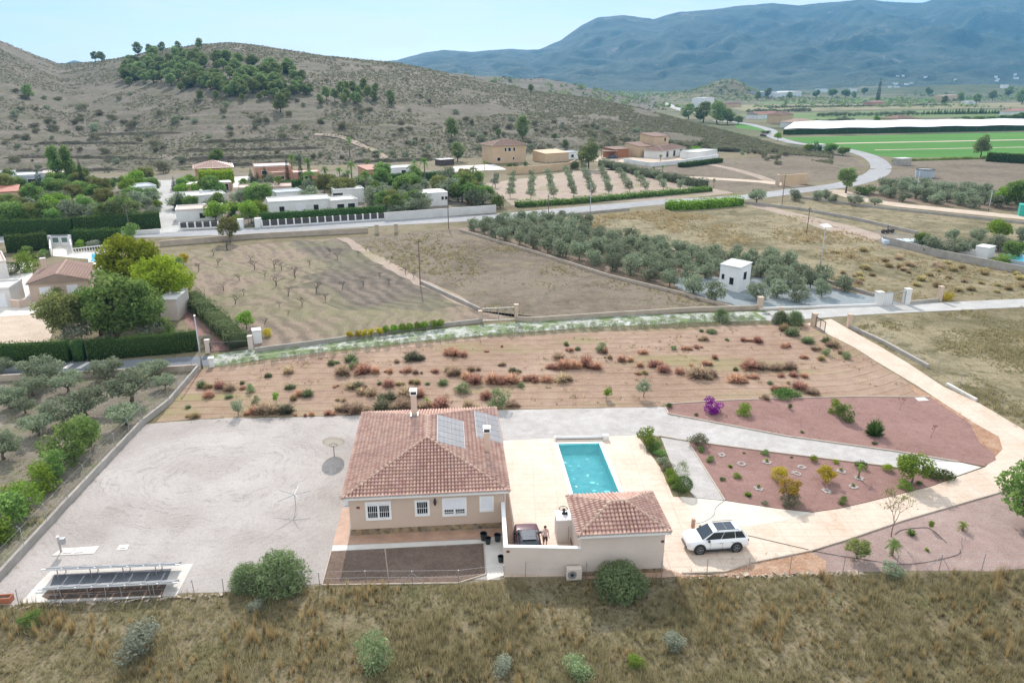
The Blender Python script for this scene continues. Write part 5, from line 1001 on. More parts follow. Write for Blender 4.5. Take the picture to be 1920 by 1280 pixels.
# bushes of the red earth field
RF = '''503 707 17 g,621 684 14 g,633 681 9 g,658 678 22 g,665 691 27 g,541 700 20 d,771 676 27 m,744 679 10 d,704 700 20 r,680 701 26 r,731 698 16 r,764 698 20 r,779 700 14 d,642 704 26 d,817 698 14 r,841 665 20 r,853 668 22 r,848 660 14 g,841 697 20 d,856 704 20 d,884 695 20 d,876 711 18 r,891 720 24 r,
378 727 22 g,388 729 14 y,414 729 20 r,430 733 20 d,392 745 26 r,455 729 12 r,454 719 10 g,471 735 18 s,429 746 16 g,353 764 11 g,481 757 20 s,544 729 16 g,551 750 18 y,577 744 26 g,561 742 16 r,658 729 26 d,672 729 22 m,680 731 14 r,627 725 9 r,696 742 28 d,645 751 14 d,712 720 14 g,728 725 20 r,747 722 14 y,782 720 17 y,802 720 11 g,830 722 22 g,868 736 24 s,
732 751 30 m,760 746 26 d,761 735 16 s,786 746 24 r,477 777 26 r,506 778 30 d,535 777 30 m,554 778 9 r,585 778 12 r,615 777 14 r,650 774 24 d,667 775 26 d,684 773 24 d,716 771 32 m,740 769 26 d,757 768 32 d,775 768 24 d,793 767 22 d,827 767 32 r,879 767 24 d,366 783 20 y,1048 675 22 d,1070 658 14 r,1083 655 10 g,1062 647 10 g,1127 658 24 s,1143 672 14 d,1133 662 14 r,941 649 6 r,910 658 8 r,943 685 14 d,961 697 18 m,1056 693 30 r,1073 691 24 r,1099 688 34 r,1117 693 30 r,1040 692 20 r,1166 678 22 r,1206 663 15 r,1200 687 14 r,1225 687 18 r,1209 700 14 y,1196 701 10 r,1244 698 22 r,1274 700 18 r,1309 709 34 d,1331 711 14 d,
923 720 28 r,958 720 32 r,978 725 14 s,1000 714 20 r,1025 716 26 r,1054 716 30 d,911 749 30 r,936 767 34 s,1263 655 13 s,1283 655 16 r,1306 652 14 r,1321 637 12 d,1334 624 16 g,1315 621 10 g,1340 672 13 r,1321 685 15 r,1296 685 11 r,1379 694 12 g,1379 717 24 r,1363 637 10 g,1393 639 13 r,1405 639 13 r,1420 642 16 r,1470 620 20 y,1485 629 24 g,1514 644 28 g,1470 651 20 r,1527 656 18 d,1550 642 16 g,1565 651 24 d,1549 665 18 s,1576 662 12 d,1586 672 13 s,1506 671 12 r,1540 675 18 y,1406 694 38 r,1428 692 26 d,1455 695 24 d,1482 694 24 d,1382 709 14 r,1414 709 20 r,1391 718 14 r,1464 706 14 r,1488 706 20 r,1508 707 16 r,1444 719 10 g,1478 718 10 d,1453 733 20 r,1470 730 16 r,1499 731 22 r,1523 739 22 d,960 762 20 d,1435 748 16 d'''
tp = {'g': ('sage_bush', 'grey-green'), 's': ('sage_shrub', 'pale sage green'), 'r': ('rust_bush', 'rust red dry'), 'd': ('dry_bush', 'brown dry'), 'y': ('straw_bush', 'straw yellow dry'), 'm': ('mixed_bush', 'dark olive brown')}
for it in RF.replace('\n', '').split(','):
    a, b_, c_, k = it.split(); px, py, w_ = int(a), int(b_), int(c_); kd, nm = tp[k]
    row = 'of the red field nearest the gravel' if py > 740 else 'in the middle rows of red earth' if py > 690 else 'in the red rows by the lane'; third = 'left third of the field' if px < 640 else 'field part behind the villa' if px < 1000 else 'middle of the field' if px < 1300 else 'right end of the field'
    o_b = G(kd, px, py + 2, w_ * 1.28 * rnd.uniform(.85, 1.15), f'{nm} bush {row}, {third}', 'bush', 'wild_bush', f'{nm} bushes of the red earth field', hf=rnd.uniform(.6, 1.05)); o_b.scale.x *= rnd.uniform(.75, 1.35); o_b.scale.y *= rnd.uniform(.75, 1.2)
    if k in 'rdym' and rnd.random() < .6:
        o_b = o_b.copy(); C.objects.link(o_b); o_b.data = KIND[kd][rnd.randrange(3)][0][0][1] if k != 's' else o_b.data; o_b.location += Vector((rnd.choice((-1, 1)) * rnd.uniform(.5, 1.1) * w_ * .045, rnd.uniform(-.3, .3), 0)); o_b.rotation_euler.z = rnd.uniform(0, 6); o_b.scale *= rnd.uniform(.45, .85)
G('young_olive', 447, 778, 28, 'little olive tree on the red field near the left wall', 'olive tree', 'olive_tree'); G('young_olive', 1207, 745, 30, 'little olive tree on the red field above the pool drive', 'olive tree', 'olive_tree', hf=1.05); G('fruit_tree', 1137, 748, 19, 'tiny round fruit tree on the red field left of the little olive', 'fruit tree', 'fruit_tree')
G('fruit_tree', 518, 754, 16, 'tiny citrus plant among bushes on the left of the field', 'fruit tree', 'fruit_tree'); G('banana', 801, 768, 20, 'bright fig sapling behind the villa chimney', 'fruit tree', 'fruit_tree')
bp_ = G('dark_shrub', 1470, 748, 60, 'heap of cut dark branches at the edge of the red field', 'brush pile', 'brush_pile', hf=.25)
# young hedge plants along the weedy lane
ln = [(418, 690), (480, 681), (600, 668), (750, 650), (900, 634), (1050, 622), (1200, 615), (1300, 611), (1400, 606), (1500, 606)]
tot = 0; k = 0; pxx = 420
while pxx < 1510:
    py = np.interp(pxx, [p[0] for p in ln], [p[1] for p in ln]); w_ = rnd.uniform(15, 22) * (1.25 if pxx > 1200 else 1)
    G('lane_shrub', pxx + rnd.uniform(-2, 2), py + rnd.uniform(-2, 2), w_, 'young oleander in the row between weedy lane and red field' if pxx < 1200 else 'taller oleander at the gate end of the lane row', 'shrub', 'hedge_shrub', 'young oleanders along the weedy lane', hf=rnd.uniform(.6, 1.0)); pxx += rnd.uniform(15, 23)
for px, py, w_, lb in [(1490, 608, 40, 'dense oleander beside the left pillar of the gate'), (1462, 606, 36, 'bushy oleander second from the gate pillar'), (1352, 600, 34, 'bright oleander on the far verge of the lane near the bend')]: G('oleander', px, py, w_, lb, 'shrub', 'hedge_shrub', hf=.75)
# foreground
G('oleander', 526, 1097, 125, 'tall oleander growing by the fence left of the raked plot', 'shrub', 'oleander', hf=.62); G('oleander', 464, 1098, 75, 'smaller oleander at the left flank of the tall oleander', 'shrub', 'oleander', hf=.7)
G('round_shrub', 1162, 1132, 104, 'dense round green shrub in the dry grass before the garage', 'shrub', 'shrub', hf=.6)
G('sage_shrub', 700, 1268, 72, 'green feathery shrub in the dry grass at the bottom', 'shrub', 'shrub', hf=1.4)
for px, py, w_, k, lb in [(262, 1240, 90, 'grey_shrub', 'large silvery shrub in the grass at the lower left'), (943, 1268, 46, 'grey_shrub', 'silver shrub right of the feathery green shrub'), (1082, 1280, 66, 'sage_shrub', 'pale green shrub at the bottom edge under the round shrub'), (1262, 1222, 48, 'grey_shrub', 'silver shrub below the round green shrub'), (1190, 1256, 38, 'bright_shrub', 'small bright green shrub near the bottom edge'),
       (480, 1150, 34, 'grey_shrub', 'small silver bush below the oleander'), (1672, 1086, 46, 'olive_shrub', 'low dark green bush at the fence below the pink gravel'), (60, 1178, 46, 'green_shrub', 'green weed clump on the bank at the left edge')]: G(k, px, py, w_, lb, 'shrub', 'shrub', hf=.75)
# old grove left of the wall
for i, (px, py, w_, lb) in enumerate([(84, 716, 74, 'old olive tree against the lane wall in front of the zebra bars'), (200, 712, 60, 'old olive tree reaching over the lane wall'), (288, 706, 54, 'old olive tree nearest the street lamp'), (4, 704, 50, 'old olive tree cut by the left edge beside the lane'), (20, 765, 62, 'old olive tree at the left edge, second row'), (62, 742, 54, 'old olive tree in the second row from the lane'), (122, 795, 78, 'old olive tree with dark trunk in the centre of the grove'), (163, 778, 74, 'old leaning olive tree beside the central one'), (247, 752, 84, 'large old olive tree with bare limbs near the wall'),
       (237, 797, 62, 'old olive tree against the fence above the green bushes'), (72, 816, 60, 'old olive tree with thin trunk above the green bushes'), (8, 860, 70, 'old olive tree at the left edge nearest the camera'), (48, 774, 40, 'small old olive tree between two larger ones'), (310, 728, 40, 'small grey olive beside the corner of the wall'), (128, 735, 56, 'grey-green olive tree in the second row below the zebra bars')]):
    G('grove_olive', px, py, w_, lb, 'olive tree', 'olive_tree', 'old olives in the grove left of the yard', hf=rnd.uniform(.7, .85), var=i, wm=w_ * 1.25 * mt(P(px, py)))
for px, py, w_, k, lb in [(170, 842, 62, 'green_shrub', 'dark green leafy bush, topmost against the fence'), (128, 872, 72, 'green_shrub', 'large dark green bush in the row along the fence'), (100, 902, 52, 'green_shrub', 'green bush below the large dark bush'), (82, 925, 50, 'bright_shrub', 'yellow-green bush in the row along the fence'), (40, 968, 62, 'bright_shrub', 'bright green bush further down along the fence'), (10, 1000, 70, 'green_shrub', 'bright bush at the lower left edge by the fence'), (-8, 1030, 60, 'bright_shrub', 'lowest bush of the fence row at the left edge')]: G(k, px, py, w_, lb, 'bush', 'bush', 'leafy bushes along the grove fence', hf=1.1, wm=w_ * 1.25 * mt(P(px, py)))
# ================================================================ wild grass (nobody could count it)
def tufts(name, pts, h, spread, nb, wid, mat, seed=0, lean=.5):
    r = np.random.default_rng(seed); n = len(pts); k = nb; base = np.repeat(pts, k, 0); hs = np.repeat(h, k) * r.uniform(.55, 1.15, n * k); sp = np.repeat(spread, k)
    a = r.random(n * k) * 2 * np.pi; o = np.stack([np.cos(a), np.sin(a), 0 * a], 1); b0 = base + o * (sp * r.random(n * k) * .5)[:, None]
    tip = b0 + o * (hs * lean * r.uniform(.1, 1, n * k))[:, None]; tip[:, 2] += hs; side = np.stack([-np.sin(a + r.normal(0, .9, n * k)), np.cos(a + r.normal(0, .9, n * k)), 0 * a], 1) * (np.repeat(wid, k) * .5)[:, None]
    V = np.stack([b0 - side, b0 + side, tip], 1).reshape(-1, 3); F = np.arange(n * k * 3).reshape(-1, 3); tt = np.clip(np.repeat(r.random(n), k) * .65 + r.random(n * k) * .4, 0, 1)
    me = npmesh(name, V, F, LM[mat], tint=tt); o_ = mobj(name, me); o_['kind'] = 'stuff'; return o_
def poly_scatter(pxs, dens, seed, world=None):
    q = [P(*p) for p in pxs]; r = np.random.default_rng(seed); xs = [p.x for p in q]; ys = [p.y for p in q]; A = (max(xs) - min(xs)) * (max(ys) - min(ys)); n = int(A * dens)
    x = r.uniform(min(xs), max(xs), n); y = r.uniform(min(ys), max(ys), n); ins = np.zeros(n, bool)
    for i in range(len(q)):
        a, b = q[i], q[(i + 1) % len(q)]; c_ = ((a.y > y) != (b.y > y)) & (x < (b.x - a.x) * (y - a.y) / (b.y - a.y + 1e-9) + a.x); ins ^= c_
    return x[ins], y[ins]
FG = [(-80, 1138), (35, 1134), (200, 1130), (350, 1116), (420, 1112), (600, 1098), (860, 1096), (945, 1090), (1100, 1090), (1250, 1086), (1400, 1082), (1560, 1078), (1920, 1072), (2050, 1070), (2300, 1400), (-380, 1400)]
x, y = poly_scatter(FG, 30, 3); cl = fbm(x / 2.6, y / 2.6, 3, 7) + .35 * fbm(x / .8, y / .8, 2, 17); keep = cl > .30; x, y, cl = x[keep], y[keep], cl[keep]
r_ = np.random.default_rng(5); hh = np.clip(.12 + (cl - .36) * .9, .1, .5) * r_.uniform(.7, 1.4, len(x)); tufts('grass', np.stack([x, y, 0 * x], 1), hh, hh * .7 + .06, 9, .018 + .012 * r_.random(len(x)), 'grassy', 1, .55)
# taller bleached tussocks
x, y = poly_scatter(FG, 4.0, 9); cl = fbm(x / 5, y / 5, 3, 27); keep = cl > .42; x, y, cl = x[keep], y[keep], cl[keep]
hh = np.clip(.35 + (cl - .42) * 2.6, .28, .95) * r_.uniform(.6, 1.2, len(x)); tufts('grass', np.stack([x, y, 0 * x], 1), hh, hh * .4, 26, .022 + 0 * x, 'grassy', 2, .26)
# right hand field and the far dry fields
x, y = poly_scatter([(1600, 612), (1700, 592), (1920, 574), (2100, 562), (2100, 900), (1990, 840), (1914, 796), (1769, 720), (1650, 645)], 7, 11); cl = fbm(x / 5, y / 5, 3, 37); k_ = cl > .36; x, y, cl = x[k_], y[k_], cl[k_]
hh = np.clip(.2 + (cl - .42) * 2, .15, .6); tufts('grass', np.stack([x, y, 0 * x], 1), hh, hh, 12, .05 + 0 * x, 'grassy', 3, .6)
x, y = poly_scatter([(1060, 412), (1240, 394), (1400, 386), (1500, 402), (1640, 450), (1920, 505), (2050, 525), (2050, 555), (1920, 560), (1700, 562), (1640, 552), (1440, 486), (1300, 474), (1150, 450)], 1.1, 12); cl = fbm(x / 9, y / 9, 3, 47); k_ = cl > .40; x, y, cl = x[k_], y[k_], cl[k_]
hh = np.clip(.25 + (cl - .45) * 2.2, .2, .75); tufts('grass', np.stack([x, y, 0 * x], 1), hh, hh * 1.3, 14, .09 + 0 * x, 'straw', 4, .7)
x, y = poly_scatter([(650, 448), (860, 432), (1000, 474), (1140, 518), (1270, 550), (1350, 574), (970, 592), (900, 580), (790, 526), (700, 478)], 1.1, 13); cl = fbm(x / 9, y / 9, 3, 57); k_ = cl > .40; x, y, cl = x[k_], y[k_], cl[k_]
hh = np.clip(.2 + (cl - .46) * 2, .15, .6); tufts('grass', np.stack([x, y, 0 * x], 1), hh, hh * 1.3, 12, .08 + 0 * x, 'grassy', 5, .7)
x, y = poly_scatter([(0, 700), (360, 702), (268, 795), (0, 1080), (-100, 1080), (-100, 710)], 3, 14); cl = fbm(x / 4, y / 4, 3, 67); k_ = cl > .47; x, y, cl = x[k_], y[k_], cl[k_]
hh = np.clip(.15 + (cl - .46) * 1.5, .1, .45); tufts('grass', np.stack([x, y, 0 * x], 1), hh, hh * 1.2, 10, .04 + 0 * x, 'grassy', 6, .6)
# weeds of the lane and its verges
x, y = poly_scatter([(415, 668), (600, 643), (900, 612), (1100, 600), (1300, 592), (1500, 586), (1500, 598), (1300, 606), (1100, 616), (900, 628), (600, 662), (415, 688)], 5, 15); cl = fbm(x / 2, y / 2, 3, 77); k_ = cl > .52; x, y = x[k_], y[k_]
hh = r_.uniform(.08, .28, len(x)); tufts('weeds', np.stack([x, y, 0 * x], 1), hh, hh * 1.6, 8, .06 + 0 * x, 'sage', 7, .8)
# upright bleached tussocks among the grass
x, y = poly_scatter(FG, 1.5, 19); cl = fbm(x / 4, y / 4, 3, 87); k_ = cl > .45; x, y, cl = x[k_], y[k_], cl[k_]
hh = np.clip(.55 + (cl - .45) * 2.2, .5, 1.15) * r_.uniform(.7, 1.15, len(x)); tufts('grass', np.stack([x, y, 0 * x], 1), hh, hh * .28, 42, .02 + 0 * x, 'tussock', 8, .13)
# ragged dry weeds of the red field
x, y = poly_scatter([(380, 700), (560, 672), (900, 640), (1300, 620), (1505, 612), (1640, 690), (1740, 742), (1250, 755), (930, 764), (680, 775), (310, 786)], 1.6, 23); cl = fbm(x / 3.5, y / 1.6, 3, 97); k_ = cl > .52; x, y, cl = x[k_], y[k_], cl[k_]
hh = r_.uniform(.1, .38, len(x)); hf_ = len(x) // 2
for a_, b_, m_ in ((0, hf_, 'dry'), (hf_, len(x), 'grassy')): tufts('weeds', np.stack([x, y, 0 * x], 1)[a_:b_], hh[a_:b_], hh[a_:b_] * 1.5, 12, .04 + 0 * x[a_:b_], m_, 9 + a_, .8)
# weeds along the edges of the gravel
ex, ey = [], []
for a, b in [((268, 797), (0, 1087)), ((290, 791), (660, 779)), ((40, 1130), (600, 1094)), ((1250, 776), (1790, 866)), ((1545, 625), (1850, 808)), ((1560, 598), (1910, 800)), ((1285, 1076), (1520, 1036))]:
    pa, pb = P(*a), P(*b); n_ = int((pb - pa).length * 3); f_ = r_.random(n_); ex += list(pa.x + (pb.x - pa.x) * f_ + r_.normal(0, .35, n_)); ey += list(pa.y + (pb.y - pa.y) * f_ + r_.normal(0, .35, n_))
x, y = np.array(ex), np.array(ey); k_ = fbm(x / 3, y / 3, 2, 107) > .42; x, y = x[k_], y[k_]; hh = r_.uniform(.06, .25, len(x)); tufts('weeds', np.stack([x, y, 0 * x], 1), hh, hh * 1.5, 9, .025 + 0 * x, 'grassy', 12, .7)
# ================================================================ smaller things on and round the property
# satellite dish
dp0 = P(627, 856); t = thing('satellite_dish', 'round pale satellite dish on a short pole in the gravel yard', 'satellite dish', dp0, R(6))
dish = MB(); nrm = Vector((0, math.cos(R(38)), math.sin(R(38)))); rr = .95; cn = Vector((0, .25, 1.35)); u_, v_ = Vector((1, 0, 0)), nrm.cross(Vector((1, 0, 0)))
K = 28; rings = []
for off in (0.0, -.02):
    for f in (0.02, .35, .7, 1.0):
        for i in range(K):
            a = 2 * math.pi * i / K; rings.append(cn + (u_ * math.cos(a) + v_ * math.sin(a)) * rr * f + nrm * (.24 * f * f - .24 + off))
fs = []
for q in (0, 4):
    for j in range(3):
        for i in range(K): fs.append((q * K + j * K + i, q * K + j * K + (i + 1) % K, q * K + (j + 1) * K + (i + 1) % K, q * K + (j + 1) * K + i))
for i in range(K): fs.append((3 * K + i, 3 * K + (i + 1) % K, 7 * K + (i + 1) % K, 7 * K + i))
dish.add(rings, fs); M['dish'] = leafmat('translucent_dish', (.66, .63, .58), (.7, .67, .62), .75); dish.build('reflector', M['dish'], t, smooth=True)
b_ = MB(); c_ = cn - nrm * .34; pts = [c_ + (u_ * math.cos(a) + v_ * math.sin(a)) * .34 for a in np.linspace(0, 2 * math.pi, 25)]; b_.tube(pts, .035, 6, cap=False); b_.build('mount_ring', M['galv'], t)
b_ = MB().tube([(0, 0, 0), (0, 0, .75), tuple(c_ - v_ * .0)], .05, 8); b_.build('pole', M['galv'], t)
# rotary clothes dryer
rb = P(555, 952); t = thing('rotary_dryer', 'thin rotary clothes dryer with star shaped arms in the gravel yard', 'clothes dryer', rb, .3)
b_ = MB().tube([(0, 0, 0), (0, 0, 1.25)], .025, 8); b_.build('pole', M['galv'], t)
for i in range(5):
    a = 2 * math.pi * i / 5; L1 = (1.25, 1.05, 1.35, 1.5, 1.2)[i]; b_ = MB().tube([(0, 0, 1.2), (math.cos(a) * L1, math.sin(a) * L1, 1.32)], .03, 6); b_.build('arm', M['galv'], t)
# shade producing solar rack: two rows of panels seen from behind
rk = P(196, 1100); t = thing('solar_panel_rack', 'ground rack with two rows of solar panels on a concrete slab', 'solar rack', (0, 0, 0))
M['pvback'] = plain('solar_panel_back', (.30, .31, .33), .5, 0, .08, 2)
def solar_row(pl, pr, zt):
    a, b = P(pl[0], pl[1], zt), P(pr[0], pr[1], zt); d = (b - a).normalized(); nn = Vector((-d.y, d.x, 0)); L_r = (b - a).length; n_ = 8; til = R(30); sl_ = 1.2
    for i in range(n_):
        p0, p1 = a + d * (L_r * i / n_ + .05), a + d * (L_r * (i + 1) / n_ - .05); dn = nn * math.cos(til) * sl_ + Vector((0, 0, -math.sin(til) * sl_)); up = nn * math.sin(til) + Vector((0, 0, math.cos(til)))
        m_ = MB(); m_.add([p0, p1, p1 + dn, p0 + dn] + [q + up * .04 for q in (p0, p1, p1 + dn, p0 + dn)], [(0, 3, 2, 1), (4, 5, 6, 7), (0, 1, 5, 4), (1, 2, 6, 5), (2, 3, 7, 6), (3, 0, 4, 7)]); m_.build('solar_panel', M['pv'], t)
    m_ = MB(); ex = d * .25; m_.tube([a - ex - Vector((0, 0, .05)), b + ex - Vector((0, 0, .05))], .055, 4); m_.build('rail', M['alu'], t)
    m_ = MB(); q = nn * math.cos(til) * sl_ * .9 - Vector((0, 0, math.sin(til) * sl_ * .9 + .06)); m_.tube([a + q, b + q], .04, 4); m_.build('rail', M['alu'], t)
    for i in range(4):
        p = a + d * L_r * (i + .35) / 4; m_ = MB(); m_.tube([(p.x, p.y, 0), (p.x, p.y, zt - .06)], .035, 6); m_.build('leg', M['galv'], t)
        p = p + nn * math.cos(til) * sl_ * .85; m_ = MB(); m_.tube([(p.x, p.y, 0), (p.x, p.y, zt - math.sin(til) * sl_ * .85)], .035, 6); m_.build('leg', M['galv'], t)
solar_row((84, 1066), (330, 1057), .95); solar_row((78, 1103), (325, 1091), .95)
sheet('panel_slab', [(95, 1071), (362, 1057), (330, 1118), (200, 1124), (38, 1131), (75, 1090)], M['white_conc'], 5)
sheet('panel_row_shade', [(102, 1077), (322, 1066), (312, 1089), (94, 1099)], M['dark_asphalt'], 6)  # far row's shadow on the slab, painted in as a dark grey sheet
sheet('slab_earth', [(98, 1098), (316, 1088), (304, 1116), (90, 1124), (78, 1118)], M['dark_soil'], 6)
# meter post, cover slabs
t = thing('meter_post', 'grey meter box on a post beside the pale cover slab', 'meter post', P(115, 1035), .1); b_ = MB().box(-.05, .05, -.05, .05, 0, 1.25); b_.build('post', M['galv'], t); b_ = MB().box(.02, .40, -.14, .14, .70, 1.15); b_.build('meter_box', M['galv'], t, bevel=.015); b_ = MB().box(-.09, .09, -.09, .09, 1.25, 1.32); b_.build('cap', M['white'], t)
def slab_cover(lb, pxs, lids):
    t = thing('cover_slab', lb, 'slab', P(*pxs[0])); o = t.location; m_ = MB(); m_.prism([(P(*q).x - o.x, P(*q).y - o.y) for q in pxs], 0, .05); m_.build('slab', M['white_conc'], t)
    for l in lids: m_ = MB(); m_.prism([(P(*q).x - o.x, P(*q).y - o.y) for q in l], .052, .09); m_.build('lid', M['offwhite'], t)
slab_cover('pale concrete slab with two lids near the meter post', [(97, 1042), (176, 1038), (187, 1024), (116, 1028)], [[(118, 1038), (134, 1037), (140, 1030), (124, 1031)], [(140, 1037), (156, 1036), (162, 1029), (146, 1030)]])
slab_cover('small pale slab with one lid right of the larger slab', [(218, 1032), (238, 1031), (243, 1021), (224, 1022)], [[(225, 1029), (236, 1028), (239, 1023), (228, 1024)]])
slab_cover('white slab at the upper right corner of the red bed', [(1722, 752), (1742, 751), (1733, 745), (1715, 746)], [[(1724, 750), (1737, 749), (1731, 746), (1720, 747)]])
# planter at the bottom left
t = thing('planter', 'terracotta coloured trough planter at the lower left corner', 'planter', P(2, 1128), .1); M['terra'] = plain('terracotta_pot', (.42, .15, .08), .7, 0, .1, 2)
b_ = MB(); b_.box(-.7, .7, -.24, -.19, 0, .42).box(-.7, .7, .19, .24, 0, .42).box(-.7, -.65, -.19, .19, 0, .42).box(.65, .7, -.19, .19, 0, .42); b_.build('trough', M['terra'], t); b_ = MB().box(-.65, .65, -.19, .19, 0, .3); b_.build('soil', M['dark_soil'], t)
# buckets by the villa corner
M['bucket'] = plain('dark_green_plastic', (.02, .03, .03), .5, 0, .15, 3)
for px, py, s_, lb in [(907, 1012, 1.0, 'tall dark bin standing by the right end of the villa'), (915, 1019, .85, 'dark bucket in front of the tall dark bin'), (933, 1014, .95, 'dark bucket with handle beside the yard wall'), (939, 1053, .8, 'black bucket on the concrete path behind the dry grass')]:
    t = thing('bucket', lb, 'bucket', P(px, py), px * .1); m_ = MB(); m_.tube([(0, 0, 0), (0, 0, .58 * s_), (0, 0, .58 * s_), (0, 0, .06)], [.19 * s_, .26 * s_, .23 * s_, .16 * s_], 16); m_.build('body', M['bucket'], t)
    m_ = MB(); m_.tube([(math.cos(a) * .27 * s_, 0, .52 * s_ + math.sin(a) * .2 * s_) for a in np.linspace(0, math.pi, 9)], .014, 5); m_.build('handle', M['black'], t); m_ = MB(); m_.ring((0, 0, .58 * s_), .255 * s_, .02, 16); m_.build('rim', M['black'], t)
# tap post and hose on the drive
t = thing('tap_post', 'short peach coloured tap post on the drive behind the SUV', 'post', P(1299, 989), .2); b_ = MB().box(-.11, .11, -.11, .11, 0, .75); b_.build('post', M['terracotta_tile'], t, bevel=.02); b_ = MB().tube([(.1, 0, .55), (.2, 0, .55), (.2, 0, .48)], .02, 6); b_.build('tap', M['galv'], t)
def lying(name, label, cat, pxs, rad, mat, z=.045):
    p = [P(*q) for q in pxs]; sm = []
    for i in range(len(p) - 1):
        p0, p1, p2, p3 = p[max(i - 1, 0)], p[i], p[i + 1], p[min(i + 2, len(p) - 1)]
        for j in range(6): f = j / 6; sm.append(.5 * ((2 * p1) + (p2 - p0) * f + (2 * p0 - 5 * p1 + 4 * p2 - p3) * f * f + (3 * p1 - p0 - 3 * p2 + p3) * f ** 3))
    sm.append(p[-1]); m_ = MB(); m_.tube([(q.x, q.y, z) for q in sm], rad, 5); tag(m_.build(name, mat), label, cat)
lying('garden_hose', 'grey garden hose curving over the pale concrete from the tap post', 'hose', [(1303, 982), (1320, 978), (1338, 966), (1342, 952), (1356, 940), (1362, 935)], .02, M['galv'])
lying('cable', 'thin dark cable lying across the drive from SUV towards gravel', 'cable', [(1402, 1004), (1440, 1013), (1500, 1027), (1540, 1036), (1600, 1046), (1700, 1058), (1790, 1042), (1800, 1030)], .018, M['black'])
lying('hose_pipe', 'thin brown irrigation pipe curving by the agave', 'hose', [(1678, 1002), (1690, 994), (1720, 990), (1745, 992), (1775, 1018)], .02, M['bark_dark'])
# ---------------------------------------------------------------- walls
def wall(name, label, pxs, wd, h, mat, cop=None, cat='wall', group=None, kindpart='wall'):
    p = [P(*q) for q in pxs]; o = p[0]; t = thing(name, label, cat, o, 0, group); m_ = MB()
    for i in range(len(p) - 1): m_.obox((p[i].x - o.x, p[i].y - o.y), (p[i + 1].x - o.x, p[i + 1].y - o.y), wd, -.1, h)
    m_.build('wall', mat, t)
    if cop:
        m_ = MB()
        for i in range(len(p) - 1): m_.obox((p[i].x - o.x, p[i].y - o.y), (p[i + 1].x - o.x, p[i + 1].y - o.y), wd + .06, h + .003, h + .05)
        m_.build('coping', cop, t)
    return t
def wire_fence(name, label, pxs, h, gap, z0=0.0, bent=False, wires=3, braced=()):
    p = [P(*q) for q in pxs]; o = p[0]; t = thing(name, label, 'fence', o); pos = []
    for i in range(len(p) - 1):
        n_ = max(1, round((p[i + 1] - p[i]).length / gap)); pos += [p[i].lerp(p[i + 1], j / n_) for j in range(n_)]
    pos.append(p[-1]); hh = []
    for k, q in enumerate(pos):
        q = q - o; r_ = random.Random(k); ln_ = Vector((r_.uniform(-.05, .05), r_.uniform(-.05, .05), 0)); top_ = q + ln_ + Vector((0, 0, z0 + h)); pts_ = [q + Vector((0, 0, z0 - .1)), top_]
        if bent: pts_.append(top_ + Vector((-.22, .0, .18)))
        m_ = MB(); m_.tube(pts_, .026, 6); hh.append(top_); m_.build('post', M['galv'], t)
        if k in braced:
            for s_ in (-1, 1): m_ = MB(); m_.tube([q + Vector((0, 0, z0 + h * .85)), q + Vector((s_ * .8, .2, 0))], .02, 5); m_.build('brace', M['galv'], t)
    m_ = MB()
    for wz in np.linspace(.12, 1, wires):
        for k in range(len(pos) - 1):
            a, b = pos[k] - o, pos[k + 1] - o; m_.tube([a + (hh[k] - a) * wz, b + (hh[k + 1] - b) * wz], .006, 3, cap=False)
    for k in range(len(pos) - 1):      # the mesh, as crossed strands
        a, b = pos[k] - o, pos[k + 1] - o; n_ = max(2, int((b - a).length / .6))
        for j in range(n_): m_.tube([a.lerp(b, j / n_) + Vector((0, 0, z0)), a.lerp(b, min(1, (j + 1) / n_)) + Vector((0, 0, z0 + h))], .0035, 3, cap=False)
    m_.build('wire_mesh', M['galv'], t); return t
wall('boundary_wall', 'low grey block wall between the old olive grove and the gravel yard', [(372, 694), (318, 758), (268, 797), (130, 945), (0, 1087), (-60, 1150)], .22, .62, M['grey_conc'])
wire_fence('chain_link_fence', 'wire fence with bent posts on top of the grove wall', [(362, 704), (318, 758), (268, 797), (130, 945), (0, 1087)], 1.3, 3.1, .62, True)
wire_fence('chain_link_fence', 'thin wire fence in front of the solar rack and raked plot', [(35, 1133), (200, 1129), (365, 1114), (420, 1112), (600, 1099), (860, 1096), (945, 1086)], 1.15, 3.0, 0, False, 3, (9,))
wire_fence('chain_link_fence', 'thin wire fence in front of the garage and pink gravel', [(985, 1086), (1100, 1085), (1240, 1083), (1325, 1078), (1480, 1074), (1680, 1071), (1920, 1068), (2000, 1066)], 1.35, 2.9, 0, False, 3, (9,))
wire_fence('chain_link_fence', 'wire fence along the drive beside the right grass field', [(1600, 612), (1660, 643), (1720, 676), (1800, 722), (1880, 768), (1960, 815)], 1.5, 3.2)
wire_fence('chain_link_fence', 'wire fence between the weedy lane and the red field', [(430, 694), (560, 676), (750, 653), (900, 637), (1100, 621), (1300, 613), (1500, 608)], 1.3, 4.2, wires=2)
wall('garden_wall', 'low stone edged wall bounding the right grass field', [(1588, 612), (1660, 646), (1740, 690)], .35, .45, M['grey_conc']); wall('garden_wall', 'short run of white blocks lying along the right fence', [(1775, 722), (1830, 752)], .3, .3, M['offwhite'])
wall('retaining_wall', 'sandy wall between the lane and the old olive grove', [(-200, 722), (0, 714), (200, 705), (372, 694)], .25, .72, M['sand_wall'])
st = thing('wooden_pole', 'leaning wooden pole standing in the raked dark plot', 'pole', P(729, 1090)); b_ = MB().tube([(0, 0, 0), (-.12, .05, 2.6)], .035, 6); b_.build('shaft', M['sand_wall'], st)
rub = MB(); r_ = random.Random(4)
M['rock'] = plain('pale_rock', (.42, .34, .27), .9, 0, .25, 4, .3, True)
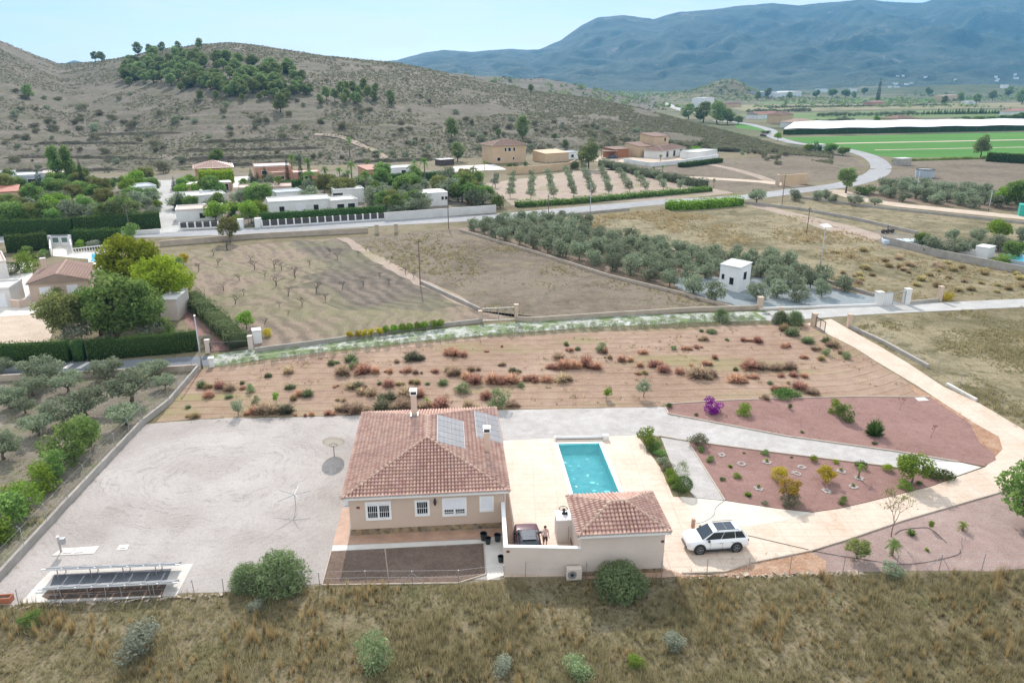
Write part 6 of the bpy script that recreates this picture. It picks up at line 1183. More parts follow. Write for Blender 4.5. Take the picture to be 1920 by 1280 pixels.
for px in list(range(20, 420, 6)) + list(range(1280, 1620, 5)):
    py = (1139 - (px - 20) * .06 if px < 500 else 1082 - (px - 1280) * .02) + r_.uniform(-3, 4); p = P(px, py); s_ = r_.uniform(.06, .24); m = [(Vector((r_.uniform(-1, 1), r_.uniform(-1, 1), r_.uniform(-.2, .8))) * s_ + p) for _ in range(9)]
    bm = bmesh.new(); [bm.verts.new(q) for q in m]; res = bmesh.ops.convex_hull(bm, input=bm.verts); bm.verts.ensure_lookup_table(); bm.verts.index_update(); used = {v for f in bm.faces for v in f.verts}; ids = {v: i for i, v in enumerate(bm.verts)}
    rub.add([tuple(v.co) for v in bm.verts], [tuple(ids[v] for v in f.verts) for f in bm.faces]); bm.free()
ro = rub.build('rubble', M['rock']); ro['kind'] = 'stuff'
# ---------------------------------------------------------------- the person beside the hatchback
def person(loc, rz):
    t = thing('person', 'person in a pale pink top and dark shorts standing beside the red hatchback', 'person', loc, rz)
    J = {}; V = []; E = []; Rd = []
    def node(n, p, r, par=None):
        J[n] = len(V); V.append(p); Rd.append(r)
        if par: E.append((J[par], J[n]))
    node('pelvis', (0, 0, .95), .125); node('waist', (0, 0, 1.08), .115, 'pelvis'); node('chest', (0, .01, 1.28), .135, 'waist'); node('shl', (0, .01, 1.40), .11, 'chest'); node('neck', (0, 0, 1.48), .052, 'shl'); node('chin', (0, -.02, 1.55), .062, 'neck'); node('head', (0, -.005, 1.64), .088, 'chin'); node('crown', (0, .01, 1.70), .07, 'head'); node('nose', (0, -.105, 1.615), .014, 'head')
    for s, n in ((-1, 'L'), (1, 'R')):
        node('hip' + n, (s * .10, 0, .88), .092, 'pelvis'); node('knee' + n, (s * .11, -.02, .5), .058, 'hip' + n); node('ank' + n, (s * .11, .01, .09), .036, 'knee' + n); node('toe' + n, (s * .12, -.15, .03), .032, 'ank' + n)
        node('sh' + n, (s * .18, .01, 1.40), .058, 'shl'); node('el' + n, (s * .25, .03, 1.12), .042, 'sh' + n); node('wr' + n, (s * .24, -.10, .90), .028, 'el' + n); node('palm' + n, (s * .24, -.13, .84), .03, 'wr' + n)
        for k in range(4): node('f%d' % k + n, (s * (.215 + .018 * k), -.145 - .004 * k, .795), .0095, 'palm' + n); node('g%d' % k + n, (s * (.215 + .017 * k), -.135, .755 + .006 * abs(k - 1.5)), .008, 'f%d' % k + n)
        node('th' + n, (s * .21, -.165, .83), .011, 'palm' + n); node('ti' + n, (s * .205, -.18, .80), .009, 'th' + n)
    me = bpy.data.meshes.new('body'); me.from_pydata(V, E, []); o = bpy.data.objects.new('body', me); C.objects.link(o)
    sk = o.modifiers.new('skin', 'SKIN'); 
    for i, d in enumerate(me.skin_vertices[0].data if me.skin_vertices else []): d.radius = (Rd[i], Rd[i])
    if not me.skin_vertices:
        bm = bmesh.new(); bm.from_mesh(me); bm.verts.layers.skin.verify(); bm.to_mesh(me); bm.free()
        for i, d in enumerate(me.skin_vertices[0].data): d.radius = (Rd[i], Rd[i])
    me.skin_vertices[0].data[0].use_root = True
    sb = o.modifiers.new('sub', 'SUBSURF'); sb.levels = 1; sb.render_levels = 2
    dg = bpy.context.evaluated_depsgraph_get(); dg.update(); m2 = bpy.data.meshes.new_from_object(o.evaluated_get(dg)); bpy.data.objects.remove(o)
    M['skin'] = plain('skin', (.50, .30, .22), .6, 0, .05, 3); m2.materials.clear(); m2.materials.append(M['skin']); m2.polygons.foreach_set('use_smooth', [True] * len(m2.polygons)); mobj('body', m2, t)
    def garment(nm, zlo, zhi, xmax, off, mat, extra=None):
        bm = bmesh.new(); bm.from_mesh(m2); kill = [f for f in bm.faces if not (zlo < f.calc_center_median().z < zhi and abs(f.calc_center_median().x) < xmax)]
        bmesh.ops.delete(bm, geom=kill, context='FACES'); bm.normal_update()
        for v in bm.verts: v.co += v.normal * off
        g = bpy.data.meshes.new(nm); bm.to_mesh(g); bm.free(); g.materials.clear(); g.materials.append(mat); mobj(nm, g, t)
    garment('shirt', .93, 1.45, .255, .014, plain('pale_pink_cotton', (.70, .52, .50), .8, 0, .12, 9)); garment('shorts', .55, .99, .20, .018, plain('dark_shorts', (.10, .055, .05), .8, 0, .1, 9))
    hm = MB(); hm.lathe([(.02, 0), (.085, .04), (.104, .1), (.095, .17), (.05, .21), (.005, .215)], (0, .022, 1.545), 14); hm.build('hair', plain('dark_brown_hair', (.03, .018, .012), .6, 0, .2, 12), t, smooth=True)
pp = P(1022.5, 987, 1.72); person(Vector((pp.x, pp.y, .03)), R(20))
# ================================================================ neighbouring houses, walls, hedges and trees
M['peach'] = plain('peach_render', (.58, .42, .27), .85, 0, .07, .4, .03, dirt=(.48, .36, .26)); M['brick'] = plain('terracotta_render', (.46, .25, .17), .85, 0, .1, .5, .05); M['blue_wall'] = plain('blue_grey_render', (.38, .43, .48), .85, 0, .07, .5, .03)
M['whitewash'] = plain('whitewash', (.72, .72, .71), .8, 0, .06, .5, .03, dirt=(.55, .53, .5)); M['roof_grey'] = plain('pale_flat_roof', (.58, .57, .55), .85, 0, .1, .4, .04, dirt=(.42, .40, .37)); M['roof_pink'] = plain('faded_roof', (.58, .42, .36), .85, 0, .1, .4, .04); M['wood'] = plain('red_wood', (.30, .12, .05), .7, 0, .15, 2)
def house(name, label, pl, pr, h, depth, wallm, roof='flat', roofm=None, wins=(), cat='house', door=None, chim=None, rise=1.3, oh=.35, z0=0.0, winside=(), hill=False, parapet=.25):
    a, b = (PT(*pl), PT(*pr)) if hill else (P(*pl), P(*pr)); 
    if hill: z0 = -1.5
    W = (b - a).length; ang = math.atan2(b.y - a.y, b.x - a.x); t = thing(name, label, cat, a, ang); m_ = MB().box(0, W, 0, depth, z0 - .1, h); m_.build('wall', wallm, t)
    roofm = roofm or M['tile_brown']
    if roof == 'flat':
        r_ = MB().box(-.06, W + .06, -.06, depth + .06, h + .003, h + .16); r_.build('roof', roofm, t)
        if parapet:
            q = MB(); q.box(-.06, W + .06, -.06, .1, h + .162, h + parapet + .16).box(-.06, W + .06, depth - .1, depth + .06, h + .162, h + parapet + .16).box(-.06, .1, .1, depth - .1, h + .162, h + parapet + .16).box(W - .1, W + .06, .1, depth - .1, h + .162, h + parapet + .16); q.build('parapet', wallm, t)
    elif roof == 'shed':
        r_ = MB(); r_.add([(-oh, -oh, h), (W + oh, -oh, h), (W + oh, depth + oh, h + rise), (-oh, depth + oh, h + rise), (-oh, -oh, h + .14), (W + oh, -oh, h + .14), (W + oh, depth + oh, h + rise + .14), (-oh, depth + oh, h + rise + .14)], [(0, 3, 2, 1), (4, 5, 6, 7), (0, 1, 5, 4), (1, 2, 6, 5), (2, 3, 7, 6), (3, 0, 4, 7)]); r_.build('roof', roofm, t)
        g = MB(); g.add([(0, 0, h - .02), (0, depth, h - .02), (0, depth, h + rise - .02), (W, 0, h - .02), (W, depth, h - .02), (W, depth, h + rise - .02)], [(0, 2, 1), (3, 4, 5), (1, 2, 5, 4)]); g.build('gable', wallm, t)
    else:
        if roof == 'hip':
            ins = min(W, depth) * .5; r0, r1 = ((ins, depth / 2), (W - ins, depth / 2)) if W >= depth else ((W / 2, ins), (W / 2, depth - ins)); r1 = r1 if (r0[0] != r1[0] or r0[1] != r1[1]) else (r1[0] + .01, r1[1])
        elif roof == 'gablex': r0, r1 = (-oh, depth / 2), (W + oh, depth / 2)
        else: r0, r1 = (W / 2, -oh), (W / 2, depth + oh)
        e = [(-oh, -oh), (W + oh, -oh), (W + oh, depth + oh), (-oh, depth + oh)]; vs_ = [(x, y, h) for x, y in e] + [(r0[0], r0[1], h + rise), (r1[0], r1[1], h + rise)] 
        fr = [(0, 1, 5, 4), (1, 2, 5), (2, 3, 4, 5), (3, 0, 4)] if (abs(r1[0] - r0[0]) > abs(r1[1] - r0[1])) else [(0, 1, 4), (1, 2, 5, 4), (2, 3, 5), (3, 0, 4, 5)]
        r_ = MB(); r_.add(vs_, fr + [(3, 2, 1, 0)]); ro_ = r_.build('roof', M['offwhite'], t)
        for i, f in enumerate(fr):
            if len(f) == 3 and roof in ('gable', 'gablex'):
                g = MB(); q = [Vector(vs_[k]) for k in f]; g.add(q, [(0, 1, 2)]); g.build('gable', wallm, ro_); continue
            cs = [Vector(vs_[k]) + Vector((0, 0, .05)) for k in f]
            if cs[0].y < 100 and a.y < 140: tile_slope(cs, roofm, .25, .4, 'tiled_slope', ro_, .03, 4)
            else: tile_slope(cs, roofm, .5, .8, 'tiled_slope', ro_, .05, 4)
        rc = MB(); hp_ = [(vs_[4], vs_[5])]
        if roof == 'hip': hp_ += [(vs_[0], vs_[4]), (vs_[3], vs_[4]) if W >= depth else (vs_[1], vs_[4]), (vs_[1], vs_[5]) if W >= depth else (vs_[3], vs_[5]), (vs_[2], vs_[5])]
        ridge_caps(rc, [((p[0], p[1], p[2] + .06), (q[0], q[1], q[2] + .06)) for p, q in hp_ if (Vector(p) - Vector(q)).length > .3], .12); rc.build('ridge_tiles', M['cap'], ro_)
    for (u, v0, v1, wd, k) in wins:
        m_ = MB(); x = u * W; m_.box(x - wd / 2 - .1, x + wd / 2 + .1, -.05, 0.0, v0 - .1, v1 + .1); wf = m_.build('window' if k != 'd' else 'door', M['white'] if wallm is not M['whitewash'] else M['offwhite'], t); m_ = MB(); m_.box(x - wd / 2, x + wd / 2, -.062, -.05, v0, v1); m_.build('pane', M['glass_dark'] if k != 's' else M['shutter'], wf)
    for (v, z1, z2, wd, sd) in winside:
        m_ = MB(); y = v * depth; xx = 0 if sd < 0 else W; m_.box(min(xx, xx + sd * .05), max(xx, xx + sd * .05), y - wd / 2 - .08, y + wd / 2 + .08, z1 - .08, z2 + .08); wf = m_.build('window', M['white'], t); m_ = MB(); m_.box(min(xx + sd * .05, xx + sd * .065), max(xx + sd * .05, xx + sd * .065), y - wd / 2, y + wd / 2, z1, z2); m_.build('pane', M['glass_dark'], wf)
    if chim: m_ = MB(); m_.box(chim[0] * W - .3, chim[0] * W + .3, chim[1] * depth - .3, chim[1] * depth + .3, h, h + chim[2]); co_ = m_.build('chimney', wallm, t); m_ = MB(); m_.box(chim[0] * W - .38, chim[0] * W + .38, chim[1] * depth - .38, chim[1] * depth + .38, h + chim[2], h + chim[2] + .12); m_.build('chimney_cap', M['offwhite'], co_)
    return t
# bungalow behind the big trees
house('bungalow', 'beige bungalow with brown tiled gable roof beside the big green trees', (60, 566), (170, 556), 2.7, 9.5, M['wall'], 'gable', M['tile_brown'], [(.26, .9, 2.0, 1.3, 's'), (.72, .9, 2.0, 1.3, 's')], chim=(.12, .85, 2.1), rise=1.25)
house('carport', 'white flat roofed outbuilding at the left edge beside the bungalow', (-60, 579), (24, 574), 2.5, 5.0, M['offwhite'], 'flat', M['roof_grey'], [(.8, 0, 1.9, .9, 's')], cat='outbuilding')
house('outbuilding', 'tall pale wall of a small building at the left edge above the outbuilding', (-60, 530), (18, 520), 2.6, 9.0, M['offwhite'], 'flat', M['roof_pink'], cat='outbuilding')
house('shed', 'small beige shed half hidden by the big trees', (303, 601), (336, 600), 2.9, 5.2, M['wall_pale'], 'flat', M['roof_grey'], [], cat='shed', winside=[(.5, .9, 1.8, .9, -1)], parapet=0)
wall('garden_wall', 'curved cream garden wall in front of the bungalow', [(22, 575), (40, 577), (58, 573)], .25, 1.1, M['wall'])
# gate and pool of the bungalow
t = thing('driveway_gate', 'white gate with green panels between the clipped hedges', 'gate', P(96, 462), math.atan2((P(134, 461) - P(96, 462)).y, (P(134, 461) - P(96, 462)).x)); gw = (P(134, 461) - P(96, 462)).length
for x in (0, gw): b_ = MB().box(x - .25, x + .25, -.25, .25, 0, 2.2); b_.build('gate_post', M['whitewash'], t)
for x0, x1 in ((.3, gw / 2 - .05), (gw / 2 + .05, gw - .3)):
    b_ = MB().box(x0, x1, -.04, .04, .1, 1.9); g_ = b_.build('gate_leaf', M['whitewash'], t); b_ = MB().box(x0 + .25, x1 - .25, -.06, -.04, .8, 1.75); b_.build('panel', plain('green_gate_panel', (.10, .17, .15), .5, 0, .1, 2), g_)
wall('garden_wall', 'white side wall of the hedge lined driveway, left', [(96, 462), (97, 480)], .25, 1.5, M['whitewash']); wall('garden_wall', 'white side wall of the hedge lined driveway, right', [(134, 461), (136, 474)], .25, 1.6, M['whitewash'])
sheet('bungalow_drive', [(98, 462), (133, 461), (140, 474), (215, 470), (205, 520), (175, 500), (170, 486), (100, 480)], M['white_conc'], 3)
bal = thing('balustrade', 'white balustrade beside the turquoise pool of the bungalow', 'balustrade', P(138, 475)); pb, o_ = P(218, 466), P(138, 475); d_ = pb - o_; n_ = int(d_.length / .45)
b_ = MB().obox((0, 0), (d_.x, d_.y), .18, .85, .97); b_.build('rail', M['whitewash'], bal); b_ = MB().obox((0, 0), (d_.x, d_.y), .2, 0, .1); b_.build('plinth', M['whitewash'], bal)
for i in range(n_ + 1): q = d_ * (i / n_); b_ = MB(); b_.lathe([(.07, .1), (.1, .3), (.05, .55), (.08, .85)], (q.x, q.y, 0), 6); b_.build('baluster', M['whitewash'], bal)
t = thing('neighbour_pool', 'small turquoise pool behind the bungalow roof', 'swimming pool', P(172, 488)); q = [P(172, 490) , P(206, 488), P(208, 476), P(172, 477)]; o_ = P(172, 488); b_ = MB().prism([(p.x - o_.x, p.y - o_.y) for p in q], .02, .10); b_.build('water', plain('far_pool_water', (.05, .42, .58), .08, 0, .05, .5), t)
q2 = [P(168, 492.5), P(210, 490), P(212, 474), P(168, 475)]
for i in range(4): b_ = MB().obox((q2[i].x - o_.x, q2[i].y - o_.y), (q2[(i + 1) % 4].x - o_.x, q2[(i + 1) % 4].y - o_.y), .35, .0, .13); b_.build('coping', M['whitewash'], t)
# hedges of the bungalow
for lb, a, b, wd, h in [('dark clipped hedge by the lane, longest run below the big trees', (168, 675), (372, 656), 1.3, 2.5), ('dark clipped hedge by the lane at the left edge', (-80, 686), (134, 676), 1.3, 2.5), ('short block of clipped hedge in the gap beside the lane', (141, 676), (161, 675), 1.2, 2.4)]: hedge('clipped_hedge', lb, [a, b], wd, h, 'hedge')
for lb, a, b, wd, h in [('dark hedge left of the white and green gate', (14, 473), (92, 466), 3.0, 3.2), ('dark hedge right of the white and green gate', (140, 458), (226, 455), 3.0, 2.9), ('long dark hedge on the far side of the road, left part', (-60, 444), (140, 438), 2.0, 3.4), ('long dark hedge on the far side of the road up to the side street', (141, 438), (302, 427), 2.2, 3.6)]: hedge('clipped_hedge', lb, [a, b], wd, h, 'hedge', 26, .24)
hedge('oleander_hedge', 'loose green hedge along the right side of the red drive', [(356, 566), (400, 604), (450, 652)], 2.6, 1.8, 'lentisk', 30, .24, rough=2.2)
# trees round the bungalow
for k, px, py, w_, hf, lb, v in [('lime_tree', 253, 552, 128, .95, 'big lime green tree beside the bungalow pool', 0), ('lime_tree', 306, 580, 130, .85, 'big lime green tree nearest the ploughed orchard', 1), ('pepper_tree', 224, 636, 122, .95, 'tall feathery green tree in front of the lime green pair', 0), ('broad', 274, 628, 92, 1.05, 'dark green tree beside the shed wall', 0), ('broad', 190, 628, 92, 1.0, 'green tree on the left flank of the feathery tree', 1), ('dusty_tree', 124, 640, 98, .95, 'olive brown tree above the gap in the lane hedge', 0), ('broad', 160, 585, 50, .8, 'rounded green tree between bungalow and feathery tree', 1)]: G(k, px, py, w_, lb, 'tree', 'garden_tree', hf=hf, var=v)
for k, px, py, w_, hf, lb in [('grey_shrub', 146, 644, 68, .75, 'silver grey shrub behind the hedge at the left'), ('grey_shrub', 279, 636, 60, .8, 'silver grey shrub behind the hedge near the shed'), ('olive_shrub', 209, 640, 44, .7, 'olive green shrub behind the hedge at its middle'), ('green_shrub', 309, 628, 44, .9, 'dark green shrub at the foot of the shed wall'), ('grey_shrub', 388, 652, 26, 1.1, 'pale shrub beside the left pillar of the brown gate'), ('small_palm', 108, 566, 34, 1.0, 'small palm at the front of the bungalow'), ('grey_shrub', 152, 548, 40, .9, 'grey shrub at the right corner of the bungalow'), ('bright_shrub', 50, 512, 50, .9, 'bright green shrub left of the bungalow chimney'), ('topiary', 18, 517, 38, .6, 'wide clipped dark shrub at the left edge by the bungalow'),
       ('conifer', 64, 488, 14, 1.2, 'slim dark cypress in front of the left hedge'), ('green_shrub', 82, 482, 22, .8, 'small bush beside the bungalow chimney'), ('bright_shrub', 152, 467, 22, .9, 'bright bush before the right hedge'), ('grey_shrub', 176, 467, 28, .7, 'grey bush before the right hedge'), ('bright_shrub', 204, 465, 22, .7, 'bright bush at the right end of the hedge'), ('amber_tree', 344, 497, 26, 1.0, 'orange bush beside the lime green tree'), ('green_shrub', 335, 505, 24, 1.2, 'dark bush under the orange bush'), ('green_shrub', 246, 448, 36, 1.0, 'green bush hanging over the end of the right hedge'), ('green_shrub', 348, 570, 30, .9, 'green bush at the top of the red drive'), ('green_shrub', 48, 480, 28, .8, 'green bush in front of the left dark hedge')]:
    G(k, px, py, w_, lb, 'shrub' if 'tree' not in k and 'palm' not in k else 'tree', 'garden_shrub' if 'palm' not in k else 'palm', hf=hf)
# gates of the lane
M['pillar'] = plain('peach_pillar', (.55, .42, .32), .8, 0, .06, 1, .05)
def pillar(name, label, px, py, wd, h, mat, group=None):
    t = thing(name, label, 'pillar', P(px, py), .1, group); b_ = MB().box(-wd / 2, wd / 2, -wd / 2, wd / 2, 0, h - .08); b_.build('shaft', mat, t); b_ = MB().box(-wd / 2 - .05, wd / 2 + .05, -wd / 2 - .05, wd / 2 + .05, h - .08, h); b_.build('cap', mat, t); return t
def gate(name, label, a, b, h, mat, z0=.1, solid=0.0, bars=8):
    pa, pb = P(*a), P(*b); L_ = (pb - pa).length; t = thing(name, label, 'gate', pa, math.atan2((pb - pa).y, (pb - pa).x)); m_ = MB(); m_.box(0, L_, -.03, .03, z0, z0 + .08).box(0, L_, -.03, .03, h - .08, h).box(0, .08, -.028, .028, z0, h).box(L_ - .08, L_, -.028, .028, z0, h).box(L_ / 2 - .05, L_ / 2 + .05, -.029, .029, z0, h); m_.build('frame', mat, t)
    m_ = MB(); [m_.box(L_ * i / bars - .012, L_ * i / bars + .012, -.012, .012, z0, h) for i in range(1, bars)]; m_.build('bars', mat, t)
    if solid: m_ = MB(); m_.box(.1, L_ * solid, .01, .02, z0 + .1, h - .1); m_.build('panel', M['whitewash'], t)
    return t
pillar('gate_pillar', 'cream pillar left of the brown driveway gate', 391, 661, .5, 1.7, M['wall_pale']); pillar('gate_pillar', 'cream pillar right of the brown driveway gate', 471, 655, .5, 1.8, M['wall_pale']); gate('driveway_gate', 'dark brown barred gate at the foot of the red drive', (395, 661), (467, 656), 1.25, M['darkmetal'], bars=26)
b = house('utility_box', 'white utility cabinet beside the right pillar of the brown gate', (476, 645), (492, 643), 1.6, 1.2, M['whitewash'], 'flat', M['roof_grey'], cat='cabinet', parapet=0); 
house('electricity_box', 'small white cabinet on the pavement below the street lamp', (393, 689), (402, 688), 1.0, .5, M['whitewash'], 'flat', M['whitewash'], cat='cabinet', parapet=0)
pillar('gate_pillar', 'left pillar of the field gate on the lane', 901, 603, .5, 1.6, M['pillar']); pillar('gate_pillar', 'right pillar of the field gate on the lane', 968, 600, .5, 2.3, M['pillar']); gate('field_gate', 'wire field gate between two pillars on the lane', (904, 603), (965, 600), 1.9, M['galv'], bars=10)
pillar('gate_pillar', 'peach pillar carrying the open gate of the drive', 1525, 612, .6, 1.9, M['pillar']); pillar('gate_pillar', 'peach pillar at the right side of the drive entrance', 1591, 614, .5, 1.9, M['pillar']); gate('entrance_gate', 'open brown frame gate at the entrance of the drive', (1528, 613), (1546, 624), 1.5, M['darkmetal'], bars=10)
pillar('gate_pillar', 'left pillar of the white gate near the blue grey gravel', 1646, 572, .9, 2.1, M['offwhite']); pillar('gate_pillar', 'right pillar of the white gate near the blue grey gravel', 1698, 570, .8, 2.4, M['offwhite']); gate('white_gate', 'white gate half covered by a white sheet near the blue grey gravel', (1650, 573), (1695, 571), 2.0, M['galv'], solid=.48, bars=14)
pillar('gate_pillar', 'lone pillar beside the yellow bush on the lane', 1760, 564, .6, 2.3, M['pillar']); pillar('gate_pillar', 'small pillar on the lane wall below the olive orchard', 1424, 580, .7, 1.9, M['pillar']); pillar('gate_pillar', 'short pillar among the oleanders by the lane', 1465, 588, .4, 1.0, M['pillar'])
wall('field_wall', 'low grey wall along the lane below the ploughed orchard', [(478, 660), (620, 642), (750, 622), (905, 604)], .22, .55, M['grey_conc']); wall('field_wall', 'low grey wall along the lane right of the field gate', [(968, 601), (1000, 603), (1150, 593), (1300, 584), (1424, 580)], .22, .65, M['sand_wall']); wall('field_wall', 'low pale wall along the blue grey gravel by the lane', [(1424, 581), (1540, 577), (1646, 573)], .22, .35, M['offwhite']); wall('field_wall', 'low wall from the white gate to the lone pillar', [(1698, 571), (1760, 565)], .22, .5, M['grey_conc'])
wall('field_wall', 'long low wall between the brown field and the olive orchard', [(862, 433), (1000, 474), (1140, 519), (1270, 551), (1375, 580)], .22, .5, M['sand_wall']); wall('field_wall', 'low wall between the olive orchard and the straw field', [(1080, 425), (1180, 452), (1300, 482), (1440, 498), (1640, 556)], .22, .5, M['grey_conc']); wall('field_wall', 'low wall beside the path across the ploughed orchard', [(790, 532), (900, 583)], .25, .5, M['grey_conc'])
wall('road_wall', 'sandy retaining wall below the road above the ploughed orchard', [(300, 462), (480, 447), (690, 436)], .3, 1.1, M['sand_wall']); wall('road_wall', 'grey concrete wall at the road edge between hedge and side street', [(255, 440), (300, 437)], .3, .9, M['offwhite'])
wall('road_wall', 'long pale concrete wall on the far side of the road', [(722, 414), (820, 407), (930, 399)], .25, 1.9, M['roof_grey'], M['roof_grey'])
wall('road_kerb_wall', 'low grey wall on the near side of the road above the orchard', [(880, 420), (1010, 410), (1180, 394)], .3, .6, M['grey_conc']); wall('boundary_wall', 'long dark boundary wall between straw field and right gardens', [(1655, 455), (1750, 480), (1920, 515), (2060, 545)], .25, 1.4, M['grey_conc']); wall('boundary_wall', 'dark low wall along the brown paddock', [(1395, 382), (1500, 394), (1600, 412), (1720, 440)], .3, .7, M['grey_conc']); wall('boundary_wall', 'dark low wall below the pale dirt road', [(1500, 372), (1640, 390), (1750, 402), (1920, 420)], .3, .6, M['grey_conc'])
# panelled fences of the road
def panel_fence(label, a, b, n_, h):
    pa, pb = P(*a), P(*b); d = (pb - pa); L_ = d.length; t = thing('panel_fence', label, 'fence', pa, math.atan2(d.y, d.x)); m_ = MB().box(0, L_, -.12, .12, 0, .35); m_.build('plinth', M['whitewash'], t)
    for i in range(n_ + 1): m_ = MB().box(L_ * i / n_ - .16, L_ * i / n_ + .16, -.16, .16, .352, h); m_.build('post', M['whitewash'], t)
    for i in range(n_): m_ = MB().box(L_ * i / n_ + .17, L_ * (i + 1) / n_ - .17, -.04, .04, .4, h - .1); m_.build('panel', plain('dark_fence_panel', (.06, .055, .055), .6, 0, .1, 2) if 'dfp' not in M else M['dfp'], t); M['dfp'] = bpy.data.materials['dark_fence_panel']
    return t
panel_fence('white posted fence with dark panels in front of the long hedge', (492, 427), (722, 412), 16, 1.7); panel_fence('white posted fence with dark panels beside the side street', (338, 431), (410, 428), 5, 1.6)
gate('driveway_gate', 'dark gate between white walls right of the thin tree', (456, 427), (478, 425), 2.0, M['darkmetal'], bars=12); pillar('gate_pillar', 'white wall end left of the dark gate', 452, 428, 1.2, 2.1, M['whitewash']); pillar('gate_pillar', 'white wall end right of the dark gate', 485, 426, 1.3, 2.1, M['whitewash'])
hedge('clipped_hedge', 'long clipped hedge behind the panelled fence', [(488, 422), (722, 407)], 2.2, 2.7, 'hedge', 26, .25)
# houses on the far side of the road
house('house', 'blue grey flat house at the far left behind the pale pool terrace', (22, 352), (72, 350), 3.4, 9, M['blue_wall'], 'flat', M['whitewash'], [(.2, .2, 2.6, 2.0, 'g'), (.8, .8, 2.4, 2.2, 'g')])
house('house', 'white and pink flat house behind the poplars', (78, 346), (150, 343), 3.2, 9, M['whitewash'], 'flat', M['roof_pink'], [(.5, .8, 2.2, 1.4, 'g')])
house('house', 'white house at the far left edge', (-40, 347), (12, 346), 3.2, 8, M['whitewash'], 'flat', M['whitewash'], [(.6, 0, 2.4, 3.0, 'g')])
house('cottage', 'small yellow cottage with red roof at the left edge', (-30, 382), (36, 378), 2.8, 7, M['peach'], 'shed', M['tile_red'] if False else plain('red_metal_roof', (.42, .17, .12), .7, 0, .1, .6), [(.7, .8, 1.9, 1.2, 'g')], rise=.9)
wall('garden_wall', 'high yellow garden wall at the left edge', [(-60, 420), (0, 417), (72, 412)], .3, 3.2, M['peach'], M['offwhite'])
house('house', 'low white house left of the side street', (252, 372), (296, 368), 2.8, 8, M['whitewash'], 'flat', M['blue_wall'], [(.5, .8, 2.0, 1.5, 'g')])
house('house', 'white parasol shaded terrace building behind the orange tree', (246, 352), (292, 349), 2.4, 6, M['blue_wall'], 'flat', M['roof_grey'], [(.4, .4, 1.9, 3.0, 'g')])
house('house', 'terracotta house with tiled hip roof behind the lime hedge', (368, 337), (437, 334), 3.6, 12, M['brick'], 'hip', M['tile'], [(.8, .8, 2.2, 1.2, 'g')], rise=2.0, oh=.7)
house('house', 'white flat roofed house with a wide grey roof by the side street', (348, 392), (426, 386), 2.9, 9, M['whitewash'], 'flat', M['roof_grey'], [(.25, .6, 2.0, .9, 'g'), (.6, 0, 2.0, .9, 'd')], chim=(.5, .7, .9))
house('house', 'low white house with pink roof behind the white fence', (332, 417), (420, 412), 2.6, 7, M['whitewash'], 'flat', M['roof_pink'], [(.55, .7, 1.9, 1.2, 'g'), (.8, .7, 1.9, 1.2, 'g')], chim=(.6, .4, .9))
house('canopy', 'long dark pergola with white beam below the lime hedge', (352, 362), (436, 357), 2.4, 5, M['brick'], 'flat', M['offwhite'], [(.2, .1, 2.1, 3, 'g'), (.5, .1, 2.1, 4, 'g'), (.8, .1, 2.1, 3, 'g')], cat='pergola', parapet=0)
sheet('white_terrace', [(438, 352), (470, 350), (470, 330), (436, 332)], M['white_conc'], 4)
house('house', 'terracotta house with white roof left of the slim cypresses', (480, 338), (548, 335), 4.2, 10, M['brick'], 'flat', M['whitewash'], [(.25, 1.8, 3.0, 1.6, 'g'), (.7, 1.8, 3.0, 1.4, 'g')]); house('house', 'salmon annex with veranda beside the terracotta house', (512, 342), (540, 340), 2.8, 4, M['brick'], 'flat', M['roof_pink'], [(.5, .8, 1.9, 2.6, 'g')], cat='annex')
house('house', 'pale salmon house between the palms', (552, 342), (600, 340), 2.8, 8, M['brick'], 'flat', M['roof_pink'], [(.5, .8, 1.9, 1.6, 'g')]); house('house', 'terracotta house half hidden behind the fluffy tree', (690, 336), (716, 334), 3.0, 8, M['brick'], 'shed', plain('old_red_roof', (.35, .16, .11), .8, 0, .1, .5), rise=.8)
house('house', 'low house with grey roof behind the round green tree', (448, 372), (548, 368), 2.6, 8, M['sand_wall'], 'flat', M['roof_pink'], [(.8, .6, 1.8, 1.2, 'g')], chim=(.7, .6, 1.0))
house('villa', 'long white flat roofed villa behind the panelled fence, left wing', (506, 404), (622, 397), 3.0, 8, M['whitewash'], 'flat', M['roof_grey'], [(.2, .7, 2.0, 1.2, 'g'), (.5, .2, 2.2, 2.6, 's'), (.75, .7, 2.0, 1.2, 'g')]); house('villa', 'white villa wing with two windows behind the panelled fence', (622, 399), (672, 395), 2.7, 7, M['offwhite'], 'flat', M['roof_grey'], [(.35, .8, 2.0, 1.8, 'g'), (.75, .8, 2.0, 1.8, 'g')]); house('villa', 'white upper block of the long white villa', (628, 382), (684, 379), 3.4, 6, M['whitewash'], 'flat', M['roof_grey'], [(.12, .4, 2.8, 2.6, 'g')]); house('villa', 'pale blue roofed wing of the long white villa', (520, 386), (570, 382), 3.2, 6, M['whitewash'], 'flat', M['blue_wall'], [(.4, 1.2, 2.2, 1.2, 'g')])
house('cabin', 'white prefabricated cabin with two small windows among olives', (786, 388), (840, 385), 3.4, 7, M['whitewash'], 'flat', M['whitewash'], [(.82, 1.6, 2.4, .6, 'g'), (.94, 1.6, 2.4, .6, 'g')], parapet=0)
house('house', 'long low white roofed house in front of the hillside', (734, 331), (780, 328), 2.6, 7, M['whitewash'], 'flat', M['whitewash'], [(.5, .6, 1.9, 1.6, 'g')])
house('canopy', 'dark open shelter with flat roof below the hill pine', (826, 311), (852, 309), 2.2, 4, M['bark_dark'], 'flat', M['roof_grey'], cat='shelter', parapet=0)
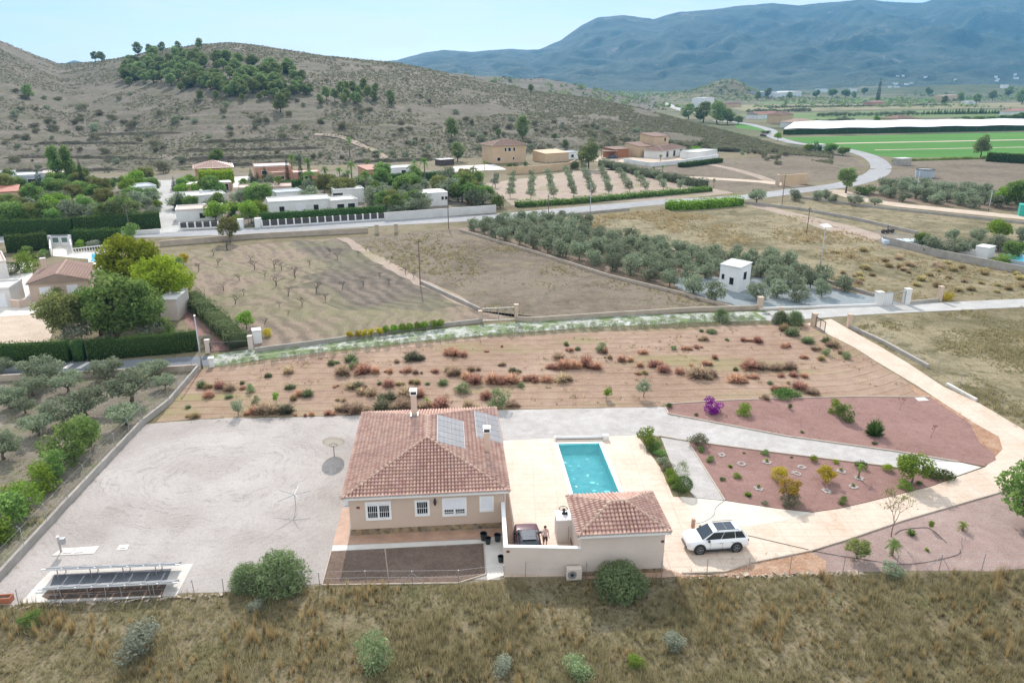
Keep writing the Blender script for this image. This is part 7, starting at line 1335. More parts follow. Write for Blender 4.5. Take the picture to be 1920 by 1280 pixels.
tw = house('villa', 'two storey cream house with brown hip roof below the hill', (924, 307), (986, 304), 7.0, 11, M['peach'], 'hip', M['tile_brown'], [(.18, 1.0, 2.3, 1.4, 'g'), (.38, 4.6, 6.0, .8, 'g'), (.50, 4.6, 6.0, 1.1, 'g'), (.64, 4.6, 6.0, .8, 'g'), (.62, 1.2, 2.2, .7, 'g')], rise=1.9, oh=.8)
house('garage', 'low cream garage right of the two storey house', (1022, 305), (1066, 302), 3.4, 9, M['peach'], 'shed', M['peach'], [], cat='garage', rise=.8, oh=.1); wall('garden_wall', 'cream terrace wall below the two storey house', [(950, 327), (1000, 325), (1068, 318), (1078, 312)], .35, 2.6, M['peach']); wire_fence('terrace_railing', 'pale railing along the terrace wall of the two storey house', [(948, 326), (1000, 324), (1066, 317)], 4.0, 3.0, 0)
house('house', 'small white house hidden by the dark round pine', (1062, 300), (1084, 298), 2.8, 6, M['whitewash'], 'flat', M['blue_wall'], [(.5, .8, 2, 1.5, 'g')])
sheet('white_terrace', [(850, 322), (950, 318), (926, 308), (850, 312)], M['white_conc'], 4); sheet('white_terrace', [(1090, 300), (1230, 310), (1345, 300), (1340, 293), (1200, 296), (1130, 292)], M['pale_dirt'], 4)
house('carport', 'carport with red wooden shed beside the round pine', (1152, 297), (1178, 295), 3.6, 7, M['wood'], 'shed', M['tile_brown'], [], cat='shed', rise=.6, oh=.3)
t = thing('carport', 'dark open carport left of the red wooden shed', 'carport', P(1130, 298)); b_ = MB().box(0, 6.5, 0, 6, 3.0, 3.2); b_.build('roof', M['tile_brown'], t)
for x, y in ((.2, .2), (6.2, .2), (.2, 5.7), (6.2, 5.7)): b_ = MB().box(x - .1, x + .1, y - .1, y + .1, 0, 3.0); b_.build('post', M['bark_dark'], t)
cq = P(1141, 298); car('parked_car', 'pale parked car under the dark carport', (cq.x - .3, cq.y + 2.5, .03), R(4), 4.25, 1.78, 1.5, COUPE, (1.15, 2.0, 3.25, 4.05, .95), M['silverroof'], (.85, 3.42), .33, M['silverroof'], (0, .85))
house('villa', 'salmon villa tower with shed roof beside the white enclosure', (1224, 292), (1252, 290), 8.2, 9, M['peach'], 'shed', M['tile_brown'], [(.75, 6.0, 7.6, 1.0, 'g')], rise=1.0, oh=.3); house('villa', 'low left wing of the salmon villa', (1200, 295), (1226, 293), 4.4, 10, M['peach'], 'shed', M['tile_brown'], [(.35, 2.0, 3.4, 1.8, 'g')], rise=1.2, oh=.2); house('villa', 'arched right wing of the salmon villa with dark roof', (1242, 298), (1284, 291), 3.2, 9, M['offwhite'], 'hip', M['tile_brown'], [(.2, .4, 2.8, 2.0, 'g'), (.5, .4, 2.8, 2.0, 'g'), (.8, .4, 2.8, 2.0, 'g')], rise=1.8, oh=.5)
wall('enclosure_wall', 'long white enclosure wall in front of the salmon villa', [(1170, 305), (1218, 313), (1280, 308), (1346, 297)], .5, 1.7, M['whitewash']); house('outbuilding', 'white flat building at the right end of the white enclosure', (1306, 299), (1344, 293), 2.6, 8, M['whitewash'], 'flat', M['roof_grey'], cat='outbuilding')
pillar('gate_pillar', 'peach gate pillar left of the peach road wall', 1457, 349, 1.0, 3.6, M['pillar']); wall('garden_wall', 'scalloped peach wall beside the dirt track entrance', [(1466, 349), (1512, 345)], .4, 3.4, M['peach'])
# white hut in the orchard
hut = house('hut', 'white tower like hut with pale flat roof among the olives', (1347, 541), (1384, 549), 3.9, 3.3, M['whitewash'], 'shed', M['roof_grey'], [(.18, 1.7, 2.5, .45, 'g'), (.62, 1.1, 2.2, .7, 'g')], rise=.35, oh=.12, winside=[(.45, 1.9, 3.1, .9, 1)])
# poles and lamps
def street_lamp(label, px, py, h, solar=False):
    t = thing('street_lamp', label, 'street lamp', P(px, py), .4); b_ = MB(); b_.tube([(0, 0, 0), (0, 0, h * .25), (0, 0, h)], [.13, .09, .06], 8); b_.build('pole', M['galv'], t, smooth=True)
    if solar: b_ = MB(); b_.add([(-.9, -.6, h), (.9, -.6, h), (.9, .6, h + .35), (-.9, .6, h + .35), (-.9, -.6, h + .06), (.9, -.6, h + .06), (.9, .6, h + .41), (-.9, .6, h + .41)], [(0, 3, 2, 1), (4, 5, 6, 7), (0, 1, 5, 4), (1, 2, 6, 5), (2, 3, 7, 6), (3, 0, 4, 7)]); b_.build('solar_panel', M['whitewash'], t); b_ = MB().box(-.12, .12, -.8, -.2, h - .5, h - .4); b_.build('lamp_head', M['whitewash'], t)
    else: b_ = MB().box(-.09, .09, -.10, .5, h, h + .1); b_.build('lamp_head', M['galv'], t, bevel=.02)
    return t
street_lamp('tall grey street lamp at the corner of lane and red field', 379, 690, 6.2); street_lamp('solar street lamp standing in the straw field behind the hut', 1536, 512, 8.0, True); street_lamp('slim street lamp on the road above the olive orchard', 1106, 412, 8.5); street_lamp('slim street lamp at the edge of the far olive plot', 1716, 372, 8.0); street_lamp('slim street lamp left of the young olive plot', 924, 358, 7); street_lamp('slim lamp beside the pale dirt road at the right', 1853, 396, 5)
def util_pole(label, px, py, h, r_=.11): t = thing('utility_pole', label, 'utility pole', P(px, py)); b_ = MB(); b_.tube([(0, 0, 0), (0, 0, h)], [r_, r_ * .7], 7); b_.build('pole', M['bark'], t); b_ = MB().box(-.4, .4, -.05, .05, h - .5, h - .4); b_.build('crossarm', M['bark_dark'], t)
util_pole('dark slender pole standing in the ploughed orchard path', 788, 534, 7.5, .1); util_pole('wooden pole beside the long dark hedge', 244, 437, 6.5); util_pole('leaning wooden pole in the straw field above the lamp', 1512, 440, 6); util_pole('wooden pole at the road near the dark bush', 1466, 384, 8); util_pole('pole at the road above the orchard wall', 1028, 412, 6); util_pole('pole by the road wall right of the cabin', 841, 428, 7)
for px, py, lb in [(707, 438, 'left stone gate post on the road above the field'), (743, 436, 'right stone gate post on the road above the field'), (1003, 411, 'stone post at the road above the orchard')]: pillar('gate_post', lb, px, py, .8, 2.0, M['sand_wall'])
# ---------------------------------------------------------------- orchard, rows, trees
def inpoly(p, q):
    c_ = False
    for i in range(len(q)):
        a, b = q[i], q[(i + 1) % len(q)]
        if (a.y > p.y) != (b.y > p.y) and p.x < (b.x - a.x) * (p.y - a.y) / (b.y - a.y) + a.x: c_ = not c_
    return c_
ORCH = [P(*p) for p in [(868, 432), (905, 422), (1000, 416), (1062, 414), (1150, 452), (1300, 479), (1440, 494), (1480, 505), (1600, 548), (1580, 562), (1420, 574), (1350, 572), (1270, 548), (1140, 515), (1000, 470)]]
d0 = (P(1270, 548) - P(868, 432)).normalized(); n0 = Vector((-d0.y, d0.x, 0)); o0 = P(868, 432); bare = [P(*p) for p in [(1500, 545), (1590, 552), (1640, 560), (1640, 580), (1480, 580)]]; hutp = hut.matrix_world.translation if False else P(1368, 545)
r_ = random.Random(11)
for i in range(-2, 40):
    for j in range(-6, 24):
        p = o0 + d0 * (i * 4.5 + 1.5 + r_.uniform(-.5, .5)) + n0 * (j * 4.3 + 1.6 + r_.uniform(-.5, .5))
        if not inpoly(p, ORCH) or (p - P(1372, 540)).length < 4.2 or inpoly(p, bare): continue
        parts, w0, h0 = KIND['olive'][r_.randrange(4)]; s_ = r_.uniform(.95, 1.25); t = thing('olive_tree', 'rounded grey-green olive tree in the dense orchard beside the white hut', 'olive tree', p, r_.uniform(0, 6), 'olives of the dense orchard'); t.scale = (s_, s_, s_ * r_.uniform(.85, 1.05))
        for nm, me in parts: mobj(nm, me, t)
for px, py, w_, lb in [(1498, 566, 40, 'round olive standing alone on the blue grey gravel, left'), (1540, 556, 38, 'round olive on the blue grey gravel, middle'), (1583, 546, 38, 'round olive on the blue grey gravel, right')]: G('olive', px, py, w_, lb, 'olive tree', 'olive_tree', hf=.95)
for (xt, yt, xb, yb, n_) in [(930, 340, 929, 352, 2), (962, 336, 957, 371, 4), (997, 335, 996, 373, 5), (1027, 332, 1037, 371, 5), (1062, 326, 1075, 368, 6), (1094, 322, 1109, 366, 6), (1125, 320, 1142, 365, 6), (1155, 322, 1179, 361, 5), (1185, 327, 1210, 358, 4), (1227, 335, 1244, 356, 3), (1262, 342, 1275, 356, 2)]:
    for i in range(n_):
        f = i / max(1, n_ - 1); G('young_olive', xt + (xb - xt) * f + r_.uniform(-1, 1), yt + (yb - yt) * f, 15 + 4 * f, 'young olive tree in the neat columns on the pink soil plot', 'olive tree', 'young_olive_tree', 'young olives on the pink plot', hf=1.0)
for lb, a, wd, h, mk in [('green hedge along the road below the young olive plot', [(968, 388), (1080, 381), (1200, 370), (1330, 358)], 3.0, 1.3, 'green'), ('grey green hedge along the drive right of the young olives', [(1128, 310), (1200, 328), (1320, 352)], 3.5, 2.3, 'olive'), ('bright green hedge on the near side of the road', [(1252, 393), (1320, 390), (1386, 384)], 4.0, 2.0, 'bright'), ('dark hedge behind the olive trees left of the cabin', [(688, 347), (760, 345), (836, 340)], 4, 3.2, 'hedge'), ('dark hedge below the slim cypresses', [(512, 356), (600, 353), (640, 352)], 4, 2.6, 'hedge'), ('dark hedge in front of the white enclosure', [(1276, 314), (1316, 309), (1350, 304)], 3, 1.6, 'hedge'), ('dark hedge at the right edge beyond the scrub', [(1850, 302), (1920, 306), (1990, 308)], 5, 3.4, 'hedge'), ('lime green arched hedge before the terracotta house', [(376, 345), (437, 341)], 6, 4.0, 'lime')]: hedge('hedge', lb, a, wd, h, mk, 12, .42, rough=1.0 if mk == 'hedge' else 3.0)
i_ = 0
for it in '''372 510 24,410 499 22,477 507 28,516 505 28,528 507 24,554 523 34,518 538 36,497 521 22,448 528 22,419 547 28,541 557 30,594 550 32,642 544 24,681 538 30,427 472 36,524 577 18,566 575 26,540 592 16,497 610 20,618 477 16,632 487 20,671 481 16,712 522 18,729 534 18,776 522 18,760 516 22,441 572 30,470 490 18,400 480 20,580 500 18,457 555 20,610 565 22'''.replace('\n', '').split(','):
    px, py, w_ = map(int, it.split()); G('bare_tree', px, py, w_ * 1.05, 'leafless almond tree in the ploughed orchard' if px < 610 else 'leafless almond tree on the dark ploughed strips', 'almond tree', 'almond_tree', 'leafless almonds of the ploughed orchard', hf=.8)
for px in range(656, 834, 14):
    G('amber_tree' if px < 720 else 'bright_tree', px + r_.uniform(-3, 3), 637 - (px - 656) * .125, 16, 'small yellowing tree in the row along the lane wall' if px < 720 else 'small lime tree in the row along the lane wall', 'tree', 'row_tree', 'row of small trees along the lane wall', hf=1.25, var=1 if px < 720 else None)
G('bright_tree', 462, 617, 36, 'bright green fruit tree left of the lane wall row', 'tree', 'fruit_tree', hf=1.0); G('yellow_shrub', 1777, 565, 30, 'yellow flowering bush beside the lone pillar', 'shrub', 'shrub', hf=.7); G('yellow_shrub', 503, 632, 20, 'small yellow bush behind the utility cabinet', 'shrub', 'shrub')
for i in range(48):
    px, py = r_.uniform(1560, 1920), 0; py = r_.uniform(462 + (px - 1560) * .14, 540 + (px - 1560) * .04); G(r_.choice(['straw_bush', 'straw_bush', 'dry_bush']), px, py, r_.uniform(12, 24), 'yellowish wild bush on the straw field behind the lane', 'bush', 'wild_bush', 'wild bushes of the straw field', hf=.7)
TREES = '''conifer 80 376 30 1.5 slim pointed conifer at the far left beside the blue house;cypress 158 362 13 1.0 tall dark cypress right of the poplars;poplar 112 352 26 1.0 tall pale poplar at the far left, left of two;poplar 134 352 26 1.0 tall pale poplar at the far left, right of two;broad 112 378 50 .8 dark green tree below the two poplars;bright_tree 177 356 24 1.1 lime green tree right of the tall dark cypress;broad 192 362 26 .7 green tree beside the lime green tree;dusty_tree 274 348 44 .75 olive yellow tree at the top of the side street;bright_tree 106 412 42 .9 bright green tree in the left gardens, right of two;bright_tree 84 404 32 .9 bright green tree in the left gardens, left of two;dusty_tree 60 428 60 .75 greyish tree behind the long dark hedge;pepper_tree 162 412 54 .75 pale green feathery tree above the long hedge;field_pine 236 425 76 .85 big dark pine above the long hedge;dark_shrub 204 392 26 1.0 dark bush between the feathery tree and big pine;amber_tree 199 408 24 .8 golden bush in the left gardens;grove_olive 287 412 40 .9 blue grey tree at the corner of the side street;dark_shrub 242 346 20 .9 small dark bush at the foot of the hill;dark_shrub 212 346 18 .9 small dark tree at the foot of the hill;bright_tree 296 392 20 .9 small bright tree at the edge of the side street;
conifer 328 358 16 1.2 dark conifer right of the side street top;scrub_bush 305 326 28 1.1 dark bush on the slope above the side street;bright_tree 357 348 26 .8 small lime bush left of the lime hedge;olive 396 398 32 .9 grey green tree before the white flat house;dusty_tree 432 455 48 1.0 tall thin yellowish tree at the roadside;broad 487 390 60 .75 round green tree right of the white terrace;bright_tree 485 413 38 1.0 bright round tree at the left end of the hedge;bright_tree 444 424 22 1.0 small bright tree beside the dark gate;conifer 472 345 20 1.0 dark conifer in the group, left;conifer 484 345 18 .9 dark conifer in the group, middle;conifer 499 347 24 1.0 dark conifer in the group, right;cypress 541 348 10 1.1 slim cypress before the terracotta house, left of three;cypress 566 350 13 .95 slim cypress before the terracotta house, middle of three;cypress 582 350 12 .9 slim cypress before the terracotta house, right of three;palm 549 330 20 1.5 tall palm behind the left slim cypress;palm 579 330 20 1.3 tall palm behind the right slim cypress;palm 656 292 18 1.4 lone tall palm on the slope;palm 611 348 20 1.3 palm right of the slim cypresses;palm 660 340 22 1.3 palm in the group, right;palm 638 342 18 1.2 palm in the group, left;palm 690 318 14 1.0 small palm on the slope;broad 718 348 38 1.1 tall fluffy green tree behind the olives;palm 797 345 26 1.4 tall palm near the dark hedge;palm 778 320 14 1.1 small palm left of the tall palm;dusty_tree 622 356 40 .7 pale brown tree above the round olive;
dusty_tree 642 374 66 .6 yellowing tree left of the olive grove;bright_tree 675 362 44 .7 yellow green tree left of the olive grove;olive 583 384 44 .85 round olive behind the white villa;olive 708 388 54 .85 large round olive left of the grove;olive 750 386 38 .85 round olive second from the left in the grove;olive 790 366 36 .85 round olive in the back row of the grove, left;olive 826 362 42 .85 round olive in the back row of the grove, middle;olive 852 368 42 .85 round olive behind the cabin;olive 880 356 32 .85 round olive in the back row of the grove, right;olive 902 366 32 .85 round olive at the right end of the grove;olive 868 350 34 .8 round olive in the last row below the palms;olive 776 354 28 .8 small round olive in the back row;olive 738 404 30 .8 low olive behind the hedge end;olive 772 398 34 .9 olive in front of the white cabin, left;olive 790 400 36 .9 olive in front of the white cabin, right;olive 818 384 24 .8 olive at the cabin wall;dark_shrub 932 392 32 1.1 tall dark cypress bush at the wall end;palm 850 345 14 1.2 small palm in the terrace row, first;palm 868 344 14 1.1 small palm in the terrace row, second;palm 886 343 14 1.1 small palm in the terrace row, third;palm 905 345 14 1.2 small palm in the terrace row, fourth;palm 842 336 14 1.0 small palm behind the terrace row;palm 908 318 12 1.0 small palm left of the two storey house;
pine 858 303 34 .95 rounded pine above the dark shelter;pine 847 258 32 1.0 lone pine on the slope above the rounded pine;pine 980 262 34 1.15 tall lone pine above the two storey house;field_pine 1103 318 52 1.1 big dark round pine right of the cream garage;pine 1060 276 16 .8 small pale pine right above the cream garage;pine 1040 262 16 .7 small pale pine on the slope;pine 935 256 16 .8 small pale pine on the slope left of the tall pine;broad 407 310 30 .95 light green tree behind the terracotta house;dark_shrub 960 316 24 .5 dark bush at the front of the two storey house;dark_shrub 1078 318 20 1.0 dark clipped bush left of the big round pine;dark_shrub 985 314 8 2.0 narrow cypress at the corner of the two storey house;bright_shrub 1290 296 18 .9 green bush before the salmon villa, left;bright_shrub 1304 292 26 .9 green bush before the salmon villa, right;dark_shrub 1316 278 20 .8 dark bush behind the white flat building;palm 1238 302 12 .7 small palm in front of the salmon villa;palm 1225 328 11 1.0 small palm by the dirt track, left;palm 1242 325 11 1.0 small palm by the dirt track, right;palm 1338 352 9 1.4 lone thin palm at the hedge end;
field_pine 1586 362 50 .95 dark pine at the roadside on the bend;grove_olive 1418 382 42 .95 dark olive tree at the roadside left of the bend;olive 1490 376 26 .95 round bush at the roadside before the bend;olive 1532 376 24 .9 round bush by the dirt road, left;olive 1548 374 24 .9 round bush by the dirt road, right;olive 1562 380 20 .9 small bush by the dirt road;grove_olive 1602 385 38 .7 spreading olive at the dirt road, left;grove_olive 1640 386 32 .7 spreading olive at the dirt road, right;dark_shrub 1625 366 44 .5 dark low bush under the roadside pine;bright_tree 1876 388 42 .9 bright yellow tree at the right edge;broad 1912 392 60 .9 big green tree at the right edge;pepper_tree 1900 372 46 .6 pale green tree behind the bright yellow tree;broad 1728 464 34 .8 dark green tree at the left end of the right gardens;olive 1748 474 50 .75 silvery olive in the right gardens, first;olive 1790 478 46 .8 silvery olive in the right gardens, second;olive 1783 452 28 .9 small olive behind the silvery pair;olive 1818 474 38 .8 silvery olive in the right gardens, third;olive 1834 454 34 .9 olive at the back of the right gardens;bright_tree 1868 448 48 .8 bright green tree at the back of the right gardens;olive 1872 470 44 .8 silvery olive in the right gardens, fourth;broad 1898 486 42 .8 dark green tree beside the small far pool;olive 1916 456 36 .9 olive at the right edge of the gardens;bright_shrub 1882 494 40 .55 yellow green clipped bush at the right edge;dark_shrub 1762 478 22 .9 dark bush between the silvery olives;
field_pine 1838 296 40 1.1 big dark round tree at the edge of the green field;pine 1290 224 34 .75 dark pine in the roadside clump, first;pine 1318 230 42 .8 dark pine in the roadside clump, second;pine 1345 233 44 .85 dark pine in the roadside clump, third;pine 1364 233 32 .8 dark pine in the roadside clump, fourth;pine 1384 234 22 .7 dark pine in the roadside clump, fifth;dark_shrub 1530 285 20 1.2 dark conifer at the bend hut;bright_tree 1516 284 20 .7 green bush left of the bend hut;broad 1556 289 28 .7 green tree right of the bend hut;broad 1580 292 26 .6 low green tree at the road bend;bright_tree 1458 264 16 1.0 small tree at the far road bend;dark_shrub 1436 252 18 .5 dark bush at the far road'''
for it in TREES.replace('\n', '').split(';'):
    f = it.split(' ', 5)
    if len(f) < 6: continue
    k, px, py, w_, hf, lb = f; tr_ = k not in ('dark_shrub', 'scrub_bush', 'bright_shrub'); cat = {'palm': 'palm', 'olive': 'olive tree', 'grove_olive': 'olive tree', 'pine': 'pine', 'field_pine': 'pine', 'cypress': 'cypress'}.get(k, 'tree' if tr_ else 'bush'); G(k, float(px), float(py), float(w_), lb, cat, {'palm': 'palm', 'olive': 'olive_tree', 'grove_olive': 'olive_tree', 'pine': 'pine_tree', 'field_pine': 'pine_tree', 'cypress': 'cypress'}.get(k, 'garden_tree' if tr_ else 'bush'), hf=float(hf), hill=float(py) < 320)
FAR = [P(*p) for p in [(1640, 350), (1700, 352), (1920, 372), (2050, 382), (2050, 410), (1920, 396), (1760, 388), (1650, 376)]]
q0 = P(1640, 350); 
for i in range(-4, 30):
    for j in range(-16, 14):
        p = Vector((q0.x + i * 6.2 + r_.uniform(-.8, .8), q0.y + j * 6.0 + r_.uniform(-.8, .8), 0))
        if not inpoly(p, FAR): continue
        parts, w0, h0 = KIND['olive'][r_.randrange(4)]; s_ = r_.uniform(1.2, 1.6); t = thing('olive_tree', 'pale olive tree in the big plot beyond the pale dirt road', 'olive tree', p, r_.uniform(0, 6), 'olives of the plot beyond the dirt road'); t.scale = (s_, s_, s_ * .85)
        for nm, me in parts: mobj(nm, me, t)
# odds and ends on the right
t = thing('water_tank', 'round grey water tank with dark rim beyond the far olive plot', 'water tank', P(1733, 332)); b_ = MB(); b_.tube([(0, 0, 0), (0, 0, 2.6)], 3.0, 22); b_.build('tank', M['blue_wall'], t, smooth=False); b_ = MB(); b_.ring((0, 0, 2.7), 3.0, .2, 22); b_.build('rim', M['bark'], t)
house('shed', 'small grey shed left behind the round water tank', (1688, 311), (1708, 310), 2.6, 4, M['grey_conc'], 'flat', M['roof_grey'], cat='shed', parapet=0)
house('kiosk', 'small white hut among trees at the road bend', (1531, 285), (1546, 284), 3.2, 4, M['whitewash'], 'flat', M['whitewash'], [(.4, .3, 2.4, 1.6, 'g')], cat='hut', parapet=0)
t = thing('tarpaulin_stack', 'low stack covered by pale blue tarpaulin beside the boundary wall', 'stack', P(1657, 458), -.25); r2 = random.Random(3)
for i in range(7): m_ = MB(); x = i * 1.35; m_.box(x, x + 1.2, r2.uniform(-.2, .2), 2.6 + r2.uniform(-.3, .3), 0, .7 + r2.uniform(0, .35)); m_.build('bale', plain('pale_blue_sheet', (.50, .58, .66), .5, 0, .12, .8) if i == 0 else bpy.data.materials['pale_blue_sheet'], t, bevel=.12)
t = thing('old_machinery', 'dark rusty cultivator parked on the bare track', 'machinery', P(1664, 437), .3); m_ = MB().box(-1.6, 1.6, -.15, .15, .5, .7).tube([(0, 0, .6), (0, .2, 1.8)], .08); m_.build('frame', M['darkmetal'], t)
for x in (-1.2, 0, 1.2): m_ = MB().tube([(x, -.2, .45), (x, .2, .45)], .45, 14); m_.build('wheel', M['bark_dark'], t)
house('cabin', 'white small cabin beside the boundary wall in the right gardens', (1826, 482), (1850, 486), 2.0, 3, M['whitewash'], 'flat', M['whitewash'], cat='cabin', parapet=0); wall('garden_wall', 'grey block wall left of the white small cabin', [(1796, 478), (1826, 483)], .25, 1.5, M['roof_grey']); t = thing('neighbour_pool', 'blue round pool cut by the right edge', 'swimming pool', P(1922, 492)); b_ = MB(); b_.tube([(0, 0, 0), (0, 0, .8)], 3.6, 26); b_.build('pool_wall', M['blue_wall'], t); b_ = MB(); b_.tube([(0, 0, .8), (0, 0, .83)], 3.4, 26); b_.build('water', bpy.data.materials['far_pool_water'], t)
b = house('waste_container', 'turquoise green container at the right edge beside the dirt road', (1910, 405), (1926, 406), 2.6, 3, plain('turquoise_paint', (.03, .36, .28), .5, 0, .08, 1), 'flat', plain('turquoise_lid', (.04, .42, .33), .5, 0, .08, 1), cat='container', parapet=0)

BOX = [(o.location, max(v.co.x for v in o.children[0].data.vertices), max(v.co.y for v in o.children[0].data.vertices)) for o in C.objects if o.get('category') in ('house', 'villa', 'cabin', 'pergola', 'cottage') and o.location.y > 140]
for q_, n_, kinds in [([(0, 350), (292, 345), (300, 425), (0, 436)], 84, ['broad', 'bright_tree', 'dusty_tree', 'olive', 'conifer', 'broad']), ([(332, 352), (470, 345), (480, 420), (440, 424), (335, 428)], 30, ['broad', 'olive', 'bright_tree', 'conifer']), ([(470, 350), (900, 340), (930, 388), (720, 405), (680, 372), (500, 368)], 80, ['olive', 'olive', 'broad', 'dusty_tree', 'olive', 'palm'])]:
    k = 0
    while k < n_:
        px, py = r_.uniform(q_[0][0], 930), r_.uniform(338, 440); p = P(px, py)
        if not inpoly(p, [P(*z) for z in q_]) or 296 < px < 332 or any(-1 < p.x - b.x < bw + 1 and -2.2 < p.y - b.y < bd + 1 for b, bw, bd in BOX): k += .04; continue
        kd = r_.choice(kinds); pl_m = kd == 'palm'; G(kd, px, py, 0, ('palm' if pl_m else 'slim conifer' if kd == 'conifer' else 'grey-green olive' if kd == 'olive' else 'leafy tree') + ' among the houses across the road' + (', left of side street' if px < 300 else ', right of side street'), 'palm' if pl_m else 'tree', 'palm' if pl_m else 'garden_tree', 'garden trees of the houses beyond the road', hf=r_.uniform(.7, 1), wm=r_.uniform(3.8, 7.2) * (.5 if kd == 'conifer' else 1)); k += 1
# ================================================================ hillside and valley
# pines of the copse
CP_ = [(228, 160), (236, 122), (300, 100), (380, 104), (455, 116), (560, 134), (592, 178), (540, 192), (440, 182), (380, 178), (300, 152)]
def inpx(x, y, q):
    c_ = False
    for i in range(len(q)):
        a, b = q[i], q[(i + 1) % len(q)]
        if (a[1] > y) != (b[1] > y) and x < (b[0] - a[0]) * (y - a[1]) / (b[1] - a[1]) + a[0]: c_ = not c_
    return c_
r_ = random.Random(21); n_ = 0
while n_ < 200:
    px, py = r_.uniform(228, 592), r_.uniform(104, 192)
    if inpx(px, py, CP_) and r_.random() < .9: G('pine', px, py + 3, r_.uniform(19, 30), 'pine in the dense dark copse on the left hillside', 'pine', 'pine_tree', 'pines of the hillside copse', hf=r_.uniform(.62, .85), hill=True); n_ += 1
for px, py in [(640, 178), (650, 170), (662, 176), (672, 182), (650, 188), (664, 192), (682, 172), (690, 184), (700, 190), (645, 196), (612, 186), (600, 196), (628, 190), (705, 178), (732, 190), (672, 196)]: G('pine', px, py, r_.uniform(16, 22), 'pine in the smaller copse right of the dense dark copse', 'pine', 'pine_tree', 'pines of the smaller copse', hf=1.0, hill=True)
for px, py, w_, lb in [(526, 210, 34, 'large rounded pine standing alone below the copse'), (376, 188, 18, 'small pale pine below the copse, left'), (405, 186, 16, 'small pale pine below the copse, middle'), (340, 172, 18, 'small pale pine at the left foot of the copse'), (454, 190, 14, 'small pale pine below the copse, right'), (487, 188, 14, 'tiny pale pine beside the large rounded pine'), (55, 186, 28, 'lone dark pine on the far left slope'), (179, 116, 18, 'twin pine on the skyline saddle, left'), (191, 116, 18, 'twin pine on the skyline saddle, right'), (259, 104, 22, 'tall pine breaking the skyline at the left end of the copse'), (281, 102, 18, 'tall pine on the skyline, second from the left'), (305, 99, 18, 'tall pine on the skyline, third from the left'), (334, 93, 14, 'thin pine on the skyline above the copse'), (374, 92, 18, 'rounded pine on the skyline at the right end of the copse'), (995, 172, 14, 'lone bush like pine on the right ridge'), (735, 196, 18, 'small pine right of the smaller copse')]: G('pine', px, py, w_, lb, 'pine', 'pine_tree', hf=.95 if py < 120 else .9, hill=True)
# shrubs of the lower slope one by one, the rest of the scrub as one object
k = 0; big = [(90, 230), (65, 240), (140, 232), (100, 246), (48, 262), (30, 304), (195, 288), (180, 262), (210, 226), (290, 275), (340, 305), (308, 312), (155, 208), (45, 186), (250, 240), (330, 230), (420, 210), (300, 215), (485, 232), (530, 262), (480, 240), (735, 292), (760, 296), (800, 300), (900, 262), (960, 300), (560, 300), (640, 240), (600, 230), (220, 308), (30, 218), (178, 245)]
for i in range(270):
    if i < len(big): px, py = big[i]; w_ = r_.uniform(16, 26)
    else: px = r_.uniform(0, 1480); lo = np.interp(px, [p[0] for p in RIDGE], [p[1] for p in RIDGE]) + 40; hi = np.interp(px, [p[0] for p in FOOT], [p[1] for p in FOOT]) - 3; py = lo + (hi - lo) * r_.random() ** .6; w_ = r_.uniform(8, 17)
    if py < 100: continue
    G('scrub_bush' if r_.random() < .7 else 'olive_shrub', px, py, w_, 'dark wild shrub on the dry lower hillside', 'shrub', 'hill_shrub', 'wild shrubs of the lower hillside', hf=.7, hill=True)
rg = np.random.default_rng(33); N = 85000; u = rg.uniform(-1.1, ue(1560, 300)[0], N); Fd = np.interp(u, fU, fD); Rd_ = np.interp(u, rU, rD); y = Fd + (Rd_ * 1.03 - Fd) * rg.random(N) ** .8; x = u * y; cl = fbm(x / 30, y / 30, 3, 91) + .3 * fbm(x / 8, y / 8, 2, 95) ; tt = (y - Fd) / (Rd_ - Fd); keep = cl > np.where(u > ue(620, 200)[0], .46, .56) - .08 * (tt > .5) ; x, y = x[keep], y[keep]; z = T(x, y)
nb = 8; sz = rg.uniform(.35, .95, len(x)) * rg.uniform(.7, 1.3, len(x)); n2 = len(x); d = rg.normal(0, 1, (n2 * nb, 3)); d /= np.linalg.norm(d, axis=1)[:, None]; d[:, 2] = np.abs(d[:, 2]); cen = np.repeat(np.stack([x, y, z], 1), nb, 0) + d * np.repeat(sz, nb)[:, None] * np.array([1, 1, .85]) * rg.uniform(.5, 1, n2 * nb)[:, None]
V, F = leaf_quads(cen, d, .85, .7, rg, .3, .5); V = V.reshape(-1, 4, 3); c0 = cen[:, None]; V = (c0 + (V - c0) * np.repeat(np.clip(sz, .5, 1.4), nb)[:, None, None]).reshape(-1, 3)
sc2 = mobj('scrub', npmesh('scrub', V, F, LM['scrub'], tint=np.clip(np.repeat(rg.random(n2), nb) * .7 + rg.random(n2 * nb) * .3, 0, 1))); sc2['kind'] = 'stuff'
# second hill scrub and valley woods: far-off masses
def wood(name, x, y, s_, mat='pine', nb=14, seed=1):
    rg = np.random.default_rng(seed); z = T(x, y); n2 = len(x); d = rg.normal(0, 1, (n2 * nb, 3)); d /= np.linalg.norm(d, axis=1)[:, None]; d[:, 2] = np.abs(d[:, 2]) * 1.2; cen = np.repeat(np.stack([x, y, z], 1), nb, 0) + d * np.repeat(s_, nb)[:, None] * rg.uniform(.5, 1, n2 * nb)[:, None]
    V, F = leaf_quads(cen, d, 1.0, .8, rg, .3, .4); V = V.reshape(-1, 4, 3); c0 = cen[:, None]; V = (c0 + (V - c0) * np.repeat(s_ * .9, nb)[:, None, None]).reshape(-1, 3)
    o = mobj(name, npmesh(name, V, F, LM[mat], tint=np.clip(np.repeat(rg.random(n2), nb) * .7 + rg.random(n2 * nb) * .3, 0, 1))); o['kind'] = 'stuff'; return o
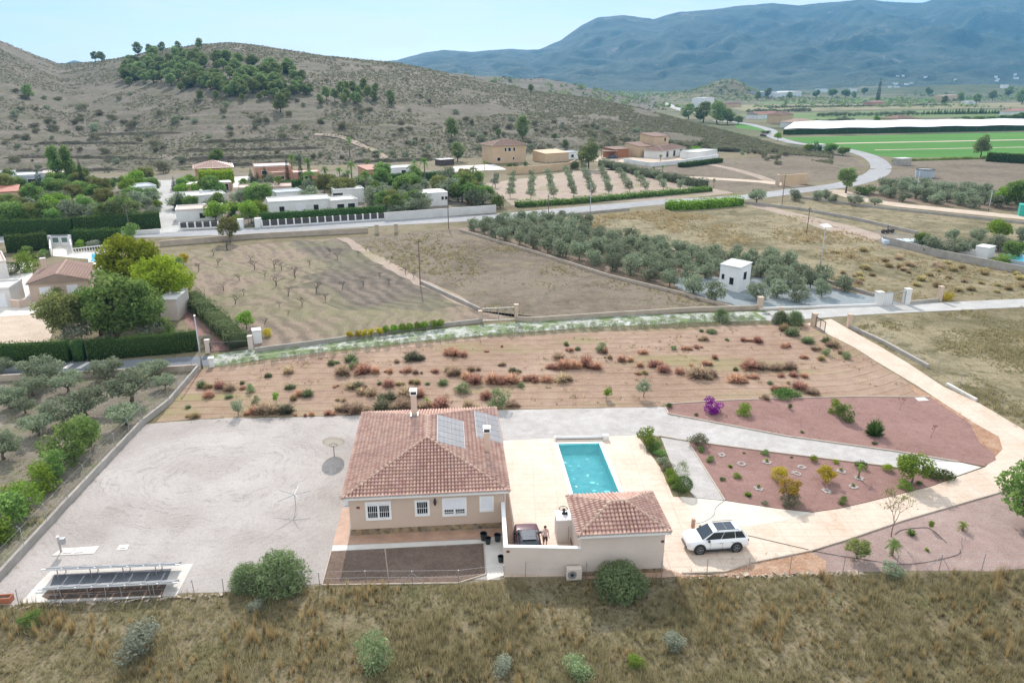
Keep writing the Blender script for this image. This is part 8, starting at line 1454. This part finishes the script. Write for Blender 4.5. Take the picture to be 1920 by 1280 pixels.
rg = np.random.default_rng(44); N = 9000; y = rg.uniform(1000, 3000, N); u = rg.uniform(-.1, .95, N); x = u * y; cl = fbm(x / 160, y / 160, 4, 101); pxc = x / y; kz = np.where(y > 1350, .43, .58) ; keep = cl > kz; x, y = x[keep], y[keep]; wood('far_woods', x, y, rg.uniform(2.0, 4.6, len(x)), 'pine', 10, 3)
N = 2500; y = rg.uniform(900, 1400, N); u = rg.uniform(-.35, ue(1250, 190)[0], N); x = u * y; keep = fbm(x / 60, y / 60, 3, 111) > .5; wood('far_scrub', x[keep], y[keep], rg.uniform(1.0, 2.2, keep.sum()), 'scrub', 8, 4)
kx_, ky_ = ue(1372, 160)[0] * 1500, 1520; x = kx_ + rg.normal(0, 95, 500); y = ky_ + rg.normal(0, 80, 500); wood('far_woods', x, y, rg.uniform(1.5, 3.6, 500), 'pine', 10, 6)
# tree rows between the fields
def row(name, label, a, b, n_, w_, kind, hf=1.0, cat='tree', group=None):
    for i in range(n_): f = (i + .5) / n_; G(kind, a[0] + (b[0] - a[0]) * f + r_.uniform(-1, 1), a[1] + (b[1] - a[1]) * f, w_ * r_.uniform(.75, 1.2), label, cat, name, group or label, hf=hf * r_.uniform(.8, 1.1), hill=True)
row('windbreak_tree', 'dark cypress in the windbreak row above the white net', (1728, 215), (1918, 213), 34, 8, 'conifer', .9); row('row_tree', 'grey tree in the row between the pale green fields', (1530, 219), (1732, 216), 24, 11, 'olive', .8); row('row_tree', 'olive in the far plantation left of the white net', (1505, 233), (1600, 227), 14, 13, 'olive', .7)
row('row_tree', 'tree at the back of the white net, right side', (1770, 233), (1920, 226), 13, 20, 'broad', .6); row('row_tree', 'green tree behind the white net beside the beige house', (1640, 231), (1690, 229), 5, 18, 'broad', .7); row('row_tree', 'dark tree along the far grove edge', (1400, 211), (1520, 209), 18, 10, 'olive', .7); row('vine_row_tree', 'dark crop row tree beyond the pale fields', (1440, 203), (1780, 198), 60, 8, 'olive', .6); row('field_edge_bush', 'low bush on the near edge of the green field', (1672, 303), (1850, 298), 26, 12, 'bright_shrub', .45, 'bush')
for px, py, w_, k_ in [(1645, 193, 10, 'cypress'), (1600, 186, 14, 'pine'), (1560, 184, 18, 'broad'), (1530, 184, 16, 'broad'), (1585, 185, 18, 'broad'), (1480, 186, 14, 'pine'), (1420, 188, 16, 'pine'), (1440, 184, 18, 'pine'), (1620, 178, 14, 'broad'), (1860, 190, 20, 'pine'), (1890, 184, 22, 'pine'), (1915, 196, 30, 'pine'), (1830, 196, 20, 'pine'), (1800, 192, 18, 'pine'), (1770, 196, 16, 'pine'), (1740, 180, 16, 'broad')]: G(k_, px, py, w_, f'far valley tree beyond the pale green fields', 'tree', 'valley_tree', 'scattered trees of the far valley', hf=.9, hill=True)
# white net canopy over the vineyard
a, b = P(1468, 253), P(2300, 238); a2, b2 = P(1490, 239), P(2300, 229); t = thing('net_canopy', 'long white net canopy over a vineyard behind the green field', 'net canopy', a); M['net'] = plain('white_net', (.80, .80, .80), .6, 0, .05, .02)
m_ = MB(); n_ = 40; o = a
for i in range(n_):
    f0, f1 = i / n_, (i + 1) / n_; zz = lambda f: 3.6 + .25 * math.sin(f * 60); p = [a.lerp(b, f0), a.lerp(b, f1), a2.lerp(b2, f1), a2.lerp(b2, f0)]; zq = [zz(f0), zz(f1), zz(f1) + .8, zz(f0) + .8]; m_.add([(q.x - o.x, q.y - o.y, z_) for q, z_ in zip(p, zq)] + [(q.x - o.x, q.y - o.y, z_ + .05) for q, z_ in zip(p, zq)], [(0, 3, 2, 1), (4, 5, 6, 7), (0, 1, 5, 4), (2, 3, 7, 6)])
m_.build('net', M['net'], t); m_ = MB(); m_.obox((.5, .5), ((b - a).x, (b - a).y + .5), .8, .2, 2.9); vn_ = m_.build('vines', LM['hedge'], t)
for i in range(48): q = (b - a) * (i / 48); m_ = MB().tube([(q.x, q.y, 0), (q.x, q.y, 3.6)], .1, 5); m_.build('post', M['bark'], t)
# far houses
for lb, pl, pr, h, d, wm, rf, rm in [('white farmhouse with red roof beyond the roadside pines', (1420, 224), (1462, 222), 4, 12, 'whitewash', 'gablex', 'tile_red'), ('salmon house with hip roof beside the far road', (1464, 232), (1486, 230), 6.5, 12, 'peach', 'hip', 'tile_brown'), ('pale round roofed house left of the white net', (1494, 241), (1530, 239), 4, 14, 'offwhite', 'hip', 'roof_p'), ('beige house with brown hip roof behind the white net', (1680, 236), (1722, 235), 5, 16, 'peach', 'hip', 'tile_brown'), ('tall white block left of the far road fork', (1316, 203), (1338, 201), 12, 14, 'whitewash', 'flat', 'roof_grey'), ('low pale house left of the knoll', (1352, 203), (1390, 201), 4, 10, 'peach', 'gablex', 'tile_brown'), ('long white industrial hall in the far valley', (1456, 184), (1502, 182.5), 9, 40, 'whitewash', 'flat', 'roof_grey'), ('grey industrial hall beside the long white hall', (1430, 181), (1456, 180), 8, 40, 'blue_wall', 'flat', 'roof_grey'), ('beige country house on the rise at the far right', (1768, 190), (1800, 188), 9, 16, 'peach', 'flat', 'roof_pink'), ('pink house beside the far road crossing', (1634, 198), (1656, 197), 4, 12, 'brick', 'gablex', 'tile_red'), ('white house at the right edge in the far valley', (1904, 222), (1935, 220), 6, 14, 'whitewash', 'hip', 'tile_red'), ('small white house on the far slope at the right', (1815, 196), (1832, 195), 4, 10, 'whitewash', 'flat', 'roof_grey'), ('white warehouse at the foot of the mountains, middle', (1536, 173), (1552, 172.6), 10, 30, 'whitewash', 'flat', 'roof_grey'), ('white warehouse at the foot of the mountains, right', (1590, 174), (1606, 173.6), 9, 30, 'whitewash', 'flat', 'roof_grey')]:
    rmm = M[rm] if rm in M else M['cap']
    house('far_house', lb, pl, pr, h, d, M[wm], rf, rmm, [(.3, h * .3, h * .6, 1.6, 'g'), (.7, h * .3, h * .6, 1.6, 'g')] if py > 200 else [], rise=2.2, oh=.5, hill=True)
for i in range(15):
    px = r_.choice([r_.uniform(1640, 1720), r_.uniform(1780, 1920), r_.uniform(1500, 1920)]); py = r_.uniform(140, 166) if px > 1640 else r_.uniform(160, 168); p = PT(px, py); s_ = r_.uniform(6, 12); m_ = MB().box(0, s_ * 1.4, 0, s_, -4, r_.uniform(5, 9)); o = m_.build('far_house', M['whitewash']); o.location = p; tag(o, 'tiny pale house at the foot of the blue mountains', 'house', 'tiny houses below the mountains')
q = P(1436, 256); car('passing_car', 'tiny dark car on the far road beside the hill', (q.x, q.y, .03), R(120), 4.25, 1.78, 1.44, COUPE, (1.15, 2.0, 3.25, 4.05, .95), M['carred'], (.85, 3.42), .33, M['silverroof'], (0, .85))

# old terraces across the foot of the hill: a bank facing the valley and a level strip behind it
for ps in [[(0, 297), (100, 296), (200, 298), (310, 298)], [(330, 283), (420, 283), (540, 281), (620, 278)], [(325, 300), (450, 298), (600, 293)], [(330, 315), (480, 310), (570, 305)], [(0, 322), (120, 323), (250, 318)], [(40, 272), (160, 270), (300, 270)], [(360, 267), (470, 266), (580, 262)], [(640, 306), (740, 303), (830, 300)], [(150, 255), (260, 252), (360, 250)]]:
    q = []
    for i in range(len(ps) - 1):
        for j in range(14): f = j / 14; q.append(PT(ps[i][0] + (ps[i + 1][0] - ps[i][0]) * f, ps[i][1] + (ps[i + 1][1] - ps[i][1]) * f))
    v, f = [], []
    for i, p in enumerate(q):
        e = min(1, i / 5, (len(q) - 1 - i) / 5); h_ = (1.3 + .5 * math.sin(i * 1.7) * math.sin(i * .6)) * e; y2 = p.y + 5.5
        v += [(p.x, p.y - .5, p.z - .5), (p.x, p.y, p.z + h_ * .8), (p.x, p.y + .8, p.z + h_), (p.x * y2 / p.y, y2, float(T(p.x * y2 / p.y, y2)) - .3)]
    for i in range(len(q) - 1): f += [(i * 4 + j, i * 4 + 4 + j, i * 4 + 5 + j, i * 4 + 1 + j) for j in range(3)]
    me = bpy.data.meshes.new('terrace'); me.from_pydata(v, [], f); me.materials.append(M['hill']); me.update(); o = mobj('terrace', me); o['kind'] = 'structure'
# ================================================================ air
hz = bpy.data.materials.new('haze_air'); hz.use_nodes = True; n = hz.node_tree; n.nodes.clear()
o = n.nodes.new('ShaderNodeOutputMaterial'); pv = n.nodes.new('ShaderNodeVolumePrincipled')
pv.inputs['Color'].default_value = (.22, .58, 1.0, 1); pv.inputs['Density'].default_value = 1.1e-4; pv.inputs['Anisotropy'].default_value = .0
n.links.new(pv.outputs[0], o.inputs['Volume'])
b_ = MB().box(-12000, 12000, -60, 8700, -2.4, 1250); hb = b_.build('haze', hz); hb['kind'] = 'stuff'
hb.display_type = 'WIRE'
